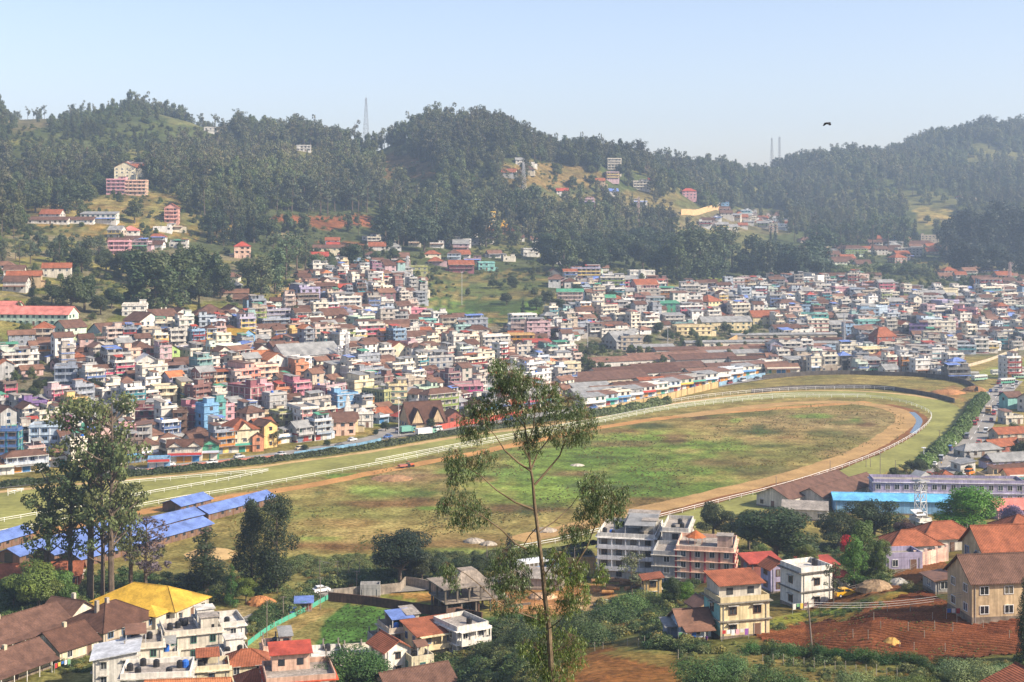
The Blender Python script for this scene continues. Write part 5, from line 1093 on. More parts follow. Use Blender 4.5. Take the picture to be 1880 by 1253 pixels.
KEYH = []
for i, k in enumerate(KEY):
    near = i >= SPLIT
    if near and k['u'] < 900 and k['v'] > 1175 and 'ends' not in k: k['v'] += 34 if k['u'] < 640 else 14
    g = G(k['u'], k['v'], 140 if near else 300); s = F / g.y; yaw = math.radians(k['yawd']); be = math.atan((k['u']-U0)/F); e = yaw + be
    w = k.get('w_m') or k['fw'] / s / max(math.cos(e), .3); d = k.get('d_m') or max(6.0, min(16.0, k['dw'] / s / max(abs(math.sin(e)), .3)))
    w = min(w, 60); y = g.y + (abs(math.cos(yaw))*d + abs(math.sin(yaw))*w)/2; x = g.x + (y-g.y)*(k['u']-U0)/F
    if near and k['u'] < 900 and k['v'] > 1170 and 'ends' not in k: w *= .88; d *= .88; k['fh'] = 2.55; k['ws'] = .8
    if not near: k.setdefault('fh', 2.75 if k['v'] > 560 else 2.9); k['ft'] = k['ft'] + random.Random(i).choice([' ', ' annex', ' half annex', ' half', ' rebar', ''])
    if near and k['u'] < 900 and k['shape'] == 'flat': k['ft'] += random.Random(i).choice(['', ' half rebar', ' rebar', ''])
    sp = dict(k); sp['key'] = 1; hz = H(x, y); z = g.z + max(-1.0, min(1.5, (hz-g.z)*.5)) if not near else g.z + max(-.5, min(.6, (hz-g.z)*.3))
    sp.update(x=x, y=y, z=z, yaw=yaw, w=w, d=d, seed=1000+i, dig=2+abs(hz-g.z)+d*.08, near=near)
    if 'ends' in k:
        A_, B_ = G(k['ends'][0], k['ends'][1], 140), G(k['ends'][2], k['ends'][3], 140); dv = (B_-A_).to_2d(); yaw = math.atan2(dv.y, dv.x); mid = (A_+B_)/2
        sp.update(x=mid.x - math.sin(yaw)*d/2, y=mid.y + math.cos(yaw)*d/2, z=(A_.z+B_.z)/2 + .1, yaw=yaw, w=dv.length)
    KEYH.append(sp)
# ---------------------------------------------------------------- town: the houses between the key buildings
OCC = []                                     # (x, y, r, half w, half d, yaw)
def blocked(x, y, r):
    for ox, oy, orr in OCC:
        if abs(x-ox) < r+orr and abs(y-oy) < r+orr and math.hypot(x-ox, y-oy) < r+orr: return True
    return False
def occupy(sp):
    w, d, yaw = sp['w'], sp['d'], sp['yaw']; m = min(w, d); L_ = max(w, d); k = max(1, round(L_/m)); ax = (math.cos(yaw), math.sin(yaw)) if w >= d else (-math.sin(yaw), math.cos(yaw))
    for i in range(k):
        t = (-.5+(i+.5)/k)*L_; OCC.append((sp['x']+ax[0]*t, sp['y']+ax[1]*t, m*.56))
for sp in KEYH: occupy(sp)
def near_line(x, y, line, dist):
    for p in line:
        if abs(p.x-x) < dist and abs(p.y-y) < dist: return True
    return False
TOWN = [
    # polygon (photo pixels), spacing, keep probability, yaw, wall palette, roof palette
    ([(0, 640), (100, 645), (320, 612), (520, 560), (560, 505), (690, 490), (780, 520), (770, 575), (800, 600), (880, 606), (930, 640), (1050, 640), (1060, 690), (1040, 752), (830, 782), (700, 796), (640, 812), (480, 836), (250, 862), (0, 888)], 7.6, .97, 34, 'L', 'L'),
    ([(0, 555), (150, 590), (0, 600)], 14, .5, 20, 'L', 'L'),
    ([(930, 600), (1040, 570), (1060, 530), (1130, 520), (1250, 540), (1290, 530), (1400, 520), (1560, 515), (1700, 540), (1900, 535), (1900, 650), (1780, 672), (1780, 700), (1690, 690), (1560, 684), (1400, 688), (1230, 720), (1060, 750), (1060, 640), (930, 640)], 8.6, .95, 14, 'R', 'R'),
    ([(1000, 480), (1130, 500), (1130, 520), (1060, 540), (960, 560), (950, 520)], 14, .45, 14, 'R', 'R'),
    ([(1800, 690), (1900, 690), (1900, 760), (1860, 745), (1870, 720)], 11, .8, 18, 'R', 'R'),
    ([(1790, 800), (1830, 760), (1900, 760), (1900, 900), (1740, 905), (1720, 885)], 13, .55, 18, 'R', 'B'),
    ([(0, 500), (130, 500), (130, 535), (0, 545)], 15, .5, 14, 'B', 'B'), ([(230, 480), (330, 490), (330, 540), (200, 540)], 14, .4, 14, 'B', 'B'), ([(400, 520), (470, 500), (480, 560), (400, 560)], 14, .5, 14, 'B', 'B'),
    ([(190, 425), (330, 418), (330, 480), (190, 480)], 16, .6, 10, 'H', 'H'), ([(385, 455), (470, 455), (490, 500), (400, 500)], 15, .6, 10, 'H', 'H'),
    ([(570, 440), (700, 440), (700, 490), (570, 490)], 17, .4, 8, 'H', 'H'), ([(690, 430), (1000, 430), (1000, 480), (780, 490), (700, 490)], 17, .38, 8, 'H', 'H'),
    ([(920, 298), (1220, 320), (1230, 400), (1010, 400), (930, 340)], 26, .30, 5, 'H', 'H'), ([(1240, 392), (1440, 388), (1450, 428), (1240, 424)], 17, .75, 5, 'H', 'H'), ([(1250, 355), (1400, 360), (1440, 388), (1250, 388)], 26, .3, 5, 'H', 'H'),
    ([(1180, 430), (1260, 430), (1250, 455), (1180, 455)], 18, .5, 5, 'H', 'H'),
    ([(1470, 440), (1730, 440), (1730, 475), (1500, 500), (1470, 470)], 22, .55, 6, 'B', 'B'), ([(1740, 490), (1900, 490), (1900, 530), (1740, 530)], 18, .6, 8, 'B', 'B'),
    ([(0, 305), (190, 302), (275, 318), (190, 340), (150, 335), (0, 325)], 20, .55, 4, 'H', 'H'), ([(150, 285), (290, 275), (290, 290), (150, 300)], 30, .3, 4, 'H', 'H'),
    ([(40, 395), (190, 398), (190, 420), (40, 425)], 24, .4, 4, 'B', 'B'), ([(330, 375), (490, 378), (490, 392), (330, 392)], 30, .3, 4, 'H', 'H'), ([(1780, 330), (1900, 318), (1900, 375), (1760, 380)], 30, .45, 4, 'H', 'H'), ([(1440, 360), (1480, 365), (1480, 372), (1440, 372)], 20, .6, 4, 'H', 'H'),
]
AVOID = [[(778, 508), (1000, 500), (1010, 560), (960, 575), (1000, 590), (860, 604), (800, 600), (778, 560)], [(215, 470), (420, 460), (420, 572), (330, 578), (230, 570)], [(430, 455), (560, 430), (560, 515), (500, 560), (440, 545)], [(80, 520), (220, 520), (220, 590), (90, 595)],
         [(1060, 622), (1380, 618), (1400, 640), (1420, 660), (1390, 690), (1230, 718), (1060, 748)], [(690, 780), (860, 770), (860, 800), (690, 815)], [(1000, 395), (1290, 395), (1300, 510), (1010, 480)], [(1290, 600), (1420, 595), (1440, 625), (1270, 660), (1180, 660), (1180, 618)], [(1390, 640), (1560, 655), (1560, 610), (1400, 625)],
         [(1720, 390), (1900, 390), (1900, 485), (1720, 485)], [(930, 560), (1060, 560), (1060, 578), (930, 585)], [(380, 392), (480, 392), (480, 450), (380, 450)], [(1760, 655), (1900, 640), (1900, 690), (1760, 698)], [(80, 690), (130, 690), (130, 740), (0, 740), (0, 700)]]
PAL = {'L': [('white', 17), ('off-white', 24), ('cream', 16), ('beige', 11), ('grey', 11), ('pink', 3.5), ('salmon', 2.5), ('peach', 4), ('pale blue', 6), ('blue-grey', 5), ('sky blue', 2), ('turquoise', 3), ('mint', 4), ('pale yellow', 5), ('rust', 1.5), ('brown', 1), ('lilac', 2), ('crimson', 1), ('yellow', 1), ('olive', 1), ('teal', 1), ('magenta', .7), ('orange', 1), ('tan', 4), ('dark grey', 1.5)],
       'R': [('white', 18), ('off-white', 20), ('cream', 15), ('beige', 8), ('grey', 9), ('pink', 4), ('pale blue', 6), ('blue-grey', 6), ('turquoise', 2), ('mint', 3), ('pale yellow', 6), ('rust', 3), ('lilac', 2), ('peach', 3), ('tan', 4), ('dark grey', 4), ('sky blue', 1.5), ('teal', 1)],
       'B': [('cream', 5), ('beige', 6), ('tan', 5), ('off-white', 5), ('brown', 3), ('mint', 1)], 'H': [('white', 10), ('off-white', 8), ('peach', 3), ('pink', 3), ('pale yellow', 3), ('cream', 5), ('pale blue', 2)]}
RPAL = {'L': [('flat concrete', 34), ('flat white', 9), ('brown tiled', 14), ('dark brown tiled', 12), ('terracotta tiled', 3), ('rusty sheet', 10), ('grey sheet', 9), ('red sheet', 2), ('blue sheet', 1), ('orange tiled', 1)],
        'R': [('flat concrete', 36), ('flat white', 11), ('brown tiled', 8), ('dark brown tiled', 8), ('terracotta tiled', 2), ('rusty sheet', 12), ('grey sheet', 12), ('red sheet', 1), ('blue sheet', 1), ('green sheet', 1)],
        'B': [('brown tiled', 8), ('terracotta tiled', 5), ('rusty sheet', 4), ('dark brown tiled', 3), ('grey sheet', 3)], 'H': [('terracotta tiled', 4), ('flat white', 6), ('flat concrete', 5), ('brown tiled', 4), ('red sheet', 2), ('grey sheet', 3)]}
def pick(rnd, pal): return rnd.choices([p[0] for p in pal], [p[1] for p in pal])[0]
rnd = random.Random(21); FILL = []
for ti, (poly, sp_, keep, yaw0, wp, rp) in enumerate(TOWN):
    us = [p[0] for p in poly]; vs_ = [p[1] for p in poly]
    corners = [G(u, v, 330) for u, v in poly]; x0, x1 = min(c.x for c in corners)-40, max(c.x for c in corners)+40; y0, y1 = min(c.y for c in corners)-30, max(c.y for c in corners)+60
    ya = math.radians(yaw0); ca, sa = math.cos(ya), math.sin(ya); cx, cyy = (x0+x1)/2, (y0+y1)/2; R_ = math.hypot(x1-x0, y1-y0)/2; nn_ = int(R_/sp_)+1
    for a in range(-nn_, nn_+1):
        for b in range(-nn_, nn_+1):
            lx = a*sp_*1.12 + rnd.uniform(-1, 1)*sp_*.22 + (b % 2)*sp_*.4; ly = b*sp_ + rnd.uniform(-1, 1)*sp_*.22; x = cx + lx*ca - ly*sa; y = cyy + lx*sa + ly*ca
            if y < 440 or not (x0 < x < x1 and y0 < y < y1): continue
            z = H(x, y); u, v = P(x, y, z)
            if not inpoly(u, v, poly) or any(inpoly(u, v, q) for q in AVOID) or rnd.random() > keep: continue
            if abs(G(u, v, 330).y - y) > 25: continue
            if near_line(x, y, lroad, 13) or near_line(x, y, rroad, 13): continue
            n = rnd.choices([1, 2, 3, 4], [34, 38, 21, 7] if wp in 'LR' else [55, 38, 7, 0])[0]
            if ti == 5: n = 1
            w = rnd.uniform(.72, 1.15)*sp_*(1 if sp_ < 13 else .75); d = rnd.uniform(.62, .95)*sp_*(1 if sp_ < 13 else .7); w = min(w, 15); d = min(d, 12)
            if rnd.random() < .22 and wp in 'LRB': w *= rnd.uniform(1.4, 2.3)
            roof = pick(rnd, RPAL[rp]); shape = 'flat' if roof.startswith('flat') else rnd.choice(['gable', 'gable', 'hip', 'shed'] if 'sheet' in roof else ['gable', 'gable', 'hip'])
            if n == 1 and shape == 'flat' and rnd.random() < .5: roof = rnd.choice(['rusty sheet', 'brown tiled', 'grey sheet', 'dark brown tiled']); shape = 'gable'
            if n >= 3 and shape != 'flat' and rnd.random() < .6: roof = 'flat concrete'; shape = 'flat'
            if blocked(x, y, min(w, d)*.44): continue
            yaw = ya + math.radians(rnd.gauss(0, 5) + (vnoise(np.array(x/90.), np.array(y/90.), 77)-.5)*34)
            ft = ''
            if n > 1 and rnd.random() < .55: ft += 'balcony '
            if shape == 'flat' and rnd.random() < .5: ft += 'cabin '
            if shape == 'flat' and rnd.random() < .4: ft += 'shed '
            if rnd.random() < .35: ft += 'annex '
            if shape == 'flat' and rnd.random() < .4: ft += 'half '
            if shape == 'flat' and rnd.random() < .22: ft += 'rebar '
            if rnd.random() < .25: ft += 'lean '
            if rnd.random() < .06 and n > 1: ft += 'band '
            if rnd.random() < .10 and n > 2: ft += 'stripe '
            if near_line(x, y, lroad, 24) or near_line(x, y, rroad, 22): ft += 'shop '
            s_ = dict(x=x, y=y, z=z+.2, yaw=yaw, w=w, d=d, n=n, wall=pick(rnd, PAL[wp]), roof=roof, shape=shape, ft=ft, seed=rnd.randrange(10**6), dig=4, label=None, fh=rnd.choice([2.4, 2.6, 2.75]),
                      tanks=(rnd.choice([0, 1, 1, 2, 3]) if shape == 'flat' else 0), u=u, v=v, near=False)
            if ft and rnd.random() < .5: s_['bcol'] = rnd.choice(['#8a3a3a', '#3f7f8a', '#b0783c', '#5b6f9a', '#c9b06a', '#7a8a4a', '#b5566a', '#d8d4cc'])
            if rnd.random() < .12: s_['side'] = rnd.choice(['grey', 'dark grey', 'beige', 'off-white'])
            FILL.append(s_); occupy(s_)
# market: long low sheds roof to roof under brown sheets
for i, (u, v, w, d, yw, roof) in enumerate([(1105, 712, 46, 20, 28, 'brown tiled'), (1165, 700, 50, 18, 28, 'dark brown tiled'), (1225, 690, 44, 14, 26, 'brown tiled'), (1150, 676, 50, 12, 24, 'rusty sheet'), (1225, 668, 50, 12, 22, 'rusty sheet'),
    (1290, 672, 40, 14, 22, 'brown tiled'), (1300, 655, 50, 8, 14, 'rusty sheet'), (1340, 662, 40, 10, 16, 'grey sheet'), (1380, 652, 60, 6, 10, 'dark brown tiled'), (1360, 640, 70, 5, 8, 'grey sheet'), (1430, 648, 60, 6, 8, 'rusty sheet'), (1470, 636, 70, 6, 8, 'dark brown tiled'),
    (1440, 626, 70, 5, 8, 'grey sheet'), (1520, 642, 50, 6, 8, 'grey sheet'), (1095, 738, 26, 12, 24, 'grey sheet'), (1130, 732, 26, 10, 24, 'rusty sheet'), (1170, 724, 26, 10, 24, 'dark brown tiled'), (1260, 706, 30, 9, 24, 'brown tiled'), (1300, 696, 26, 9, 24, 'rusty sheet'), (1340, 686, 30, 9, 22, 'brown tiled'), (1210, 714, 24, 9, 24, 'terracotta tiled'),
    (1080, 726, 20, 10, 24, 'grey sheet'), (1390, 672, 34, 8, 16, 'dark brown tiled'), (1340, 640, 40, 5, 8, 'grey sheet'), (1500, 650, 40, 6, 8, 'brown tiled'), (1415, 662, 30, 7, 12, 'rusty sheet'), (1240, 655, 26, 8, 14, 'brown tiled'), (1200, 650, 24, 8, 14, 'grey sheet')]):
    g = G(u, v, 400); r2 = random.Random(i)
    FILL.append(dict(x=g.x, y=g.y + d/2, z=g.z, yaw=math.radians(yw), w=w, d=d, n=1, fh=4.0, wall=r2.choice(['beige', 'off-white', 'cream', 'tan', 'grey']), roof=roof, shape='gable', ft='', seed=i, dig=3, label=None, tanks=0, u=u, v=v, near=False, market=1, rise=d*.16, gap=5, short=None, cat='market shed', name='market_shed', group='sheds of the market'))
# shop rows with signboards along the street under the market
for i, t in enumerate(np.linspace(0, 1, 15)):
    u = 1085 + t*330; v = 752 - t*70; g = G(u, v, 400)
    FILL.append(dict(x=g.x, y=g.y + 6, z=g.z, yaw=math.radians(36), w=13, d=6, n=2, fh=2.6, wall=['white', 'pale blue', 'cream', 'grey', 'off-white'][i % 5], roof=['grey sheet', 'rusty sheet', 'flat concrete'][i % 3], shape='shed' if i % 3 < 2 else 'flat', ft='shop ', seed=50+i, dig=3, label=None, tanks=0, u=u, v=v, near=False))

# which houses show, and how large: painted front to back into a coarse buffer
ALL = KEYH + FILL
for s_ in ALL:
    s_['dist'] = s_['y'] - abs(s_['d'])/2
ALL.sort(key=lambda s_: s_['dist']); buf = np.zeros((700, 1100), bool)
for s_ in ALL:
    e = s_['yaw'] + math.atan(s_['x']/s_['y']); sc = F / s_['y']; hw = (abs(s_['w']*math.cos(e)) + abs(s_['d']*math.sin(e)))*sc/2
    h_ = s_['n']*s_.get('fh', 3) + (1 if s_['shape'] == 'flat' else min(s_['w'], s_['d'])*.3)
    u, v = P(s_['x'], s_['y'], s_['z']); vt = V0 + (CAMZ - s_['z'] - h_)*F/(s_['y'] + s_['d']*.4); vb = V0 + (CAMZ - s_['z'])*F/(s_['y']-s_['d']*.4)
    a, b, c_, d_ = [int(q/2) for q in (u-hw, u+hw, vt, min(vb, 1253))]; a = max(a, 0); c_ = max(c_, 0); b = min(max(b, a), 940)
    if a >= 940 or c_ >= 626: s_['vis'] = 0; continue
    r = buf[c_:d_+1, a:b+1]; s_['vis'] = float((~r).sum()); r[:] = True
    s_['U'], s_['V'], s_['HW'], s_['VT'] = u, (vt+vb)/2, hw, vt
nkey = sum(1 for s_ in ALL if s_.get('cat', 'house') != 'house')
ALL = [s_ for s_ in ALL if s_['vis'] > 1]
hs_ = sorted([s_ for s_ in ALL if 'cat' not in s_], key=lambda s_: -(s_['vis'] + (1e6 if s_['near'] or s_['label'] else 0)))
IND = set(id(s_) for s_ in hs_[:298]) | set(id(s_) for s_ in ALL if 'cat' in s_)

# labels: look first, then the nearest landmark
LM = [(s_['U'], s_['V'], s_['short'], s_) for s_ in ALL if s_.get('short')]
LM += [(u, v, n_, None) for u, v, n_ in [(950, 700, 'the lone eucalyptus crown', ), (180, 950, 'the tall left eucalyptus trees'), (625, 650, 'the lattice masts'), (830, 580, 'the green terraced plots'), (910, 412, 'the yellow temple tower'), (1360, 625, 'the yellow school bank'), (1150, 700, 'the big brown market roofs'), (780, 795, 'the street junction'),
    (1790, 800, 'the right road'), (740, 1010, 'the dark spreading field tree'), (340, 510, 'the dark left grove'), (500, 490, 'the pale tall grove'), (1240, 450, 'the wooded knoll'), (1810, 430, 'the dark cypress wood'), (200, 370, 'the yellow hillside terraces'), (590, 400, 'the red earth clearing'), (1830, 675, 'the walled playing field'), (670, 200, 'the hilltop mast')]]
USED = {}
NUMW = {1: 'one-storey', 2: 'two-storey', 3: 'three-storey', 4: 'four-storey', 5: 'five-storey'}
def rel(du, dv):
    if abs(du) > 1.6*abs(dv): return 'right of' if du > 0 else 'left of'
    if abs(dv) > 1.6*abs(du): return 'below' if dv > 0 else 'above'
    return ('below right of' if du > 0 else 'below left of') if dv > 0 else ('above right of' if du > 0 else 'above left of')
def place_words(u, v, me=None, skip=0):
    c = sorted(LM, key=lambda l: math.hypot(l[0]-u, (l[1]-v)*1.6) if l[3] is not me or me is None else 1e9)
    l = c[skip]; dd = math.hypot(l[0]-u, l[1]-v)
    return ('just ' if dd < 45 else '') + rel(u-l[0], v-l[1]) + ' ' + l[2]
def look(s_):
    rf = s_['roof'].replace('flat ', '') if s_['shape'] == 'flat' else s_['roof']
    rr_ = {'flat': 'flat %s roof' % rf, 'gable': '%s gable roof' % rf, 'hip': '%s hip roof' % rf, 'shed': '%s sloping roof' % rf}[s_['shape']]
    return '%s %s %s under %s' % (s_['wall'], NUMW[s_['n']], (s_.get('cat') or 'house'), rr_)
def unique(lab_fn):
    for k in range(12):
        l = lab_fn(k)
        if l not in USED and len(l.split()) <= 16: USED[l] = 1; return l
    base = lab_fn(0)
    for o in ('second', 'third', 'fourth', 'fifth', 'sixth', 'seventh'):
        l = o + ' ' + base
        if l not in USED: USED[l] = 1; return l
    return base
for s_ in ALL:
    if s_['label']: USED[s_['label']] = 1
for s_ in sorted(ALL, key=lambda q: -q['vis']):
    if id(s_) in IND and not s_['label']: s_['label'] = unique(lambda k: look(s_) + ', ' + place_words(s_['U'], s_['V'], s_, k))
bulk = MB(); nb = 0
for s_ in ALL:
    s_['lod'] = 0 if s_['near'] else (1 if s_['y'] < 700 else 2)
    if id(s_) in IND:
        if s_.get('cat') and 'group' not in s_: s_['group'] = 'key buildings'
        if s_['near']: s_['group'] = 'buildings of the foreground'
        build_house(s_)
    else: build_house(s_, bulk); nb += 1
bulk.tf = None
if bulk.f: tag(bulk.build('far_houses'), 'small crowded houses filling the gaps and far parts of the hill town', 'houses', kind='stuff')
print('HOUSES individual', len(IND), 'bulk', nb, 'fill', len(FILL))
# ---------------------------------------------------------------- trees: leaf clumps on limbs
def leaf_quads(C_, r, n, size, rng, droop=0.0, aspect=1.6, flatz=1.0, shell=.55):
    """n leaf-sized faces spread through a clump at C_ with radii r"""
    d = rng.normal(size=(n, 3)); d /= np.linalg.norm(d, axis=1)[:, None]
    rad = shell + (1-shell)*rng.rand(n)**.6
    p = C_ + d*rad[:, None]*np.array(r)
    nr = d + rng.normal(size=(n, 3))*.45; nr[:, 2] += .35*flatz; nr /= np.linalg.norm(nr, axis=1)[:, None]
    a = np.cross(nr, rng.normal(size=(n, 3))); a[:, 2] -= droop; a /= np.linalg.norm(a, axis=1)[:, None]
    b = np.cross(nr, a); b /= np.linalg.norm(b, axis=1)[:, None] + 1e-9
    s = size*(.6 + .8*rng.rand(n))[:, None]
    A, B = a*s*aspect*.5, b*s*.5
    V = np.stack([p-A, p+B*.9, p+A, p-B*.9], 1).reshape(-1, 3)      # leaf-like diamond
    return V
def crown_mesh(name, clumps, per, size, col, rng, droop=0, aspect=1.5, m='foliage', shell=.55, var=.22):
    Vs, Cs = [], []
    for (c, r) in clumps:
        k = max(6, int(per*(r[0]*r[1]*r[2])**(2/3.)))
        Vs.append(leaf_quads(np.array(c, float), r, k, size, rng, droop, aspect, shell=shell))
        t = 1 + rng.uniform(-var, var); g = rng.uniform(-.08, .08)
        cc = np.array(col)*t*np.array([1+g, 1, 1-g]); Cs.append(cc*(1 + rng.uniform(-.12, .12, (k, 1))))
    V = np.concatenate(Vs); n = len(V)//4; Fq = np.arange(n*4).reshape(-1, 4)
    return mesh_np(name, V, Fq, [m], np.concatenate(Cs))
def trunk_mesh(paths, col=(.13, .10, .075), n=6):
    mb = MB()
    for pts, rads in paths: mb.tube(pts, rads, n, 'bark', col)
    return mb.mesh('trunk')
DG, EG, LG, CG_, GG = hexrgb('#3e4c2a'), hexrgb('#4d5a38'), hexrgb('#5f7a2e'), hexrgb('#2f3d28'), hexrgb('#6c7644')
def make_tree(kind, h, seed, detail=1.0, colr=None):
    """unit-like trees of height h (m); returns (trunk mesh, crown mesh)"""
    g = np.random.RandomState(seed); cl = []; paths = []
    if kind == 'broad':            # dense spreading crown
        R_ = h*.36; n = 16
        paths.append(([(0, 0, -1), (.1, 0, h*.3), (0, .2, h*.6)], [h*.03, h*.022, h*.012]))
        for i in range(n):
            a = g.uniform(0, 6.28); q = g.rand()**.6*R_*.85; z = h*(.30 + .58*g.rand()*(1 - .5*(q/R_)**2)); r = h*g.uniform(.11, .17)
            cl.append(((q*math.cos(a), q*math.sin(a), z), (r*1.1, r*1.1, r*.8))); paths.append(([(0, 0, h*.28), (q*.6*math.cos(a), q*.6*math.sin(a), z*.8), (q*math.cos(a), q*math.sin(a), z)], [h*.014, h*.008, h*.003]))
        cl.append(((0, 0, h*.62), (R_*.7, R_*.7, h*.28))); col = DG; per, size, drp = 30, .030*h, 0
    elif kind == 'euc':            # tall loose crown in separate tufts
        n = 15; lean = g.uniform(-.04, .04, 2)*h; tp = [(lean[0]*t, lean[1]*t, h*t*.96) for t in (0, .3, .6, .85, 1)]; tp[0] = (0, 0, -1)
        paths.append((tp, [h*.016, h*.013, h*.009, h*.005, h*.002]))
        for i in range(n):
            z = h*g.uniform(.38, .98); a = g.uniform(0, 6.28); q = h*g.uniform(.03, .19)*(1.15 - .55*abs(z/h-.65)); r = h*g.uniform(.05, .095); t = z/h
            c = (lean[0]*t + q*math.cos(a), lean[1]*t + q*math.sin(a), z); cl.append((c, (r, r, r*.9))); paths.append(([(lean[0]*t, lean[1]*t, z-h*.12), c], [h*.006, h*.002]))
        col = EG; per, size, drp = 34, .023*h, .8
    elif kind == 'airy':           # very tall, open crown of many small tufts on long limbs
        n = 36; paths.append(([(0, 0, -1), (.1, 0, h*.4), (-.1, .1, h*.75), (0, 0, h*.98)], [h*.017, h*.013, h*.007, h*.002]))
        for i in range(n):
            z = h*g.uniform(.34, .99); a = g.uniform(0, 6.28); q = h*g.uniform(.03, .17)*(1.25 - .8*abs(z/h-.62)); r = h*g.uniform(.026, .052)
            c = (q*math.cos(a), q*math.sin(a), z); cl.append((c, (r*1.2, r*1.2, r))); paths.append(([(0, 0, z-h*.10), (q*.5*math.cos(a), q*.5*math.sin(a), z-h*.06), c], [h*.006, h*.004, h*.001]))
        col = EG; per, size, drp = 30, .023*h, .8
    elif kind == 'tall':           # full columnar-oval eucalyptus / silver oak
        n = 32; paths.append(([(0, 0, -1), (0, 0, h*.5), (0, 0, h*.95)], [h*.02, h*.013, h*.003]))
        for i in range(n):
            t = g.rand(); z = h*(.12 + .84*t); R_ = h*.20*math.sin(math.pi*min(.95, .25+.7*t))**.7; a = g.uniform(0, 6.28); q = R_*g.rand()**.5; r = h*g.uniform(.06, .10)
            c = (q*math.cos(a), q*math.sin(a), z); cl.append((c, (r, r, r*1.3))); paths.append(([(0, 0, z-h*.08), c], [h*.005, h*.002]))
        col = EG; per, size, drp = 34, .023*h, .7
    elif kind == 'cyp':            # dark conifer, ragged cone
        n = 22; paths.append(([(0, 0, -1), (0, 0, h*.5), (0, 0, h*.97)], [h*.022, h*.013, h*.002]))
        for i in range(n):
            t = (i+.5)/n; z = h*(.08 + .88*t); R_ = h*.15*(1-t)**.75 + h*.012; a = g.uniform(0, 6.28); q = R_*g.uniform(.2, .9); r = h*(.035 + .06*(1-t))
            cl.append(((q*math.cos(a), q*math.sin(a), z), (r, r, r*1.25)))
        cl.append(((0, 0, h*.4), (h*.09, h*.09, h*.32))); col = CG_; per, size, drp = 36, .021*h, .3
    else:                           # bush
        for i in range(7):
            a = g.uniform(0, 6.28); q = h*.5*g.rand(); r = h*g.uniform(.28, .45); cl.append(((q*math.cos(a), q*math.sin(a), h*.38*g.uniform(.6, 1.3)), (r, r, r*.8)))
        paths.append(([(0, 0, -.5), (0, 0, h*.4)], [h*.03, h*.01])); col = GG; per, size, drp = 70, .065*h, 0
    f = 4.2*(1/(h*.1))**2 if kind != 'bush' else 2.0*(1/(h*.35))**2      # clump face count independent of height
    cm = crown_mesh('crown', cl, per*detail*f, size/math.sqrt(detail), colr or col, g, drp)
    return trunk_mesh(paths), cm

# far forest and scrub: stuff, instanced on points of the hillsides
protos = bpy.data.collections.new('plant_shapes')
PK = []
def joined(name, tm, cm):
    a, b = tm, cm; V1 = np.zeros(len(a.vertices)*3); a.vertices.foreach_get('co', V1); V2 = np.zeros(len(b.vertices)*3); b.vertices.foreach_get('co', V2)
    mb = MB()
    fs = [list(p.vertices) for p in a.polygons]; off = len(a.vertices); n2 = len(b.polygons)
    me = bpy.data.meshes.new(name); vs = np.concatenate([V1.reshape(-1, 3), V2.reshape(-1, 3)])
    F2 = (np.arange(n2*4).reshape(-1, 4) + off).tolist(); me.from_pydata(vs.tolist(), [], fs + F2)
    me.materials.append(MATS['bark']); me.materials.append(MATS['foliage'])
    me.polygons.foreach_set('material_index', [0]*len(fs) + [1]*n2)
    at = me.attributes.new('Col', 'FLOAT_COLOR', 'CORNER'); c1 = np.zeros(len(a.loops)*4, np.float32); a.attributes['Col'].data.foreach_get('color', c1); c2 = np.zeros(n2*16, np.float32); b.attributes['Col'].data.foreach_get('color', c2)
    at.data.foreach_set('color', np.concatenate([c1, c2])); me.update(); return me
for i, (k, h, sd_) in enumerate([('broad', 13, 1), ('broad', 13, 2), ('euc', 20, 3), ('euc', 20, 4), ('tall', 19, 5), ('tall', 19, 6), ('cyp', 17, 7), ('bush', 2.2, 8), ('bush', 2.2, 9), ('bush', 2.2, 10), ('bush', 2.2, 11), ('bush', 2.2, 12)]):
    tm, cm = make_tree(k, h, sd_, .4 if k != 'bush' else .6, {10: hexrgb('#8a8a4a'), 11: hexrgb('#4a5c30'), 12: hexrgb('#94803f'), 1: hexrgb('#566230'), 2: hexrgb('#4c5830'), 3: hexrgb('#66694a'), 4: hexrgb('#5d6340'), 5: hexrgb('#575f38'), 6: hexrgb('#60653e'), 7: hexrgb('#38442c')}.get(sd_)); o = bpy.data.objects.new('p%02d' % i, joined('p%02d' % i, tm, cm)); protos.objects.link(o)
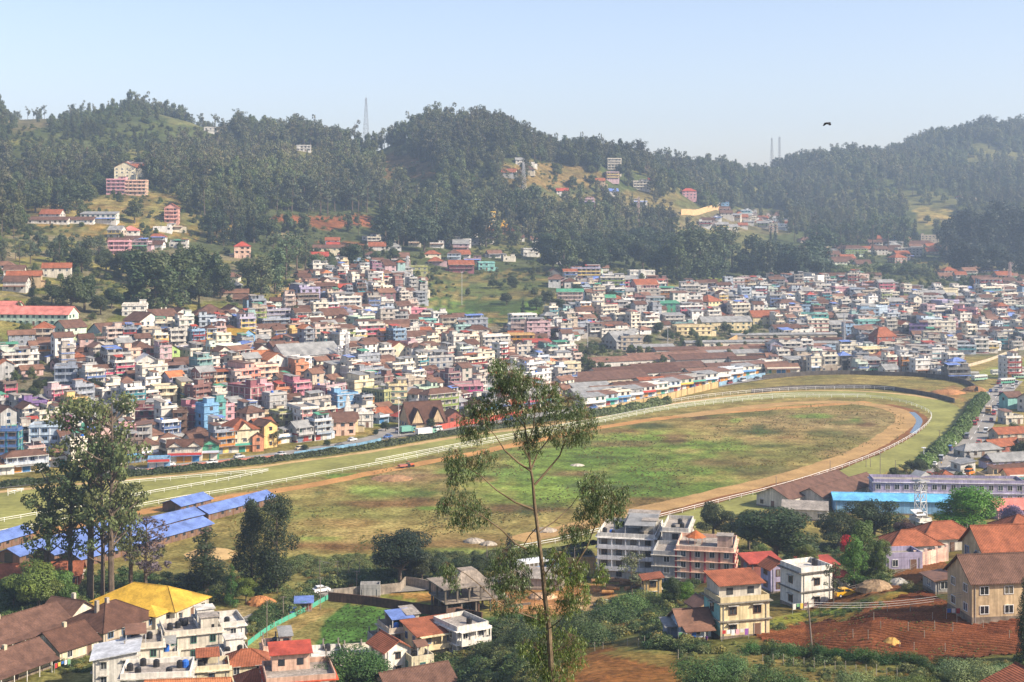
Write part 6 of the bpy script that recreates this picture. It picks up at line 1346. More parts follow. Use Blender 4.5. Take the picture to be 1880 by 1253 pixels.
def scatter(name, label, pts):
    """pts: list of (x, y, z, kind index, scale) -> one object whose points carry the plants"""
    A = np.array(pts, float); me = bpy.data.meshes.new(name); n = len(A)
    me.vertices.add(n); me.vertices.foreach_set('co', A[:, :3].astype(np.float32).ravel())
    g = np.random.RandomState(n)
    a = me.attributes.new('kind_index', 'INT', 'POINT'); a.data.foreach_set('value', A[:, 3].astype(np.int32))
    a = me.attributes.new('turn', 'FLOAT_VECTOR', 'POINT'); r = np.zeros((n, 3), np.float32); r[:, 2] = g.uniform(0, 6.28, n); r[:, 0] = g.normal(0, .04, n); a.data.foreach_set('vector', r.ravel())
    a = me.attributes.new('size', 'FLOAT_VECTOR', 'POINT'); s_ = np.repeat(A[:, 4:5], 3, 1)*np.stack([g.uniform(.85, 1.2, n), g.uniform(.85, 1.2, n), g.uniform(.8, 1.2, n)], 1); a.data.foreach_set('vector', s_.astype(np.float32).ravel())
    tn = (vnoise(A[:, 0]/55+7, A[:, 1]/80, 33)-.5)*.75 + (vnoise(A[:, 0]/170+7, A[:, 1]/220, 34)-.5)*.5; a = me.attributes.new('tone', 'FLOAT', 'POINT'); a.data.foreach_set('value', (tn if n > 9000 else tn*.5).astype(np.float32))
    o = link(name, me); tag(o, label, None, None, 'stuff')
    ng = bpy.data.node_groups.new(name, 'GeometryNodeTree'); ng.interface.new_socket('Geometry', in_out='INPUT', socket_type='NodeSocketGeometry'); ng.interface.new_socket('Geometry', in_out='OUTPUT', socket_type='NodeSocketGeometry')
    N = ng.nodes.new; gi = N('NodeGroupInput'); go = N('NodeGroupOutput'); ip = N('GeometryNodeInstanceOnPoints'); ci = N('GeometryNodeCollectionInfo')
    ci.inputs['Collection'].default_value = protos; ci.inputs['Separate Children'].default_value = True; ci.inputs['Reset Children'].default_value = True
    ip.inputs['Pick Instance'].default_value = True; L = ng.links.new
    L(gi.outputs[0], ip.inputs['Points']); L(ci.outputs[0], ip.inputs['Instance'])
    for nm, dt, sock in (('kind_index', 'INT', 'Instance Index'), ('turn', 'FLOAT_VECTOR', 'Rotation'), ('size', 'FLOAT_VECTOR', 'Scale')):
        na = N('GeometryNodeInputNamedAttribute'); na.data_type = dt; na.inputs[0].default_value = nm; L(na.outputs[0], ip.inputs[sock])
    L(ip.outputs[0], go.inputs[0]); md = o.modifiers.new('plants', 'NODES'); md.node_group = ng
    return o
CLEAR = [[(40, 382), (200, 382), (205, 440), (40, 440)], [(480, 388), (705, 384), (710, 428), (480, 428)], [(1660, 378), (1760, 376), (1760, 412), (1660, 414)], [(640, 258), (760, 252), (740, 268), (640, 268)], [(55, 384), (170, 362), (335, 354), (335, 372), (310, 402), (210, 412), (58, 410)], [(60, 404), (330, 395), (420, 412), (380, 440), (200, 445), (60, 425)], [(480, 392), (700, 386), (700, 414), (600, 428), (540, 414), (484, 412)], [(560, 444), (700, 444), (700, 466), (600, 466)], [(640, 262), (740, 256), (725, 275), (650, 275)],
         [(700, 292), (740, 280), (815, 325), (710, 330)], [(285, 203), (335, 206), (422, 228), (400, 238), (310, 222)], [(30, 205), (90, 215), (85, 232), (30, 240)], [(925, 300), (1030, 300), (1090, 320), (1050, 340), (935, 340)], [(1680, 383), (1752, 381), (1752, 410), (1680, 410)], [(1690, 480), (1850, 478), (1850, 505), (1700, 505)], [(1280, 513), (1340, 506), (1400, 510), (1330, 530)],
         [(1240, 385), (1440, 385), (1450, 426), (1240, 422)], [(0, 505), (90, 515), (90, 530), (0, 545)], [(780, 545), (1000, 548), (1000, 585), (860, 602), (785, 600)]]
def town_occ(x, y, r):
    return blocked(x, y, r)
g = np.random.RandomState(5); OCCA = np.array(OCC)
grid = {}
for ox, oy, orr in OCC: grid.setdefault((int(ox//30), int(oy//30)), []).append((ox, oy, orr))
def hit_house(x, y, r):
    a, b = int(x//30), int(y//30)
    for i in (a-1, a, a+1):
        for j in (b-1, b, b+1):
            for ox, oy, orr in grid.get((i, j), ()):
                if math.hypot(x-ox, y-oy) < orr + r: return True
    return False
def hill_samples(n, y0, y1, u0=-60, u1=1960):
    Y = np.sqrt(g.uniform(y0**2, y1**2, n)); U = g.uniform(u0, u1, n); return U, Y
def Hv(U, Y):
    i = np.clip(np.searchsorted(UC, U) - 1, 0, len(UC)-2); j = np.clip(np.searchsorted(YR, Y) - 1, 0, len(YR)-2)
    a = (U-UC[i])/(UC[i+1]-UC[i]); b = (Y-YR[j])/(YR[j+1]-YR[j])
    return (ZG[i, j]*(1-a)+ZG[i+1, j]*a)*(1-b) + (ZG[i, j+1]*(1-a)+ZG[i+1, j+1]*a)*b
fp = []; 
U, Y = hill_samples(46000, 930, 2650); Z = Hv(U, Y); X = (U-U0)/F*Y; VV = V0 + (CAMZ-Z)*F/Y
ridge = np.interp(U, SKY[:, 0], SKY[:, 1])
ok = (VV < 452) & (Y < ridge + 25) & (Z > 42)
cln = vnoise(X/45, Y/60, 61)*.6 + vnoise(X/120+9, Y/150, 62)*.4
thin = inpoly(U, VV, [(0, 180), (420, 200), (430, 260), (300, 290), (0, 300)])      # the low bushy left hill
keep_ = g.rand(len(U)) < .03
for q in CLEAR:
    for dv in (0, 6, 12, 18, 24): ok &= ~(inpoly(U, VV-dv*F/Y, q) & ~keep_)
for poly, dens in (([(920, 298), (1240, 320), (1260, 400), (1000, 410)], .28), ([(60, 300), (280, 300), (330, 420), (60, 420)], .4), ([(330, 360), (560, 365), (700, 390), (700, 470), (400, 470)], .55), ([(1440, 330), (1900, 330), (1900, 460), (1440, 470)], .42), ([(0, 175), (430, 190), (430, 290), (0, 300)], .8)):
    ok &= ~(inpoly(U, VV, poly) & (g.rand(len(U)) > dens))
cln = vnoise(X/120+9, Y/150, 62)*.6 + vnoise(X/45, Y/60, 61)*.4
ok &= (cln > .36) | (g.rand(len(U)) < .12)
ok &= vnoise(X/22, Y/30, 66) > .15
dsel = np.where(ok)[0]
kindf = vnoise(X/70+3, Y/90, 63)
HH = np.array([(s_['U'], s_['V'], s_['HW'], s_['y'], V0 + (CAMZ-s_['z'])*F/s_['y']) for s_ in ALL if s_['y'] > 930 and id(s_) in IND])
TH = {0: 13, 1: 13, 2: 20, 3: 20, 4: 19, 5: 19, 6: 17, 7: 2, 8: 2}
def hides(u, v, y, h):
    m = (np.abs(HH[:, 0]-u) < HH[:, 2] + 5) & (y < HH[:, 3]+4) & (y > HH[:, 3]-230) & (v - h*F/y < HH[:, 4] - 3) & (v > HH[:, 4]-6)
    return m.any()
for i in dsel:
    if VV[i] > 290 and hit_house(X[i], Y[i], 3): continue
    kf = kindf[i] + g.normal(0, .13)
    if thin[i]: k, s_ = (0 if g.rand() < .6 else 7, g.uniform(.28, .6)) if g.rand() < .85 else (4, .6); s_ = s_ if k != 7 else g.uniform(1.2, 2.2)
    elif kf < .34: k, s_ = g.randint(0, 2), g.uniform(.8, 1.35)
    elif kf < .52: k, s_ = g.randint(4, 6), g.uniform(.75, 1.25)
    elif kf < .8: k, s_ = g.randint(2, 4), g.uniform(.75, 1.3)
    else: k, s_ = 6, g.uniform(.7, 1.2)
    if hides(U[i], VV[i], Y[i], TH[k]*s_*1.12) and g.rand() < .93: continue
    fp.append((X[i], Y[i], Z[i]-.5, k, s_*(1.12 if not thin[i] else 1)))
# taller feathery trees along the skyline
for i in range(900):
    u = g.uniform(-40, 1920); yr = np.interp(u, SKY[:, 0], SKY[:, 1]); y = yr + g.uniform(-50, 8); x = (u-U0)/F*y
    if u < 230 and g.rand() < .75: continue
    if 390 < u < 700 and g.rand() < .3: continue
    fp.append((x, y, H(x, y)-.5, g.choice([2, 3, 2, 4, 5]), g.uniform(.7, 1.25)*(1 if u > 230 else .7)))
scatter('forest', 'hazy forest of eucalyptus and dark evergreens covering the hills behind the town', fp)
print('FOREST', len(fp))
# bushes, weeds and small garden trees between the houses and on the slopes
sp2 = []
U, Y = hill_samples(16000, 480, 1500); Z = Hv(U, Y); X = (U-U0)/F*Y; VV = V0 + (CAMZ-Z)*F/Y; nz = vnoise(X/22, Y/22, 71)
for i in range(len(U)):
    if Z[i] < 1.5 or nz[i] < .42 or any(inpoly(U[i], VV[i], q) for q in CLEAR[-1:]): continue
    if hit_house(X[i], Y[i], 1.0) or near_line(X[i], Y[i], lroad, 9) or near_line(X[i], Y[i], rroad, 9): continue
    t = g.rand()
    if t < .78: sp2.append((X[i], Y[i], Z[i], g.randint(7, 9), g.uniform(.6, 1.5)))
    else: sp2.append((X[i], Y[i], Z[i]-.3, g.randint(0, 2), g.uniform(.3, .55)))
scatter('garden_bushes', 'small bushes and weeds growing between the houses of the town', sp2)
# tufts and low scrub on the infield
sp3 = []
for i in range(26000):
    u = g.uniform(420, 1660); v = g.uniform(742, 1050); p = flatpt(u, v)
    if v > 1062 - (u-420)*.20 or v < 905 - (u-420)*.155: continue
    if vnoise(np.array(p.x/16), np.array(p.y/30), 81)*.6 + vnoise(np.array(p.x/4), np.array(p.y/7), 82)*.4 < .5: continue
    sp3.append((p.x, p.y, -.03, g.choice([9, 11, 11, 7]), g.uniform(.07, .24)))
for i in range(700):
    u = g.uniform(440, 1080); v = g.uniform(1030, 1062) - (u-440)*.03; p = flatpt(u, v); sp3.append((p.x, p.y, 0, g.randint(7, 9), g.uniform(.3, 1.0)))
scatter('field_scrub', 'low scrub and tufts scattered over the grassy infield', sp3)
# undergrowth of the near slopes and the lower left yards
sp4 = []
ZN = [([(900, 1170), (1010, 1165), (1110, 1180), (1180, 1160), (1230, 1120), (1300, 1060), (1230, 1060), (1100, 1125), (1000, 1150), (920, 1140)], 1000, .4, 1.2), ([(880, 1190), (1010, 1195), (1020, 1260), (850, 1260)], 300, .4, 1.1), ([(1250, 1190), (1400, 1180), (1700, 1222), (1900, 1210), (1900, 1262), (1240, 1262)], 480, .2, .8),
      ([(1180, 1120), (1300, 1170), (1290, 1200), (1190, 1190)], 250, .4, 1.0), ([(1220, 1010), (1640, 1000), (1640, 1080), (1340, 1060), (1230, 1060)], 500, .5, 1.2), ([(470, 1130), (560, 1080), (600, 1100), (520, 1140), (440, 1180)], 250, .4, 1.2), ([(0, 1060), (480, 1060), (540, 1085), (420, 1100), (0, 1100)], 500, .4, 1.3),
      ([(560, 1055), (900, 1045), (900, 1070), (560, 1082)], 500, .4, 1.3), ([(0, 1100), (180, 1100), (180, 1140), (0, 1150)], 200, .5, 1.3), ([(100, 1200), (180, 1190), (200, 1230), (110, 1240)], 100, .3, .7), ([(1690, 1005), (1900, 985), (1900, 1005), (1700, 1015)], 120, .3, .8), ([(880, 1150), (1000, 1150), (1000, 1200), (890, 1200)], 120, .3, .8),
      ([(1380, 1150), (1500, 1118), (1620, 1100), (1620, 1120), (1400, 1165)], 160, .15, .45), ([(700, 1215), (900, 1195), (900, 1262), (820, 1262)], 500, .4, 1.1)]
for poly, n, s0, s1 in ZN:
    us = [q[0] for q in poly]; vs_ = [q[1] for q in poly]; k = 0; tr = 0
    while k < n and tr < n*12:
        tr += 1; u = g.uniform(min(us), max(us)); v = g.uniform(min(vs_), max(vs_))
        if not inpoly(u, v, poly): continue
        p = G(u, v, 140)
        if hit_house(p.x, p.y, .6): continue
        q_ = float(vnoise(np.array(p.x/4), np.array(p.y/6), 91)) + g.normal(0, .16)
        sp4.append((p.x, p.y, p.z-.15, 10 if q_ < .42 else 7 if q_ < .6 else 9 if q_ < .72 else 8 if q_ < .85 else 11, g.uniform(s0, s1)*(.55 if q_ > .62 else 1)*(1.4 if g.rand() < .08 else 1))); k += 1
scatter('undergrowth', 'tangled green bushes and weeds on the near slope and yards', sp4)
print('BUSHES', len(sp2), len(sp3), len(sp4))

# hedges along the track: leafy bands
def hedge(label, line, w, h, per_m, col, group='hedges of the racecourse', cat='hedge', seed=1):
    g_ = np.random.RandomState(seed); p0 = line[0]; P2 = np.array([(p.x-p0.x, p.y-p0.y, H(p.x, p.y)) for p in line]); seg = np.linalg.norm(np.diff(P2[:, :2], axis=0), axis=1); L_ = seg.sum(); n = int(L_*per_m)
    t = g_.uniform(0, L_, n); cum = np.concatenate([[0], np.cumsum(seg)]); i = np.clip(np.searchsorted(cum, t)-1, 0, len(seg)-1); f = (t-cum[i])/seg[i]
    c = P2[i] + (P2[i+1]-P2[i])*f[:, None]; d = (P2[i+1]-P2[i])/seg[i][:, None]; q = np.stack([-d[:, 1], d[:, 0], 0*d[:, 0]], 1)
    hh = h*(.75 + .5*vnoise(t/3.0, t*0, seed))
    th = g_.uniform(0, math.pi, n); rr_ = .7+.3*g_.rand(n); c = c + q*(np.cos(th)*w/2*rr_)[:, None]; c[:, 2] += np.sin(th)*hh*rr_
    nr = q*np.cos(th)[:, None] + np.array([0, 0, 1])*np.sin(th)[:, None] + g_.normal(size=(n, 3))*.5; nr /= np.linalg.norm(nr, axis=1)[:, None]
    a = np.cross(nr, g_.normal(size=(n, 3))); a /= np.linalg.norm(a, axis=1)[:, None]; b = np.cross(nr, a); s_ = .42*(.6+.8*g_.rand(n))[:, None]
    V = np.stack([c-a*s_, c+b*s_*.8, c+a*s_, c-b*s_*.8], 1).reshape(-1, 3); V[:, 2] += 0
    me = mesh_np('hedge', V, np.arange(n*4).reshape(-1, 4), ['foliage'], np.array(col)*(1+g_.uniform(-.3, .3, (n, 1)))*(.75+.5*vnoise(t/6, t*0, seed+5))[:, None])
    o = link('hedge', me, None, (p0.x, p0.y, 0)); return tag(o, label, cat, group)
hedge('long dark clipped hedge between the grass track and the street, left part', px([(-260, 938), (-120, 914), (0, 896), (131, 883), (256, 873), (480, 851)]), 3.4, 2.0, 70, DG, seed=1)
hedge('long dark clipped hedge between the track and the street, right part by the lone eucalyptus', px([(480, 851), (600, 835), (700, 821), (832, 798), (960, 780), (1060, 764)]), 3.4, 2.0, 70, DG, seed=2)
hedge('short thick green hedge below the tan wall right of the lone eucalyptus', px([(1085, 766), (1150, 757), (1228, 741)]), 4.0, 3.4, 90, GG, seed=3)
hedge('broad tall hedge between the bend of the track and the right road', px([(1806, 733), (1792, 748), (1776, 776), (1752, 806), (1722, 834), (1690, 862)]), 6.5, 3.6, 160, hexrgb('#65783a'), seed=4)

# individual trees
TREEM = {}
def tree_meshes(kind, h, seed, detail, colr=None):
    k = (kind, seed, detail, colr)
    if k not in TREEM: TREEM[k] = (make_tree(kind, h, seed, detail, colr), h)
    return TREEM[k]
TREEN = {'airy': 'eucalyptus_tree', 'broad': 'broadleaf_tree', 'euc': 'eucalyptus_tree', 'tall': 'eucalyptus_tree', 'cyp': 'conifer_tree', 'bush': 'shrub'}
def plant(kind, x, y, h, label, group, detail=1.0, seed=1, colr=None, wide=1.0, z=None, name=None):
    base = {'broad': 13, 'airy': 20, 'euc': 20, 'tall': 19, 'cyp': 17, 'bush': 2.2}[kind]
    (tm, cm), _ = tree_meshes(kind, base, seed, detail, colr); s_ = h/base
    r = thing(name or TREEN[kind], label, 'shrub' if kind == 'bush' else 'tree', (x, y, (H(x, y) if z is None else z) - .2), random.Random(x+y).uniform(0, 6.28), group); r.scale = (s_*wide, s_*wide, s_)
    link('trunk', tm, r); link('crown', cm, r); return r
ORD = ['leftmost', 'second from left', 'third from left', 'fourth from left', 'fifth from left', 'sixth from left', 'seventh from left', 'eighth from left', 'ninth from left', 'tenth from left', 'eleventh from left', 'twelfth from left', 'thirteenth from left', 'fourteenth from left', 'fifteenth from left', 'sixteenth from left', 'seventeenth from left', 'eighteenth from left', 'nineteenth from left', 'twentieth from left']
def cluster(items, what, group, detail=.8, colr=None, ymin=330):
    """items: (u, v of base, height px, kind, wide); labelled in order from the left"""
    items = sorted(items)
    for i, it in enumerate(items):
        u, v, hp, kind, wd = it; p = G(u, v, ymin); h = hp*p.y/F
        plant(kind, p.x, p.y, h, '%s of %s' % (ORD[i], what), group, detail, 10 + (i*7 + int(u)) % 3 + {'broad': 0, 'euc': 3, 'tall': 6, 'cyp': 9, 'bush': 12}[kind], colr, wd)
def row(n, u0, u1, vb, hp, kinds, seed, jit=8, wd=(.9, 1.2)):
    r_ = random.Random(seed)
    return [(u0 + (u1-u0)*(i+.5)/n + r_.uniform(-6, 6), vb + r_.uniform(-jit, jit), hp*r_.uniform(.8, 1.15), r_.choice(kinds), r_.uniform(*wd)) for i in range(n)]
cluster([(95, 560, 44, 'broad', 1.2), (130, 578, 85, 'broad', 1.0), (155, 572, 74, 'broad', 1.1), (185, 578, 42, 'broad', 1.2), (60, 545, 40, 'cyp', 1.2), (205, 568, 46, 'broad', 1.2), (65, 570, 30, 'broad', 1.3)], 'the dark round trees above the long pink-roofed school', 'dark grove left of the hill town')
cluster([(195, 500, 46, 'broad', 1.2), (225, 505, 50, 'broad', 1.1), (110, 500, 60, 'euc', 1.2), (150, 505, 60, 'broad', 1.1), (245, 560, 60, 'broad', 1.0), (262, 565, 106, 'tall', 1.7), (285, 570, 112, 'tall', 1.6), (305, 570, 90, 'tall', 1.6), (328, 568, 112, 'tall', 1.4), (345, 556, 104, 'tall', 1.5), (365, 560, 60, 'broad', 1.1), (372, 540, 90, 'tall', 1.3), (392, 545, 82, 'tall', 1.3), (405, 548, 70, 'broad', 1.1), (245, 520, 70, 'broad', 1.2), (365, 575, 24, 'cyp', 1.3)], 'the tall dark trees in the grove behind the brown school houses', 'tall dark grove in the left of town')
cluster([(455, 540, 70, 'tall', 1.4), (480, 548, 80, 'tall', 1.5), (505, 540, 85, 'tall', 1.4), (525, 520, 90, 'euc', 1.5), (545, 510, 80, 'euc', 1.5), (500, 510, 80, 'euc', 1.5), (560, 500, 60, 'euc', 1.4), (585, 505, 46, 'broad', 1.2), (605, 505, 40, 'broad', 1.3)], 'the pale feathery trees beside the tan lane wall', 'pale grove in mid town', colr=hexrgb('#5c6a48'))
cluster([(650, 500, 60, 'broad', 1.0), (636, 498, 50, 'broad', 1.0), (690, 494, 36, 'broad', 1.0), (668, 490, 34, 'cyp', 1.4), (735, 492, 22, 'broad', 1.2), (720, 480, 30, 'broad', 1.2)], 'the round trees at the top of mid town', 'round trees at the top of town')
cluster(row(11, 0, 185, 478, 44, ['euc', 'tall', 'euc'], 1, 12, (1.2, 1.6)), 'the tall feathery trees at the left edge below the terraces', 'feathery trees at the left edge', .6, hexrgb('#58644a'))
cluster(row(9, 5, 150, 385, 60, ['tall', 'broad', 'cyp'], 2, 8), 'the dark trees left of the big hillside block', 'dark trees on the left hillside', .5)
cluster(row(9, 385, 490, 448, 60, ['tall', 'cyp', 'broad', 'cyp'], 3, 8), 'the dark trees below the red earth clearing', 'dark trees below the red clearing', .6)
cluster(row(15, 470, 700, 392, 66, ['euc', 'tall', 'euc'], 4, 6, (1.0, 1.4)), 'the slender trees above the red earth clearing', 'slender trees above the red clearing', .5, hexrgb('#515c44'))
cluster(row(16, 700, 900, 455, 74, ['tall', 'broad', 'cyp', 'euc'], 5, 8, (1.0, 1.4)), 'the dark trees left of the yellow temple tower', 'dark trees at the foot of the centre hill', .6, hexrgb('#3f4c34'))
cluster(row(11, 925, 1010, 420, 66, ['cyp', 'cyp', 'tall'], 6, 10), 'the pointed dark trees right of the yellow temple tower', 'pointed trees right of the temple', .6)
cluster([(1015, 500, 60, 'broad', 1.2), (1035, 505, 85, 'tall', 1.3), (1062, 500, 70, 'broad', 1.2), (1090, 505, 60, 'broad', 1.3), (1120, 495, 62, 'broad', 1.3), (1150, 490, 66, 'broad', 1.3), (1005, 480, 60, 'broad', 1.2), (1180, 495, 60, 'broad', 1.2), (1205, 505, 60, 'broad', 1.2), (1140, 470, 55, 'broad', 1.4), (1175, 465, 55, 'broad', 1.4), (1050, 470, 60, 'tall', 1.3), (1085, 470, 56, 'broad', 1.3), (1215, 480, 66, 'broad', 1.2)], 'the dark round trees on the knoll behind the white villa', 'dark trees on the wooded knoll')
cluster([(1225, 515, 70, 'tall', 1.3), (1243, 520, 85, 'tall', 1.3), (1262, 518, 100, 'tall', 1.5), (1285, 520, 95, 'tall', 1.6), (1310, 515, 90, 'tall', 1.4), (1330, 505, 90, 'euc', 1.5), (1345, 500, 85, 'euc', 1.5), (1275, 490, 80, 'euc', 1.4), (1240, 480, 80, 'euc', 1.4), (1365, 510, 50, 'broad', 1.2)], 'the tall trees rising behind the green bank on the knoll', 'tall trees right of the knoll')
cluster(row(15, 1380, 1500, 512, 75, ['tall', 'cyp', 'broad', 'tall'], 7, 8, (1.0, 1.4)), 'the dark trees behind the tall white block', 'dark trees behind the right of town', .6, hexrgb('#3f4e38'))
cluster([(1505, 468, 66, 'broad', 1.1), (1545, 470, 60, 'euc', 1.3), (1575, 468, 66, 'euc', 1.3), (1602, 465, 70, 'euc', 1.3), (1630, 460, 66, 'euc', 1.3), (1530, 462, 44, 'broad', 1.1), (1660, 455, 60, 'tall', 1.2), (1680, 450, 50, 'cyp', 1.2)], 'the tall separate trees before the brown-roofed hill bungalows', 'tall trees of the right valley', .6)
cluster(row(14, 1735, 1890, 478, 92, ['cyp', 'cyp', 'tall'], 8, 6, (1.3, 1.7)), 'the dense dark cypress wood at the right edge', 'dark cypress wood at right', .7, hexrgb('#26332a'))
cluster(row(10, 1745, 1890, 500, 60, ['cyp', 'broad'], 9, 5, (1.2, 1.6)), 'the lower front trees of the right cypress wood', 'dark cypress wood at right, front', .7, hexrgb('#26332a'))
cluster(row(14, 1500, 1720, 505, 24, ['broad', 'bush'], 10, 5, (1.2, 1.6)), 'the low trees behind the long brown roof at right', 'low trees behind the right of town', .6)
cluster([(1010, 560, 30, 'broad', 1.3), (1030, 572, 28, 'broad', 1.3), (985, 570, 28, 'broad', 1.3), (960, 590, 40, 'cyp', 1.2), (1062, 548, 30, 'broad', 1.2), (930, 560, 26, 'broad', 1.3), (1085, 580, 20, 'broad', 1.2), (940, 530, 26, 'broad', 1.3), (905, 530, 22, 'broad', 1.2)], 'the dark trees right of the green terraced plots', 'trees beside the terraced plots')
cluster([(1210, 612, 24, 'broad', 1.2), (1225, 625, 22, 'broad', 1.2), (1330, 614, 28, 'broad', 1.1), (1290, 630, 16, 'broad', 1.4), (1258, 636, 14, 'broad', 1.4), (1190, 634, 22, 'broad', 1.2), (1365, 552, 26, 'broad', 1.3), (1088, 650, 30, 'broad', 1.2), (1312, 632, 14, 'broad', 1.4), (1345, 648, 14, 'broad', 1.4)], 'the round trees around the long yellow school', 'trees around the yellow school')
cluster([(1332, 584, 32, 'broad', 1.2)], 'one purple-grey tree before the long terracotta-roofed house', 'flowering trees', 1, hexrgb('#6e6478'))
cluster([(22, 742, 36, 'broad', 1.2), (60, 735, 30, 'broad', 1.2), (45, 755, 28, 'broad', 1.3), (70, 725, 34, 'broad', 1.0), (170, 724, 36, 'broad', 1.4), (190, 730, 34, 'broad', 1.4), (110, 745, 20, 'broad', 1.3), (240, 735, 22, 'broad', 1.3), (275, 640, 18, 'broad', 1.4), (250, 645, 20, 'broad', 1.4), (220, 640, 20, 'broad', 1.5), (210, 800, 24, 'broad', 1.2), (300, 720, 20, 'broad', 1.4)], 'the garden trees among the left town houses', 'garden trees in the left of town')
cluster([(400, 640, 18, 'broad', 1.4), (480, 660, 20, 'broad', 1.3), (575, 650, 18, 'broad', 1.4), (640, 700, 18, 'broad', 1.3), (700, 650, 20, 'broad', 1.4), (760, 640, 18, 'broad', 1.4), (690, 712, 20, 'broad', 1.3), (430, 800, 20, 'broad', 1.3), (540, 720, 18, 'cyp', 1.3), (610, 745, 20, 'broad', 1.3), (840, 620, 24, 'broad', 1.4), (865, 635, 20, 'broad', 1.4), (350, 655, 20, 'broad', 1.5), (740, 690, 18, 'broad', 1.3)], 'the garden trees among the mid-town houses', 'garden trees in mid town')
cluster([(980, 600, 26, 'broad', 1.4), (1010, 625, 24, 'broad', 1.4), (1045, 600, 28, 'broad', 1.3), (1160, 580, 24, 'broad', 1.4), (1250, 560, 26, 'broad', 1.4), (1420, 560, 22, 'broad', 1.4), (1480, 570, 20, 'broad', 1.4), (1540, 590, 20, 'broad', 1.3), (1640, 600, 22, 'broad', 1.3), (1730, 620, 20, 'broad', 1.3), (1660, 560, 18, 'broad', 1.4), (1800, 590, 22, 'broad', 1.3), (1590, 560, 18, 'cyp', 1.3), (1125, 555, 24, 'broad', 1.4)], 'the trees scattered among the right-hand town houses', 'trees in the right of town')
cluster([(510, 822, 36, 'euc', 1.6), (708, 792, 22, 'broad', 1.2), (690, 800, 14, 'broad', 1.3), (560, 828, 14, 'broad', 1.3), (600, 820, 16, 'broad', 1.2), (790, 788, 24, 'broad', 1.0), (870, 775, 22, 'broad', 1.2)], 'the small street trees from the yellow house to the church', 'small street trees')
cluster([(1795, 735, 14, 'broad', 1.3), (1760, 900, 40, 'broad', 1.1), (1720, 898, 44, 'euc', 1.5), (1700, 895, 36, 'broad', 1.3), (1672, 868, 28, 'broad', 1.3), (1690, 872, 34, 'broad', 1.1), (1665, 890, 40, 'euc', 1.5), (1640, 905, 34, 'broad', 1.3), (1880, 850, 50, 'broad', 1.1), (1860, 800, 30, 'broad', 1.1), (1780, 870, 20, 'broad', 1.2), (1640, 880, 26, 'broad', 1.2), (1620, 890, 20, 'broad', 1.2)], 'the trees between the track bend and the right road', 'trees by the right road')
# nearer trees, more leaves
def one(kind, u, v, hp, label, group='large trees near the viewer', detail=2.5, colr=None, wide=1.0, ymin=140, seed=20, name=None):
    p = G(u, v, ymin); return plant(kind, p.x, p.y, hp*p.y/F, label, group, detail, seed, colr, wide, name=name)
one('broad', 1425, 1042, 126, 'big dark spreading tree between the maroon-striped hotel and the school sheds', wide=1.55, seed=21)
one('broad', 1375, 1010, 80, 'dark tree left of and behind the biggest spreading tree', wide=1.3, seed=22, detail=2); one('broad', 1310, 990, 76, 'dark round tree right behind the white hotel roof', wide=1.35, seed=23, detail=2)
one('tall', 1480, 1070, 70, 'lighter green feathery tree in front of the biggest spreading tree', seed=24, colr=hexrgb('#66743c'), wide=1.7); one('tall', 1400, 1060, 60, 'small feathery tree below the left side of the biggest spreading tree', seed=25, colr=hexrgb('#66743c'), wide=1.7)
one('broad', 1605, 1000, 96, 'dark spreading tree in front of the long blue hall', wide=1.4, seed=26); one('broad', 1540, 1010, 80, 'dark tree left of the tree in front of the blue hall', wide=1.35, seed=27)
one('broad', 1785, 992, 104, 'bright green dense round tree right of the lattice tower', wide=1.65, seed=28, colr=hexrgb('#58852a'), detail=3); one('broad', 1663, 1000, 56, 'small dark red-leaved tree beside the ornate white chapel', wide=.9, seed=29, colr=hexrgb('#4c3533'))
one('broad', 1858, 985, 66, 'purple flowering tree right of the bright green round tree', wide=1.0, seed=30, colr=hexrgb('#8c7694'), detail=1.6)
one('broad', 1553, 1025, 50, 'red and orange flowering tree under the dark trees', wide=.9, seed=31, colr=hexrgb('#c9482a'), detail=1.4)
one('tall', 1568, 1078, 92, 'slender bright green tree left of the pink parapet terrace', seed=32, colr=hexrgb('#5d7a34'), wide=1.2); one('tall', 1585, 1062, 108, 'taller slender tree right behind the slender bright green tree', seed=33, colr=hexrgb('#56703a'), wide=1.2); one('tall', 1620, 1060, 70, 'thin leafy tree close against the pink parapet terrace', seed=34, colr=hexrgb('#5f7038'), wide=1.3)
one('euc', 1530, 1115, 84, 'thin sparse young tree in front of the white cube house', seed=35, wide=1.0, detail=1.2); one('bush', 1667, 1085, 28, 'single round dark shrub beside the path above the ploughed field', seed=36)
one('broad', 1235, 1115, 66, 'ivy-covered dark tree right of the small yellow house', seed=37, colr=hexrgb('#3f5226'), wide=.8); one('broad', 1262, 1110, 50, 'bright green bush-like tree between the small yellow house and the tilted red roof', seed=38, colr=hexrgb('#567a24'))
one('euc', 1160, 1100, 90, 'thin greyish tree in front of the white hotel windows', seed=39, colr=hexrgb('#6a7050'), wide=1.3, detail=1.2)
one('broad', 735, 1078, 118, 'dark spreading cypress-like tree at the near edge of the infield', seed=40, colr=hexrgb('#2f3b27'), wide=1.35, detail=3); one('broad', 775, 1072, 70, 'lower dark tree touching the right side of the spreading field tree', seed=41, colr=hexrgb('#3a442a'), wide=1.2); one('broad', 805, 1068, 56, 'next smaller dark tree right of the spreading field tree', seed=42, wide=1.2, colr=hexrgb('#3f4a2e')); one('broad', 845, 1066, 50, 'round dark tree left of the unfinished building', seed=43, wide=1.3); one('broad', 880, 1060, 46, 'round dark tree behind the unfinished building', seed=44, wide=1.3)
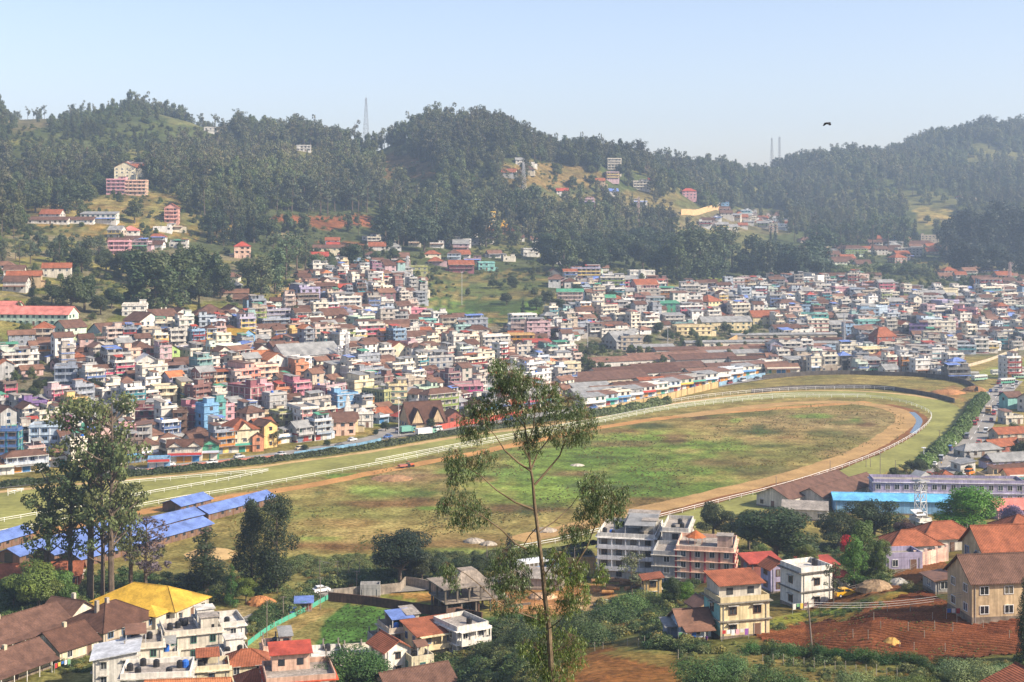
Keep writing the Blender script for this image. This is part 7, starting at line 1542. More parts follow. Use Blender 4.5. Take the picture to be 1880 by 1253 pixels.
one('cyp', 935, 1075, 100, 'tall dark tree behind the trunk of the lone eucalyptus', seed=45, colr=hexrgb('#33402a'), wide=1.5); one('broad', 1060, 1050, 60, 'round tree behind the lower right branches of the lone eucalyptus', seed=46, wide=1.2)
one('cyp', 378, 1092, 128, 'dark pointed conifer just behind the yellow-roofed house', seed=47, wide=2.6, colr=hexrgb('#33422a'), detail=3.5); one('cyp', 424, 1112, 80, 'light green pointed conifer right of the dark pointed conifer', seed=48, colr=hexrgb('#4f6a30'), wide=1.3); one('broad', 452, 1108, 54, 'bright green round tree beside the light green conifer', seed=49, colr=hexrgb('#668030'), wide=1.0)
one('tall', 508, 1088, 178, 'tall dark leafy cypress pair, right one, by the dirt road', seed=50, colr=hexrgb('#3a4a2c'), wide=1.0, detail=3.5); one('tall', 462, 1076, 160, 'tall dark leafy cypress pair, left one, by the dirt road', seed=51, colr=hexrgb('#424c30'), wide=1.0, detail=3)
one('broad', 645, 1300, 132, 'dense green round tree at the bottom edge in front of the white terraces', seed=52, colr=hexrgb('#4a6230'), wide=1.5, detail=4)
one('broad', 70, 1128, 108, 'bright bushy tree in front of the tall left eucalyptus trees', seed=53, colr=hexrgb('#5c7636'), wide=1.3, detail=3); one('broad', 25, 1120, 76, 'bushy tree cut by the left edge above the barracks', seed=54, colr=hexrgb('#4b5f34'), wide=1.0, detail=2); one('broad', 110, 1118, 86, 'bushy light tree touching the left eucalyptus trunks', seed=55, colr=hexrgb('#607a3a'), wide=1.0, detail=2)
one('cyp', 1880, 1215, 160, 'dark pointed conifer at the right edge beside the tan house', seed=56, colr=hexrgb('#2b3f22'), wide=.7, detail=4)
LEU = hexrgb('#606a40')
for i, (u, v, hp, wd, lb) in enumerate([(90, 1100, 250, 1.0, 'leftmost tall eucalyptus of the left foreground group'), (165, 1108, 375, .95, 'tallest eucalyptus of the left foreground group, with a bare straight trunk'), (188, 1112, 300, .8, 'second tallest eucalyptus right behind the tallest one at left'), (205, 1116, 385, .8, 'slender tall eucalyptus on the right of the left foreground group'),
    (130, 1105, 290, .9, 'eucalyptus between the leftmost and the tallest of the left group'), (240, 1100, 220, 1.1, 'shorter spreading eucalyptus at the right end of the left group'), (268, 1095, 150, 1.3, 'low purplish bare-looking tree right of the left eucalyptus group')]):
    one('airy', u, v, hp, lb, 'tall eucalyptus group at left', 3.5 if i < 6 else 1.5, LEU if i < 6 else hexrgb('#5f5660'), wd*1.15, seed=60+i)
# hedge shrubs under the ploughed field and bank bushes
shr = random.Random(3)
HS = [(1385 + i*24.5 + shr.uniform(-4, 4), 1192 + i*1.9 + shr.uniform(-3, 3), shr.uniform(24, 36)) for i in range(15)]
for i, (u, v, hp) in enumerate(HS):
    one('bush', u, v+6, hp, '%s of the clipped dark shrubs below the ploughed field' % ORD[i], 'shrubs below the ploughed field', 3, hexrgb('#36541f') if i % 3 else hexrgb('#46662a'), 1.15, seed=70+i % 3)
for i, (u, v, hp, c) in enumerate([(1300, 1262, 70, '#55703a'), (1350, 1235, 50, '#5d7440'), (1440, 1285, 80, '#4a6230'), (1560, 1275, 60, '#71834f'), (1790, 1262, 64, '#7b8a5a'), (1850, 1250, 50, '#7f8c5c'), (1680, 1270, 44, '#6a7a3c'), (1640, 1285, 50, '#5f7036')]):
    one('bush', u, v, hp, '%s of the large loose bushes along the lower right edge' % ORD[[0, 1, 2, 3, 6, 7, 5, 4][i]], 'large bushes at lower right', 6, hexrgb(c), 1.2, seed=75+i % 3)
for i, (u, v, hp, c) in enumerate([(1120, 1150, 60, '#4f6434'), (1165, 1130, 56, '#61753c'), (1200, 1115, 50, '#687c40'), (1060, 1165, 60, '#46592f'), (1090, 1185, 56, '#55683a'), (905, 1205, 50, '#55683a'), (950, 1190, 54, '#3f522c'), (1240, 1140, 36, '#61753c')]):
    one('bush', u, v, hp, '%s of the rounded bushes on the bank below the white hotel' % ORD[[4, 5, 6, 2, 3, 0, 1, 7][i]], 'bushes on the bank', 5, hexrgb(c), 1.25, seed=78+i % 3)

# ---------------------------------------------------------------- the lone eucalyptus in front: drooping sprays on bare forked limbs
def lone_tree():
    D = 65.0; gx, gy = 1010, 1253; g_ = np.random.RandomState(12); rnd_ = random.Random(12)
    def W_(zx, zy, dep=0.0):       # crop pixels of the photograph to a point D metres away
        u, v = 780 + zx/1.98, 620 + zy/1.98; y = D + dep; return Vector(((u-U0)/F*y, y, CAMZ - (v-V0)/F*y))
    base = W_(462, 1275); zb = H(base.x, base.y); root = thing('eucalyptus_tree', 'lone tall young eucalyptus with drooping leaves, alone in front of the racecourse', 'tree', (base.x, D, zb), group=None)
    O = Vector((base.x, D, zb)); bark = hexrgb('#6e5f4c')
    def limb(pts, r0, r1, name='branch'):
        P3 = [W_(*p) - O for p in pts]; n = len(P3); mb = MB(); mb.tube(P3, [r0 + (r1-r0)*(i/(n-1)) for i in range(n)], 8, 'bark', bark); mb.build(name, root); return P3
    T = [(462, 1500, 0), (462, 1275, 0), (456, 1150, .1), (450, 1050, .1), (437, 950, 0), (430, 870, -.1), (420, 780, 0), (408, 680, .05), (398, 600, .1), (392, 520, .1), (385, 480, .1), (375, 400, .1), (365, 330, .2), (350, 250, .1), (330, 160, 0), (305, 95, 0)]
    T[0] = (462, 1275 + 3.0*F/D*1.98, 0); limb(T, .145, .010, 'trunk')
    BR = [([(385, 485, .1), (340, 455, -.3), (290, 410, -.6), (255, 355, -.8), (215, 315, -1.0)], .055), ([(400, 535, .1), (440, 490, .3), (490, 430, .6), (520, 350, .8), (555, 270, 1.0)], .06), ([(388, 475, .1), (410, 420, .4), (450, 370, .7), (470, 320, .8), (480, 250, .9)], .045),
          ([(395, 625, .1), (330, 600, -.3), (260, 555, -.7), (200, 500, -.9), (140, 465, -1.1)], .055), ([(415, 705, 0), (470, 670, .4), (530, 615, .7), (565, 565, .8)], .04), ([(440, 940, 0), (480, 900, .4), (540, 840, .7), (590, 760, .9), (620, 680, 1.0), (650, 640, 1.0), (700, 605, 1.1)], .065),
          ([(380, 775, 0), (330, 750, -.4), (280, 700, -.6), (210, 650, -.8), (140, 610, -.9), (90, 600, -1)], .05), ([(422, 1028, 0), (340, 1000, -.5), (260, 960, -.8), (200, 900, -1), (150, 860, -1.1), (105, 835, -1.1)], .04), ([(365, 330, .2), (330, 290, .4), (290, 230, .6), (270, 170, .7)], .03), ([(372, 390, .1), (395, 330, -.3), (400, 250, -.5), (385, 180, -.5)], .035),
          ([(430, 870, -.1), (460, 830, -.4), (500, 780, -.6), (540, 740, -.7)], .035), ([(408, 690, 0), (380, 720, .4), (340, 790, .5), (300, 850, .6)], .03), ([(437, 960, 0), (400, 930, .5), (350, 900, .8), (310, 900, .9)], .03), ([(450, 1060, .1), (490, 1030, -.4), (530, 980, -.7)], .03), ([(456, 1150, .1), (510, 1120, .3), (550, 1090, .5)], .03), ([(456, 1160, .1), (400, 1130, .2), (380, 1100, .3)], .03),
          ([(385, 482, .1), (378, 440, -.5), (350, 380, -.9), (320, 340, -1)], .03)]
    ends = []
    for pts, r in BR: P3 = limb(pts, r, .01); ends += P3[1:]
    CL = [(300, 110, 70, 40), (260, 90, 30, 20), (370, 165, 80, 45), (290, 200, 80, 55), (180, 300, 62, 55), (200, 240, 50, 30), (230, 250, 60, 45), (335, 270, 55, 40), (440, 230, 60, 55), (520, 240, 75, 50), (575, 300, 55, 60), (500, 340, 60, 40), (560, 350, 50, 25), (420, 320, 40, 35), (385, 385, 38, 38), (310, 150, 70, 40), (460, 180, 40, 25), (160, 340, 40, 25), (355, 350, 30, 25),
          (110, 425, 45, 35), (150, 465, 70, 42), (215, 430, 45, 30), (110, 510, 36, 25), (130, 590, 80, 42), (180, 635, 65, 40), (70, 600, 26, 28), (120, 660, 40, 22), (620, 520, 65, 40), (680, 580, 50, 45), (640, 610, 55, 50), (585, 640, 50, 50), (530, 705, 45, 30), (700, 630, 34, 36), (600, 560, 50, 40), (720, 560, 30, 30), (560, 700, 40, 25),
          (300, 790, 66, 50), (270, 860, 56, 50), (320, 900, 70, 50), (290, 970, 55, 35), (350, 850, 40, 40), (480, 800, 48, 40), (540, 830, 55, 42), (480, 870, 55, 50), (560, 910, 46, 50), (520, 960, 50, 42), (100, 860, 30, 40), (85, 830, 30, 22), (640, 850, 30, 40), (390, 760, 20, 20), (400, 1000, 40, 30),
          (435, 1010, 45, 45), (450, 1090, 75, 50), (525, 1095, 66, 50), (470, 1160, 85, 50), (545, 1130, 46, 44), (400, 1130, 45, 45), (480, 1215, 70, 40), (420, 1200, 50, 36), (365, 1110, 30, 36), (540, 1185, 40, 30), (455, 1255, 60, 30)]
    per = 1 / (1.98*F/D)                                       # metres per crop pixel
    Vs, Cs = [], []; tw = MB(); k_tw = 0
    for (zx, zy, rx, ry) in CL:
        dep = g_.uniform(-.5, .5) + np.interp(zx, [60, 400, 720], [-.9, .1, 1.0]); c = W_(zx, zy, dep) - O
        e = min(ends, key=lambda q: (q-c).length)
        low = c - Vector((0, 0, 0)); tw.tube([e, (e+low)/2 + Vector((0, 0, .12)), low + Vector((0, 0, ry*per*.4))], [.018, .012, .006], 5, 'bark', bark)
        rx *= 1.0; ry *= 1.05; nsp = int((rx*ry/36 + 9)*(.6 if zy > 1000 else 1))
        for s_ in range(nsp):
            th = g_.uniform(0, 6.283); rr_ = g_.rand()**.5; sx_ = rx*per*rr_*math.cos(th); sz = ry*per*rr_*math.sin(th); sy = g_.uniform(-1, 1)*rx*per*.7
            st = np.array([c.x+sx_, c.y+sy, c.z+sz])
            if k_tw % 3 == 0: tw.tube([low + Vector((0, 0, ry*per*.4)), Vector(st)*.5 + low*.5 + Vector((0, 0, .1)), Vector(st)], [.008, .006, .004], 4, 'bark', bark, False)
            k_tw += 1
            nl = g_.randint(11, 20); t = g_.rand(nl); dr = np.array([g_.uniform(-.12, .12), g_.uniform(-.12, .12), -g_.uniform(.15, .42)])
            p = st + dr*t[:, None] + g_.normal(0, .045, (nl, 3))
            a = np.stack([g_.normal(0, .38, nl), g_.normal(0, .38, nl), -np.ones(nl)], 1); a /= np.linalg.norm(a, axis=1)[:, None]
            b = np.cross(a, g_.normal(size=(nl, 3))); b /= np.linalg.norm(b, axis=1)[:, None]; L_ = g_.uniform(.09, .17, nl)[:, None]; wd = L_*.12
            nrm = np.cross(a, b)*L_*.08
            Vs.append(np.stack([p, p+a*L_*.45+b*wd+nrm, p+a*L_, p+a*L_*.45-b*wd+nrm], 1).reshape(-1, 3))
            tint = g_.uniform(.75, 1.25)
            if g_.rand() < .03: cc = np.array(hexrgb('#80744c'))
            elif zy > 990 or (zx > 380 and zy > 760): cc = np.array(hexrgb('#687a3c'))
            else: cc = np.array(hexrgb('#5f7048'))
            Cs.append(cc*tint*(1+g_.uniform(-.2, .2, (nl, 1))))
    tw.build('twigs', root)
    V = np.concatenate(Vs); n = len(V)//4; me = mesh_np('leaves', V, np.arange(n*4).reshape(-1, 4), ['leaf'], np.concatenate(Cs)); link('leaves', me, root); print('LEAVES', n)
lone_tree()
# rows of young vegetable plants on the ridges of the ploughed plots
sp5 = []
for i in range(2600):
    u = g.uniform(1385, 1880); v = g.uniform(1085, 1212)
    if not inpoly(u, v, PLOW) and not inpoly(u, v, PLOW2): continue
    p = G(u, v, 140); c_ = .62*p.x + .78*p.y; ph = (c_/1.15) % 1.0
    if abs(ph-.25) > .16 or vnoise(np.array(p.x/6), np.array(p.y/6), 55) < .42: continue
    sp5.append((p.x, p.y, p.z+.12, 9 if i % 3 else 7, g.uniform(.06, .14)))
scatter('seedlings', 'small green seedlings in rows on the ploughed soil', sp5)
sp6 = []
for poly, n in (([(640, 1108), (810, 1132), (870, 1150), (760, 1172), (590, 1186), (595, 1140)], 1500), ([(885, 1140), (990, 1128), (1000, 1190), (880, 1198)], 700)):
    us = [q[0] for q in poly]; vs_ = [q[1] for q in poly]
    for i in range(n):
        u = g.uniform(min(us), max(us)); v = g.uniform(min(vs_), max(vs_))
        if not inpoly(u, v, poly): continue
        p = G(u, v, 140); 
        if ((p.x*.5+p.y*.86)/1.0) % 1 < .55: sp6.append((p.x, p.y, p.z-.02, 10, g.uniform(.10, .2)))
scatter('field_crop', 'low leafy crop filling the green vegetable fields', sp6)
# ---------------------------------------------------------------- vehicles
def car_meshes(col, kind='car'):
    L_, w, h = {'car': (3.9, 1.6, 1.45), 'van': (4.4, 1.7, 1.95), 'jeep': (4.2, 1.7, 1.8)}[kind]; b = MB(); c = col; z0, zs = .32, .85
    prof = {'car': [(-L_/2, .45), (-L_/2, .82), (-L_/2+.15, .92), (-.95, .98), (.95+.4, .95), (L_/2-.1, .80), (L_/2, .5)], 'van': [(-L_/2, .45), (-L_/2, 1.05), (-1.9, 1.1), (1.3, 1.1), (L_/2-.15, .95), (L_/2, .5)], 'jeep': [(-L_/2, .45), (-L_/2, 1.0), (-.95, 1.05), (1.0, 1.05), (L_/2-.1, .95), (L_/2, .5)]}[kind]
    def extr(mb, pr, hw, m, c, zb):
        n = len(pr); vs = [(x, -hw, z) for x, z in pr] + [(x, hw, z) for x, z in pr]; fs = [tuple(range(n)), tuple(range(2*n-1, n-1, -1))]
        for i in range(n): j = (i+1) % n; fs.append((i, i+n, j+n, j))
        mb.add(vs, fs, m, c)
    extr(b, [(-L_/2, .3)] + prof + [(L_/2-.05, .3)], w/2, 'car_paint', c, .3)
    zc = prof[3][1] - .04; cab = {'car': [(-1.55, zc), (-1.15, h-.04), (.35, h-.04), (1.15, zc)], 'van': [(-L_/2+.05, zc), (-L_/2+.2, h-.05), (1.1, h-.05), (1.75, zc)], 'jeep': [(-L_/2+.05, zc), (-L_/2+.15, h-.05), (.5, h-.05), (1.0, zc)]}[kind]
    g = MB(); extr(g, cab, w/2-.12, 'window_glass', (1, 1, 1), 0)
    r = MB(); (x0, z0_), (x1, z1_) = cab[1], cab[2]; r.box(x0-.05, x1+.05, -w/2+.1, w/2-.1, h-.05, h+.02, 'car_paint', c)
    for xx in ((x0+x1)/2,): r.box(xx-.05, xx+.05, -w/2+.09, w/2-.09, zc, h-.04, 'car_paint', c)
    wh = MB(); wh.tube([(0, -.1, 0), (0, .1, 0)], [.31, .31], 12, 'rubber'); wh.tube([(0, -.11, 0), (0, .11, 0)], [.17, .17], 10, 'painted_metal', (.5, .5, .5))
    hl = MB(); hl.box(-.04, .04, -.15, .15, -.08, .08, 'painted_metal', (.8, .8, .75)); tl = MB(); tl.box(-.03, .03, -.12, .12, -.1, .1, 'painted_metal', (.5, .03, .02))
    return dict(body=b.mesh('body'), windows=g.mesh('windows'), roof=r.mesh('roof'), wheel=wh.mesh('wheel'), headlight=hl.mesh('headlight'), taillight=tl.mesh('taillight'), L=L_, w=w)
CM = {}
CARC = {'white': (.72, .72, .70), 'silver': (.45, .46, .48), 'grey': (.22, .22, .23), 'black': (.03, .03, .035), 'red': (.45, .04, .03), 'blue': (.06, .13, .35), 'yellow': (.75, .40, .02), 'maroon': (.2, .03, .04), 'green': (.06, .22, .12), 'cream': (.6, .52, .36), 'orange': (.7, .2, .03)}
def car(x, y, yaw, col, kind, label, group='cars along the roads', name='parked_car', zoff=.32, z=None):
    k = (col, kind)
    if k not in CM: CM[k] = car_meshes(CARC[col], kind)
    m = CM[k]; t = thing(name, label, kind if kind != 'jeep' else 'car', (x, y, (H(x, y) if z is None else z) + zoff), yaw, group)
    for p in ('body', 'windows', 'roof'): link(p, m[p], t)
    for sx in (-1, 1):
        for sy in (-1, 1): link('wheel', m['wheel'], t, (sx*m['L']*.31, sy*(m['w']/2-.08), .31))
    for sy in (-1, 1): link('headlight', m['headlight'], t, (m['L']/2, sy*m['w']*.36, .66)); link('taillight', m['taillight'], t, (-m['L']/2, sy*m['w']*.38, .72))
    return t
def bus(x, y, yaw, col, stripe, label, name='bus', L_=9.5, cat='bus', group='buses and trucks', open_=False):
    t = thing(name, label, cat, (x, y, H(x, y) + .32), yaw, group); w, h = 2.4, 2.9; b = MB()
    if name == 'bus':
        b.box(-L_/2, L_/2, -w/2, w/2, .5, 1.35, 'car_paint', stripe); b.box(-L_/2, L_/2, -w/2, w/2, 2.15, h, 'car_paint', col); b.build('body', t)
        g = MB(); g.box(-L_/2+.04, L_/2-.04, -w/2+.04, w/2-.04, 1.35, 2.15, 'window_glass'); g.build('windows', t); p = MB(); k = -L_/2
        while k <= L_/2: p.box(k-.06, k+.06, -w/2-.004, w/2+.004, 1.35, 2.15, 'car_paint', col); k += L_/7
        p.build('pillars', t)
    else:
        b.box(L_/2-1.8, L_/2, -w/2+.1, w/2-.1, .5, 2.3, 'car_paint', stripe); b.box(L_/2-1.1, L_/2-.2, -w/2+.09, w/2-.09, 1.4, 2.0, 'window_glass'); b.box(L_/2-.2, L_/2+.01, -w/2+.25, w/2-.25, 1.4, 2.05, 'window_glass'); b.build('cab', t)
        g = MB(); g.box(-L_/2, L_/2-2, -w/2, w/2, .85, 2.9, 'painted_metal', col); g.box(-L_/2, L_/2-2, -.5, .5, .5, .85, 'painted_metal', (.05, .05, .05)); g.build('cargo_box', t)
    wh = MB(); wh.tube([(0, -.15, 0), (0, .15, 0)], [.48, .48], 12, 'rubber'); me = wh.mesh('wheel')
    for sx in (-.33, .33):
        for sy in (-1, 1): link('wheel', me, t, (sx*L_, sy*(w/2-.15), .48))
    return t
def on_line(line, t):
    L_ = [0]
    for a, b in zip(line, line[1:]): L_.append(L_[-1] + (b-a).length)
    s_ = t*L_[-1]; i = min(max(int(np.searchsorted(L_, s_))-1, 0), len(line)-2); f = (s_-L_[i])/(L_[i+1]-L_[i]); d = (line[i+1]-line[i]).normalized()
    return line[i].lerp(line[i+1], f), d
rv = random.Random(9); items = []
for i in range(34):      # queue and parked rows on the right road
    t = (i//2+.5)/17; off = (-4.4 if i % 2 else 4.0) if rv.random() < .75 else rv.choice([-1.7, 1.6])
    items.append((rroad, t*.93+.03+rv.uniform(-.008, .008), off, 'R'))
for i in range(30): items.append((lroad, .12 + .84*(i+.5)/30, rv.choice([-2.4, 2.2, 3.6, -3.7]), 'L'))
cc_ = 0
for line, t, off, w_ in items:
    p, d = on_line(line, t); q = Vector((-d.y, d.x)); x, y = p.x+q.x*off, p.y+q.y*off; u, v = P(x, y, H(x, y))
    if not (0 < u < 1880): continue
    col = rv.choices(['white', 'silver', 'grey', 'black', 'red', 'blue', 'maroon', 'cream'], [9, 4, 3, 2, 3, 2, 1, 1])[0]; kind = rv.choices(['car', 'van', 'jeep'], [6, 3, 2])[0]
    yw = math.atan2(d.y, d.x) + (math.pi if off < 0 else 0) + rv.gauss(0, .04)
    road_ = 'right road' if w_ == 'R' else 'street beyond the track'
    lab = unique(lambda k: '%s %s on the %s, %s' % (col, {'car': 'hatchback', 'van': 'van', 'jeep': 'jeep'}[kind], road_, place_words(u, v, None, k)))
    car(x, y, yw, col, kind, lab, 'vehicles on the right road' if w_ == 'R' else 'vehicles on the street')
p = flatpt(782, 803); g_ = G(782, 801, 400); bus(g_.x, g_.y, math.radians(35), (.66, .66, .64), (.2, .4, .3), 'white box truck at the street junction beside the hedge', name='truck', L_=8.5, cat='truck')
g_ = G(748, 797, 400); bus(g_.x, g_.y, math.radians(35), (.15, .35, .28), (.12, .3, .25), 'green truck just left of the white box truck', name='truck', L_=6.5, cat='truck')
for i, (u, v, c) in enumerate([(1736, 690, 'pale green'), (1752, 696, 'white'), (1780, 694, 'green'), (1798, 700, 'pale green'), (1835, 690, 'white'), (1848, 706, 'green'), (1875, 696, 'pale green'), (1610, 682, 'green')]):
    g_ = G(u, v, 500); cols = {'pale green': (.25, .42, .32), 'white': (.62, .62, .58), 'green': (.10, .33, .22)}
    bus(g_.x, g_.y, math.radians([10, 18, -5, 30, 12, 24, 8, 10][i]), (.6, .6, .56), cols[c], unique(lambda k: '%s bus in the bus park, %s' % (c, place_words(u, v, None, k))))
g_ = G(972, 1052, 200); bus(g_.x, g_.y, math.radians(28), (.75, .76, .78), (.15, .3, .55), 'white and blue bus seen behind the trunk of the lone eucalyptus', L_=8)
p, d = on_line(rroad, .42); q = Vector((-d.y, d.x)); bus(p.x+q.x*1.5, p.y+q.y*1.5, math.atan2(d.y, d.x), (.5, .38, .25), (.5, .3, .1), 'brown-boxed truck in the queue on the right road', name='truck', L_=6, cat='truck')
g_ = G(752, 858, 300); t = thing('tractor', 'small orange-red tractor on the dirt track inside the main rail', 'tractor', (g_.x, g_.y, .02), math.radians(38))
b = MB(); b.box(-.2, 1.6, -.35, .35, .6, 1.25, 'car_paint', (.5, .12, .05)); b.box(-1.0, -.2, -.45, .45, .55, 1.0, 'car_paint', (.5, .12, .05)); b.build('body', t); b = MB(); b.box(-.9, -.1, -.5, .5, 2.0, 2.1, 'car_paint', (.5, .12, .05)); [b.box(sx-.04, sx+.04, sy-.04, sy+.04, 1, 2.0, 'painted_metal', (.1, .1, .1)) for sx in (-.85, -.15) for sy in (-.45, .45)]; b.build('canopy', t)
b = MB(); b.box(-4.4, -1.3, -.8, .8, .6, 1.2, 'painted_metal', (.35, .12, .08)); b.build('trailer', t)
for (x, r) in ((-.65, .65), (1.2, .4), (-3.0, .45)):
    for sy in (-.6, .6): b = MB(); b.tube([(x, sy-.15, r), (x, sy+.15, r)], [r, r], 12, 'rubber'); b.build('wheel', t)
g_ = G(1551, 1096, 140); car(g_.x, g_.y, math.radians(15), 'yellow', 'car', 'bright yellow hatchback parked on the ploughed plot beside the white cube house', 'cars near the foreground houses', zoff=.1)
g_ = G(268, 1178, 140)
for i, (u, v, c, k) in enumerate([(1010, 1046, 'white', 'van'), (590, 1090, 'white', 'car'), (855, 1068, 'silver', 'car'), (1780, 872, 'orange', 'van'), (1768, 880, 'white', 'jeep'), (1790, 890, 'green', 'van'), (538, 1128, 'blue', 'car'), (442, 1170, 'black', 'van')]):
    g_ = G(u, v, 200); car(g_.x, g_.y, math.radians(20+i*9), c, k, unique(lambda q: '%s %s parked %s' % (c, {'car': 'hatchback', 'van': 'van', 'jeep': 'jeep'}[k], place_words(u, v, None, q))), 'cars near the foreground houses', zoff=.32 if v < 1095 and v > 1040 else .1)

# ---------------------------------------------------------------- lattice masts, poles, wires
def lattice(u, v, vtop, wb, wt, label, name='lattice_mast', cat='mast', ymin=150, rod=.12, col=(.45, .45, .46), cap=None, nseg=None, group='lattice masts', ydist=None):
    g_ = G(u, v, ymin) if ydist is None else Vector(((u-U0)/F*ydist, ydist, H((u-U0)/F*ydist, ydist))); h = (v-vtop)*g_.y/F if ydist is None else (V0 + (CAMZ-g_.z)*F/g_.y - vtop)*g_.y/F
    t = thing(name, label, cat, (g_.x, g_.y, g_.z-.2), .5, group); n = nseg or max(5, int(h/(wb*1.1))); legs = MB(); br = MB()
    c = lambda k, f: Vector(((wb+(wt-wb)*f)/2*(1 if k in (0, 3) else -1), (wb+(wt-wb)*f)/2*(1 if k < 2 else -1), h*f))
    for k in range(4):
        lg = MB(); lg.tube([c(k, 0), c(k, 1)], [rod, rod*.7], 5, 'painted_metal', col); lg.build('leg', t)
        for i in range(n):
            a, b_ = i/n, (i+1)/n; br.tube([c(k, a), c((k+1) % 4, b_)], [rod*.55]*2, 4, 'painted_metal', col, False); br.tube([c((k+1) % 4, a), c(k, b_)], [rod*.55]*2, 4, 'painted_metal', col, False); br.tube([c(k, b_), c((k+1) % 4, b_)], [rod*.55]*2, 4, 'painted_metal', col, False)
    br.build('bracing', t); a = MB(); a.tube([(0, 0, h), (0, 0, h*1.06)], [rod*.8, rod*.3], 5, 'painted_metal', col); a.build('antenna', t)
    if cap == 'hut':
        m = MB(); m.box(-wt*.9, wt*.9, -wt*.9, wt*.9, h-.1, h+.1, 'painted_metal', (.4, .4, .4)); m.build('platform', t); m = MB(); s_ = wt*1.0
        m.add([(-s_, -s_, h+1.6), (s_, -s_, h+1.6), (s_, s_, h+1.6), (-s_, s_, h+1.6), (0, -s_, h+2.8), (0, s_, h+2.8)], [(0, 1, 4), (1, 2, 5, 4), (2, 3, 5), (3, 0, 4, 5), (3, 2, 1, 0)], 'sheet_metal', (.35, .35, .35)); m.build('roof', t)
        m = MB(); [m.box(sx-.05, sx+.05, sy-.05, sy+.05, h, h+1.65, 'painted_metal', (.4, .4, .4)) for sx in (-s_*.8, s_*.8) for sy in (-s_*.8, s_*.8)]; m.build('post', t)
    if cap == 'drums':
        for k in range(5): m = MB(); m.tube([(wt*.7*math.cos(k*1.3), wt*.7*math.sin(k*1.3), h*(.78+.04*k)), (wt*1.3*math.cos(k*1.3), wt*1.3*math.sin(k*1.3), h*(.78+.04*k))], [.5, .5], 10, 'painted_metal', (.7, .7, .7)); m.build('dish', t)
    return t
lattice(672, 232, 180, 7, 1.2, 'tall tapering steel mast standing on the skyline left of the centre hilltop', ydist=1650, rod=.13, col=(.2, .19, .19), nseg=12)
lattice(1417, 300, 254, 6, 1.4, 'left of the two thin masts on the low saddle of the skyline', ydist=2190, rod=.16, col=(.2, .19, .19), nseg=12); lattice(1431, 300, 252, 4, 2.2, 'right of the two thin masts on the low saddle of the skyline', ydist=2190, rod=.17, col=(.2, .19, .19), nseg=12)
lattice(961, 358, 298, 5, 1.2, 'pale steel mast on the slope among the hill villas', ymin=900, rod=.16, nseg=10); lattice(1172, 420, 362, 2.6, 1.6, 'red and white thin mast by the hill houses right of centre', ymin=900, rod=.13, col=(.55, .4, .38), nseg=12)
lattice(623, 678, 634, 2.6, 1.4, 'left telecom mast with white dishes beside the grey-roofed white hall', ymin=400, rod=.13, cap='drums'); lattice(637, 680, 610, 2.2, .8, 'right taller lattice mast beside the grey-roofed white hall', ymin=400, rod=.12)
lattice(1690, 975, 882, 2.6, 1.9, 'watchtower-like lattice tower with a small gabled cap behind the chapel', name='lattice_tower', cat='tower', ymin=300, rod=.15, cap='hut', col=(.6, .6, .6))
lattice(748, 505, 470, 2, 1.2, 'short telecom mast with dishes at the top of mid town', ymin=700, rod=.16, cap='drums'); lattice(1550, 640, 575, 1.6, .8, 'thin lattice pole rising over the dark market roofs at right', ymin=700, rod=.12); lattice(1854, 520, 482, 2.4, 1.4, 'red and white mast at the right edge above town', ymin=900, rod=.2, col=(.5, .35, .33))
def pole(u, v, vtop, r, label, name='utility_pole', cat='pole', ymin=150, arms=0, lean=0, col=(.22, .18, .15), group='utility poles', lamp=False, m='painted_wood'):
    g_ = G(u, v, ymin); h = (v-vtop)*g_.y/F; t = thing(name, label, cat, (g_.x, g_.y, g_.z-.3), 0, group); b = MB(); b.tube([(0, 0, 0), (lean*h, 0, h+.3)], [r, r*.7], 7, m, col); b.build('post', t)
    for i in range(arms): b = MB(); z = h+.1-i*.5; b.box(lean*z-.7, lean*z+.7, -.05, .05, z-.05, z+.05, m, col); b.build('crossarm', t)
    if lamp:
        for k in range(6): b = MB(); a = k*1.047; b.box(.5*math.cos(a)-.25, .5*math.cos(a)+.25, .5*math.sin(a)-.25, .5*math.sin(a)+.25, h+.1, h+.35, 'painted_metal', (.7, .7, .7)); b.build('lamp', t)
    return t
pole(1491, 1190, 1106, .14, 'dark leaning wooden pole standing in the ploughed field', arms=1, lean=-.09)
for i, (u, v, t_) in enumerate([(1667, 1160, 1138), (1720, 1172, 1150)]): pass
for i, (u, v, vt) in enumerate([(1425, 925, 875), (1436, 925, 893), (1524, 886, 846), (1590, 858, 838), (1598, 858, 842), (1616, 878, 826), (1644, 866, 845), (1725, 815, 790)]):
    pole(u, v, vt, .12, unique(lambda k: 'wooden pole beside the near rail of the track, ' + place_words(u, v, None, k)), ymin=300, arms=1 if i % 2 else 0)
for i, (u, v, vt) in enumerate([(587, 1068, 1028), (620, 1068, 1030), (640, 1066, 1034), (655, 1078, 1048), (660, 1060, 1030), (588, 1120, 1060), (490, 1170, 1100), (520, 1140, 1095), (733, 1066, 1040), (894, 1030, 996), (1055, 1070, 1005)]):
    pole(u, v, vt, .1, unique(lambda k: 'thin dark pole by the dirt road, ' + place_words(u, v, None, k)), ymin=200, arms=i % 2)
for i, (u, v, vt) in enumerate([(1079, 655, 592), (732, 800, 730), (848, 560, 500), (806, 705, 665), (470, 640, 600), (1012, 655, 630), (1226, 640, 600), (1696, 856, 822)]):
    pole(u, v, vt, .16, unique(lambda k: 'tall pale lamp mast, ' + place_words(u, v, None, k)), 'lamp_mast', 'lamp post', 400, 0, 0, (.55, .55, .56), 'lamp masts in town', True, 'painted_metal')
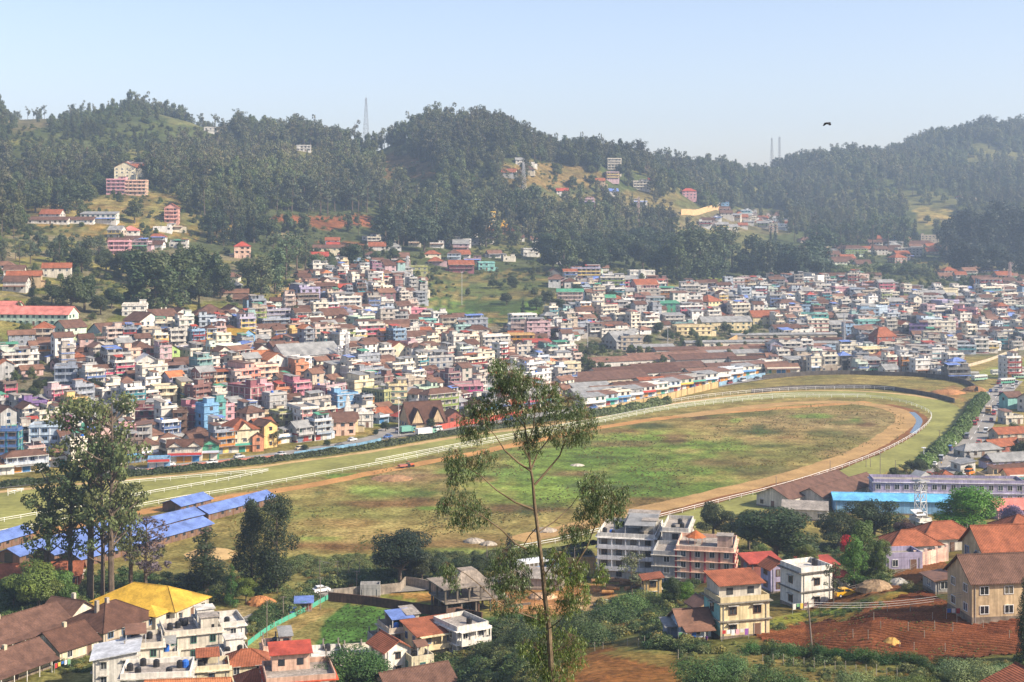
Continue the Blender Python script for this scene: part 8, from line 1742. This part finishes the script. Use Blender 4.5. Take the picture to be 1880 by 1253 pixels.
# power lines: sagging wires strung between real supports
def wires(a, b, label, n=2, sag=1.6, r=.022, gap=.35):
    A, B = Vector(a), Vector(b); t = thing('power_line', label, 'power line', A, 0, 'power lines')
    for k in range(n):
        pts = []; o = Vector((0, 0, -k*gap))
        for i in range(17): f = i/16; q = A.lerp(B, f) + o; q.z -= sag*4*f*(1-f); pts.append(q-A)
        mb = MB(); mb.tube(pts, [r]*17, 4, 'painted_metal', (.25, .25, .25)); mb.build('wire', t)
def at(u, v, Y): return ((u-U0)/F*Y, Y, CAMZ-(v-V0)/F*Y)
p1 = G(1491, 1190); top = (p1.x-.09*7, p1.y, p1.z+6.9)
wires(top, at(1778, 1085, 222), 'pair of wires from the leaning pole to the large tan house', 3, .8, .025)
wires(at(1776, 985, 262), at(1990, 915, 320), 'wires crossing in front of the bright green round tree to the right', 3, 1.5, .03); wires(at(1776, 985, 262), at(1500, 1090, 250), 'wires from the slim pole to the white cube house', 2, 1.5, .02)
wires(at(587, 1030, 345), at(733, 1042, 345), 'wires strung between the thin poles by the dirt road', 3, .8, .03)
pole(1778, 1012, 962, .1, 'slim leaning pole in front of the bright green round tree', ymin=240, lean=-.05)
# fence stakes in the ploughed field and along its lower edge
sm = MB(); sm.tube([(0, 0, -.2), (.02, 0, 1.15)], [.045, .04], 5, 'concrete', hexrgb('#a8a090')); STK = sm.mesh('fence_stake')
stk = [(1580, 1120), (1604, 1140), (1629, 1126), (1617, 1155), (1566, 1172), (1594, 1175), (1697, 1172), (1735, 1198), (1749, 1162), (1671, 1125), (1678, 1196), (1716, 1158), (1652, 1191), (1805, 1155), (1757, 1145), (1853, 1172), (1712, 1140), (1667, 1160)] + [(1400 + i*19, 1216 + i*2.2) for i in range(14)] + [(1092, 1196), (1107, 1192), (1172, 1188), (1183, 1186), (1152, 1185), (1245, 1210)]
for i, (u, v) in enumerate(stk):
    g_ = G(u, v, 140); o = link('fence_stake', STK, None, g_, i*.7); o.scale = (1.3, 1.3, 1 + (i % 3)*.15)
    grp, w_ = ('stakes in the ploughed field', 'pale stake standing in the ploughed field, ') if i < 18 else ('stakes along the lower right edge', 'pale concrete stake of the row below the clipped shrubs, ') if i < 32 else ('stakes on the bank', 'pale stake on the bushy bank, ')
    tag(o, '%s%s' % (w_, 'number %s' % '' if False else (ORD[sorted([q[0] for q in (stk[:18] if i < 18 else stk[18:32] if i < 32 else stk[32:])]).index(u)])), 'stake', grp)
# ---------------------------------------------------------------- special structures
def temple():
    g_ = G(905, 426, 900); s_ = g_.y/F; t = thing('temple_tower', 'stepped yellow and grey temple tower beside the wooded foot of the centre hill', 'temple', (g_.x, g_.y, g_.z-1), .2)
    m = MB()
    for k in range(7): r = 5.2 - k*.62; m.box(-r, r, -r*.7, r*.7, -2 if k == 0 else k*2.6, (k+1)*2.6, 'plaster', hexrgb('#c9a04a') if k % 2 else hexrgb('#b8ab94'))
    m.build('stepped_tower', t); m = MB(); m.tube([(-2.5, 0, 18.2), (2.5, 0, 18.2)], [1.2, 1.2], 10, 'plaster', hexrgb('#d8b04a')); m.build('barrel_top', t)
    m = MB(); m.box(6, 13, -3, 3, -2, 8, 'plaster', hexrgb('#d8a83c')); m.tube([(9.5, 0, 8), (9.5, 0, 12)], [2.4, .3], 8, 'plaster', hexrgb('#d8a83c')); m.build('side_shrine', t)
    m = MB(); q = [(-14, -9, 1.5), (22, -9, 1.5), (22, -2.9, 4.5), (-14, -2.9, 4.5)]; m.hexa(q, [(x, y, z+.2) for x, y, z in q], 'roof_tiles', hexrgb('#9c5a3c')); m.box(-13, 21, -8, -3.2, -3, 1.4, 'plaster', hexrgb('#b08c6a')); m.build('hall', t)
temple()
def unfinished():
    g_ = G(856, 1133, 200); t = thing('unfinished_building', 'unfinished grey concrete building, open floors on bare columns, left of the eucalyptus trunk', 'unfinished building', (g_.x, g_.y+6, g_.z), math.radians(24)); c = hexrgb('#8f8478'); c2 = hexrgb('#6f665c')
    for k, (x0, x1, y0, y1) in enumerate([(-7, 7.5, -5, 5), (-7.5, 4.5, -5.4, 5)]):
        m = MB(); m.box(x0, x1, y0, y1, (k+1)*3.1-.15, (k+1)*3.1+.08, 'concrete', c); m.build('floor_slab', t)
        for x in np.linspace(x0+.6, x1-.6, 5):
            for y in (y0+.6, 0, y1-.6): m = MB(); m.box(x-.18, x+.18, y-.18, y+.18, -1 if k == 0 else k*3.1+.08, (k+1)*3.1-.15, 'concrete', c2); m.build('column', t)
    m = MB(); m.box(-6.2, 0, 3.8, 4.0, 0, 2.9, 'concrete', hexrgb('#7a5f50')); m.box(-6.6, -3, -4.6, -4.4, 0, 2.0, 'concrete', hexrgb('#7a5f50')); m.box(1, 1.2, -4, 4, 0, 2.9, 'concrete', hexrgb('#7a5f50')); m.build('brick_infill', t)
    m = MB(); z = 6.28; m.hexa([(-4, -2.5, z), (4, -2.5, z), (4, 4.5, z), (-4, 4.5, z)], [(-1.5, -.5, z+2.2), (2.0, -.5, z+2.2), (2.0, 2.5, z+2.2), (-1.5, 2.5, z+2.2)], 'concrete', c); m.build('sloping_slab', t)
    m = MB(); q = [(7.5, -4.5, 0), (13.5, -4.5, -.4), (13.5, -3, -.4), (7.5, -3, 0)]; m.box(7.5, 13, -4.5, -4.2, -.5, 1.1, 'concrete', c2); m.build('low_wall', t)
unfinished()
rl = random.Random(8)
for i in range(16):
    u, v = rl.uniform(1090, 1190), rl.uniform(1072, 1094); g_ = G(u, v, 220); L_ = rl.uniform(2.5, 5); r = rl.uniform(.25, .5); a = rl.uniform(-.5, .9); mb = MB()
    mb.tube([(-L_/2*math.cos(a), -L_/2*math.sin(a), r + (i % 3)*.45), (L_/2*math.cos(a), L_/2*math.sin(a), r + (i % 3)*.45)], [r, r*.85], 10, 'bark', hexrgb(rl.choice(['#8a6a4a', '#6f5844', '#a57a4c'])))
    mb.tube([(L_/2*math.cos(a), L_/2*math.sin(a), r + (i % 3)*.45), (L_/2*math.cos(a)*1.005, L_/2*math.sin(a)*1.005, r + (i % 3)*.45)], [r*.8, r*.8], 10, 'painted_wood', hexrgb('#c08a4c'))
    tag(mb.build('log', None, g_), 'cut log lying in the timber pile in front of the white hotel', 'log', 'timber pile')
def heap(u, v, r, h, label, col, m='concrete', name='rubble_heap', cat='heap'):
    g_ = G(u, v, 140); rr_ = np.random.RandomState(int(u)); mb = MB(); n = 22; rings = [(1, 0), (.85, .35), (.6, .7), (.3, .92), (.02, 1)]; vs = []
    for f, z in rings:
        for k in range(n): q = f*(1+.25*(rr_.rand()-.5)); vs.append((r*q*math.cos(k*6.283/n), r*q*.8*math.sin(k*6.283/n), h*z*(1+.2*(rr_.rand()-.5)) - (.3 if z == 0 else 0)))
    mb.add(vs, [(i*n+k, i*n+(k+1) % n, (i+1)*n+(k+1) % n, (i+1)*n+k) for i in range(4) for k in range(n)], m, col); tag(mb.build(name, None, g_), label, cat, 'heaps of earth and stone')
heap(1103, 1130, 2.0, 1.4, 'grey gravel heap on the building site behind the eucalyptus', hexrgb('#8c8680')); heap(1110, 1112, 2.6, 1.2, 'pale heap under green cloth on the building site', hexrgb('#a8b8ac')); heap(1637, 1182, 1.4, .9, 'straw-coloured heap in the middle of the ploughed field', hexrgb('#c09a58'))
heap(1608, 1082, 3.6, 1.6, 'long rubble and stone heap above the path to the pink terrace', hexrgb('#9c8468')); heap(1650, 1072, 2.0, 1.0, 'pale stone pile at the right end of the rubble heap', hexrgb('#a8a49c')); heap(1130, 1110, 1.6, 1.0, 'small dark earth mound near the timber pile', hexrgb('#70604e'))
heap(478, 1108, 3.5, 1.6, 'orange earth mound beside the dirt road left of the net fence', hexrgb('#b0784c')); heap(996, 1098, 3.4, 1.2, 'pale earth pile on the building site left of the trunk', hexrgb('#c0a080')); heap(870, 995, 3, 1.0, 'whitish rubble on the near edge of the infield', hexrgb('#a09688')); heap(897, 1000, 2.4, .9, 'second whitish rubble pile right next to the first on the infield', hexrgb('#a09688'))
heap(1000, 975, 3.6, .9, 'pale rubble pile behind the upper trunk of the lone eucalyptus', hexrgb('#a09484')); heap(1060, 855, 2.6, .6, 'tiny pale rubble patch in the green part of the infield', hexrgb('#b8b0a0'))
heap(720, 880, 7, 1.2, 'low brown earth bank inside the track left of the eucalyptus', hexrgb('#9a7858')); heap(1790, 718, 6, 2.4, 'brown earth heaps by the dark wall end near the right road', hexrgb('#96704c')); heap(1740, 722, 9, 1.6, 'wide orange earth heap behind the far bend of the track', hexrgb('#ab7a50'))
# crow in flight
g_ = Vector(at(1519, 227, 95)); t = thing('crow', 'black crow flying in the clear sky right of centre', 'bird', g_, .5); mb = MB(); c = (.02, .02, .022)
mb.tube([(-.30, 0, 0), (-.16, 0, .01), (0, 0, 0), (.12, 0, .02), (.20, 0, .05), (.25, 0, .05), (.31, 0, .03)], [.015, .05, .075, .06, .045, .035, .006], 8, 'cloth', c)
mb.add([(-.28, 0, 0), (-.46, -.08, -.01), (-.48, .0, -.02), (-.46, .08, -.01)], [(0, 1, 2), (0, 2, 3)], 'cloth', c); mb.build('body', t)
for s_ in (-1, 1):
    w_ = MB(); w_.add([(.10, s_*.05, .03), (.14, s_*.22, -.02), (.02, s_*.34, -.14), (-.12, s_*.32, -.16), (-.16, s_*.22, -.06), (-.14, s_*.05, .02), (.0, s_*.22, -.03)], [(0, 1, 6), (1, 2, 6), (2, 3, 6), (3, 4, 6), (4, 5, 6), (5, 0, 6)], 'cloth', c); w_.build('wing', t)
# ---------------------------------------------------------------- people: one continuous skinned figure, standing or walking
def person_mesh(stride, arm):
    J = {'p': (0, 0, .95, .13), 's': (0, 0, 1.15, .115), 'c': (0, 0, 1.35, .15), 'n': (0, 0, 1.50, .05), 'h': (0, .01, 1.60, .085), 't': (0, .01, 1.72, .07)}
    E_ = [('p', 's'), ('s', 'c'), ('c', 'n'), ('n', 'h'), ('h', 't')]
    for s_, n_ in ((-1, 'l'), (1, 'r')):
        f = stride*s_; a = -arm*s_
        J.update({n_+'hip': (s_*.09, 0, .88, .09), n_+'k': (s_*.10, f*.5+.02, .49, .06), n_+'a': (s_*.10, f, .09, .04), n_+'f': (s_*.11, f+.16, .04, .035), n_+'sh': (s_*.18, 0, 1.42, .055), n_+'e': (s_*.23, a*.4, 1.14, .04), n_+'w': (s_*.23, a+.06, .90, .028), n_+'ha': (s_*.23, a+.10, .80, .03)})
        E_ += [('p', n_+'hip'), (n_+'hip', n_+'k'), (n_+'k', n_+'a'), (n_+'a', n_+'f'), ('c', n_+'sh'), (n_+'sh', n_+'e'), (n_+'e', n_+'w'), (n_+'w', n_+'ha')]
    ks = list(J); me = bpy.data.meshes.new('body'); me.from_pydata([J[k][:3] for k in ks], [(ks.index(a), ks.index(b)) for a, b in E_], []); o = bpy.data.objects.new('body', me); ROOT.objects.link(o)
    md = o.modifiers.new('skin', 'SKIN'); me.skin_vertices[0].data[0].use_root = True
    for i, k in enumerate(ks): me.skin_vertices[0].data[i].radius = (J[k][3], J[k][3]*.85)
    o.modifiers.new('sub', 'SUBSURF').levels = 1; dg = bpy.context.evaluated_depsgraph_get(); m2 = bpy.data.meshes.new_from_object(o.evaluated_get(dg)); bpy.data.objects.remove(o)
    return m2
PM = [person_mesh(0, .02), person_mesh(.22, .18)]
PCOL = {'white': '#d0ccc4', 'red': '#a03030', 'blue': '#3c5a8c', 'purple': '#6a4080', 'green': '#3c7850', 'yellow': '#c8a040', 'grey': '#707070', 'pink': '#c07890', 'dark': '#302c30'}
def person(u, v, top, bottom, pose, label, yaw, ymin=200, zo=.3, grp='people on the street'):
    g_ = G(u, v, ymin); t = thing('person', label, 'person', (g_.x, g_.y, H(g_.x, g_.y)+zo), yaw, grp); src = PM[pose]; me = src.copy()
    n = len(me.polygons); me.materials.clear()
    for c in ('skin', 'cloth'): me.materials.append(MATS[c])
    mi = []; cols = []
    for p in me.polygons:
        z = p.center.z; ax = abs(p.center.x)
        if z > 1.49 or (ax > .17 and z < 1.2 and z > .7): mi.append(0); c = (1, 1, 1)
        elif z > .95: mi.append(1); c = hexrgb(PCOL[top])
        elif z > .09: mi.append(1); c = hexrgb(PCOL[bottom])
        else: mi.append(1); c = (.05, .04, .03)
        cols.extend((c[0], c[1], c[2], 1)*p.loop_total)
    me.polygons.foreach_set('material_index', mi); at_ = me.attributes.new('Col', 'FLOAT_COLOR', 'CORNER'); at_.data.foreach_set('color', cols); me.update(); link('body', me, t)
    hm_ = MB(); hm_.tube([(0, -.01, 1.60), (0, -.015, 1.68), (0, -.01, 1.745), (0, 0, 1.775)], [.098, .10, .07, .02], 10, 'black_plastic'); hm_.build('hair', t)
rp = random.Random(17)
PL = [(735, 803), (716, 806), (760, 800), (790, 796), (800, 798), (850, 789), (868, 786), (700, 812), (808, 793), (655, 824), (1742, 838), (1738, 846), (1733, 842), (1748, 830), (1760, 836), (1728, 858), (1812, 760), (1820, 745), (1796, 795), (1775, 838)]
for i, (u, v) in enumerate(PL):
    tc_, bc_ = rp.choice(['white', 'red', 'blue', 'pink', 'green', 'yellow', 'grey']), rp.choice(['dark', 'grey', 'blue', 'white'])
    person(u, v, tc_, bc_, i % 2, unique(lambda k: 'person in %s top walking on the %s, %s' % (tc_, 'street' if u < 1000 else 'right road', place_words(u, v, None, k))), rp.uniform(0, 6.28), 400, .33)
person(1297, 1186, 'purple', 'dark', 0, 'person in purple standing at the foot of the yellow and turquoise house', 2.5, 140, .0, 'people near the houses')
# small things round the near houses
def barrel(u, v, c, label):
    g_ = G(u, v, 140); mb = MB(); mb.tube([(0, 0, 0), (0, 0, .3), (0, 0, .32), (0, 0, .6), (0, 0, .62), (0, 0, .9)], [.3, .3, .32, .32, .3, .3], 12, 'painted_metal', c); t = thing('barrel', label, 'barrel', g_ + Vector((0, 0, .15)), 0, 'barrels by the tan house'); mb.build('drum', t); m2 = MB(); m2.tube([(0, 0, .9), (0, 0, .93)], [.26, .26], 12, 'painted_metal', dk(c, .7)); m2.build('lid', t)
barrel(1781, 1139, (.06, .2, .6), 'blue barrel at the corner of the large tan house'); barrel(1790, 1139, (.7, .5, .03), 'yellow barrel next to the blue one at the tan house')
for i, (u, v, c, lb) in enumerate([(1779, 1032, None, 'left of two black tanks on the roof between the tan houses'), (1794, 1028, None, 'right of two black tanks on the roof between the tan houses')]):
    Y = 236; x, y, z = at(u, v, Y); t = thing('water_tank', lb, 'water tank', (x, y, z), 0, 'tanks of the tan house'); mb = MB(); tank_mb(mb, 0, 0, 0, .6, 1.5); mb.build('tank', t); m2 = MB(); m2.box(-.65, .65, -.65, .65, -2.2, -.02, 'concrete', hexrgb('#9a9088')); m2.build('stand', t)

# washing on the near roofs and beside the houses
def washing(u, v, yaw, n, zup, label, seed):
    g_ = G(u, v, 140); t = thing('clothesline', label, 'clothesline', (g_.x, g_.y, g_.z + zup), yaw, 'clotheslines by the near houses'); r = random.Random(seed); L_ = n*.75
    m = MB(); m.cyl(0, 0, -.2, 1.7, .03, 5, 'painted_metal', (.4, .4, .4)); me = m.mesh('post'); link('post', me, t); link('post', me, t, (L_, 0, 0)); m = MB(); m.tube([(0, 0, 1.65), (L_/2, 0, 1.58), (L_, 0, 1.65)], [.012]*3, 4, 'painted_metal', (.6, .6, .6)); m.build('line', t)
    for i in range(n): m = MB(); x = .1+i*.75; hh = r.uniform(.5, 1.0); m.hexa([(x, -.02, 1.6-hh), (x+.6, .03, 1.6-hh), (x+.6, .05, 1.6-hh), (x, 0, 1.6-hh)], [(x, -.01, 1.6), (x+.6, -.01, 1.6), (x+.6, .01, 1.6), (x, .01, 1.6)], 'cloth', hexrgb(r.choice(['#c8c8c4', '#b04040', '#3f68a8', '#d8a0a8', '#d0b050', '#6a9a70', '#8a5aa0', '#d8d8d8']))); m.build('garment', t)
washing(1325, 1178, .25, 6, .1, 'washing line in front of the yellow and turquoise house', 1); washing(1455, 1128, .4, 4, .1, 'washing line left of the white cube house', 2); washing(1738, 1138, .14, 4, .1, 'washing line at the left corner of the large tan house', 3); washing(865, 1204, .5, 4, .1, 'washing line beside the white house by the green field', 4)
washing(1245, 1182, .2, 4, .1, 'washing line in front of the whitewashed shack', 5); washing(100, 1236, 1.0, 5, .1, 'washing line in the yard between the two brown barracks', 6)
# ---------------------------------------------------------------- haze
hm = bpy.data.materials.new('haze'); hm.use_nodes = True; t = hm.node_tree; t.nodes.clear()
ho = t.nodes.new('ShaderNodeOutputMaterial'); hv = t.nodes.new('ShaderNodeVolumePrincipled'); hv.inputs['Color'].default_value = (0.58, 0.765, 1.0, 1); hv.inputs['Density'].default_value = HAZE; hv.inputs['Anisotropy'].default_value = 0.2
t.links.new(hv.outputs[0], ho.inputs['Volume']); MATS['haze'] = hm
mb = MB(); mb.box(-4700, 4700, -60, 3450, -40, 330, 'haze'); hz = mb.build('haze'); tag(hz, kind='stuff')
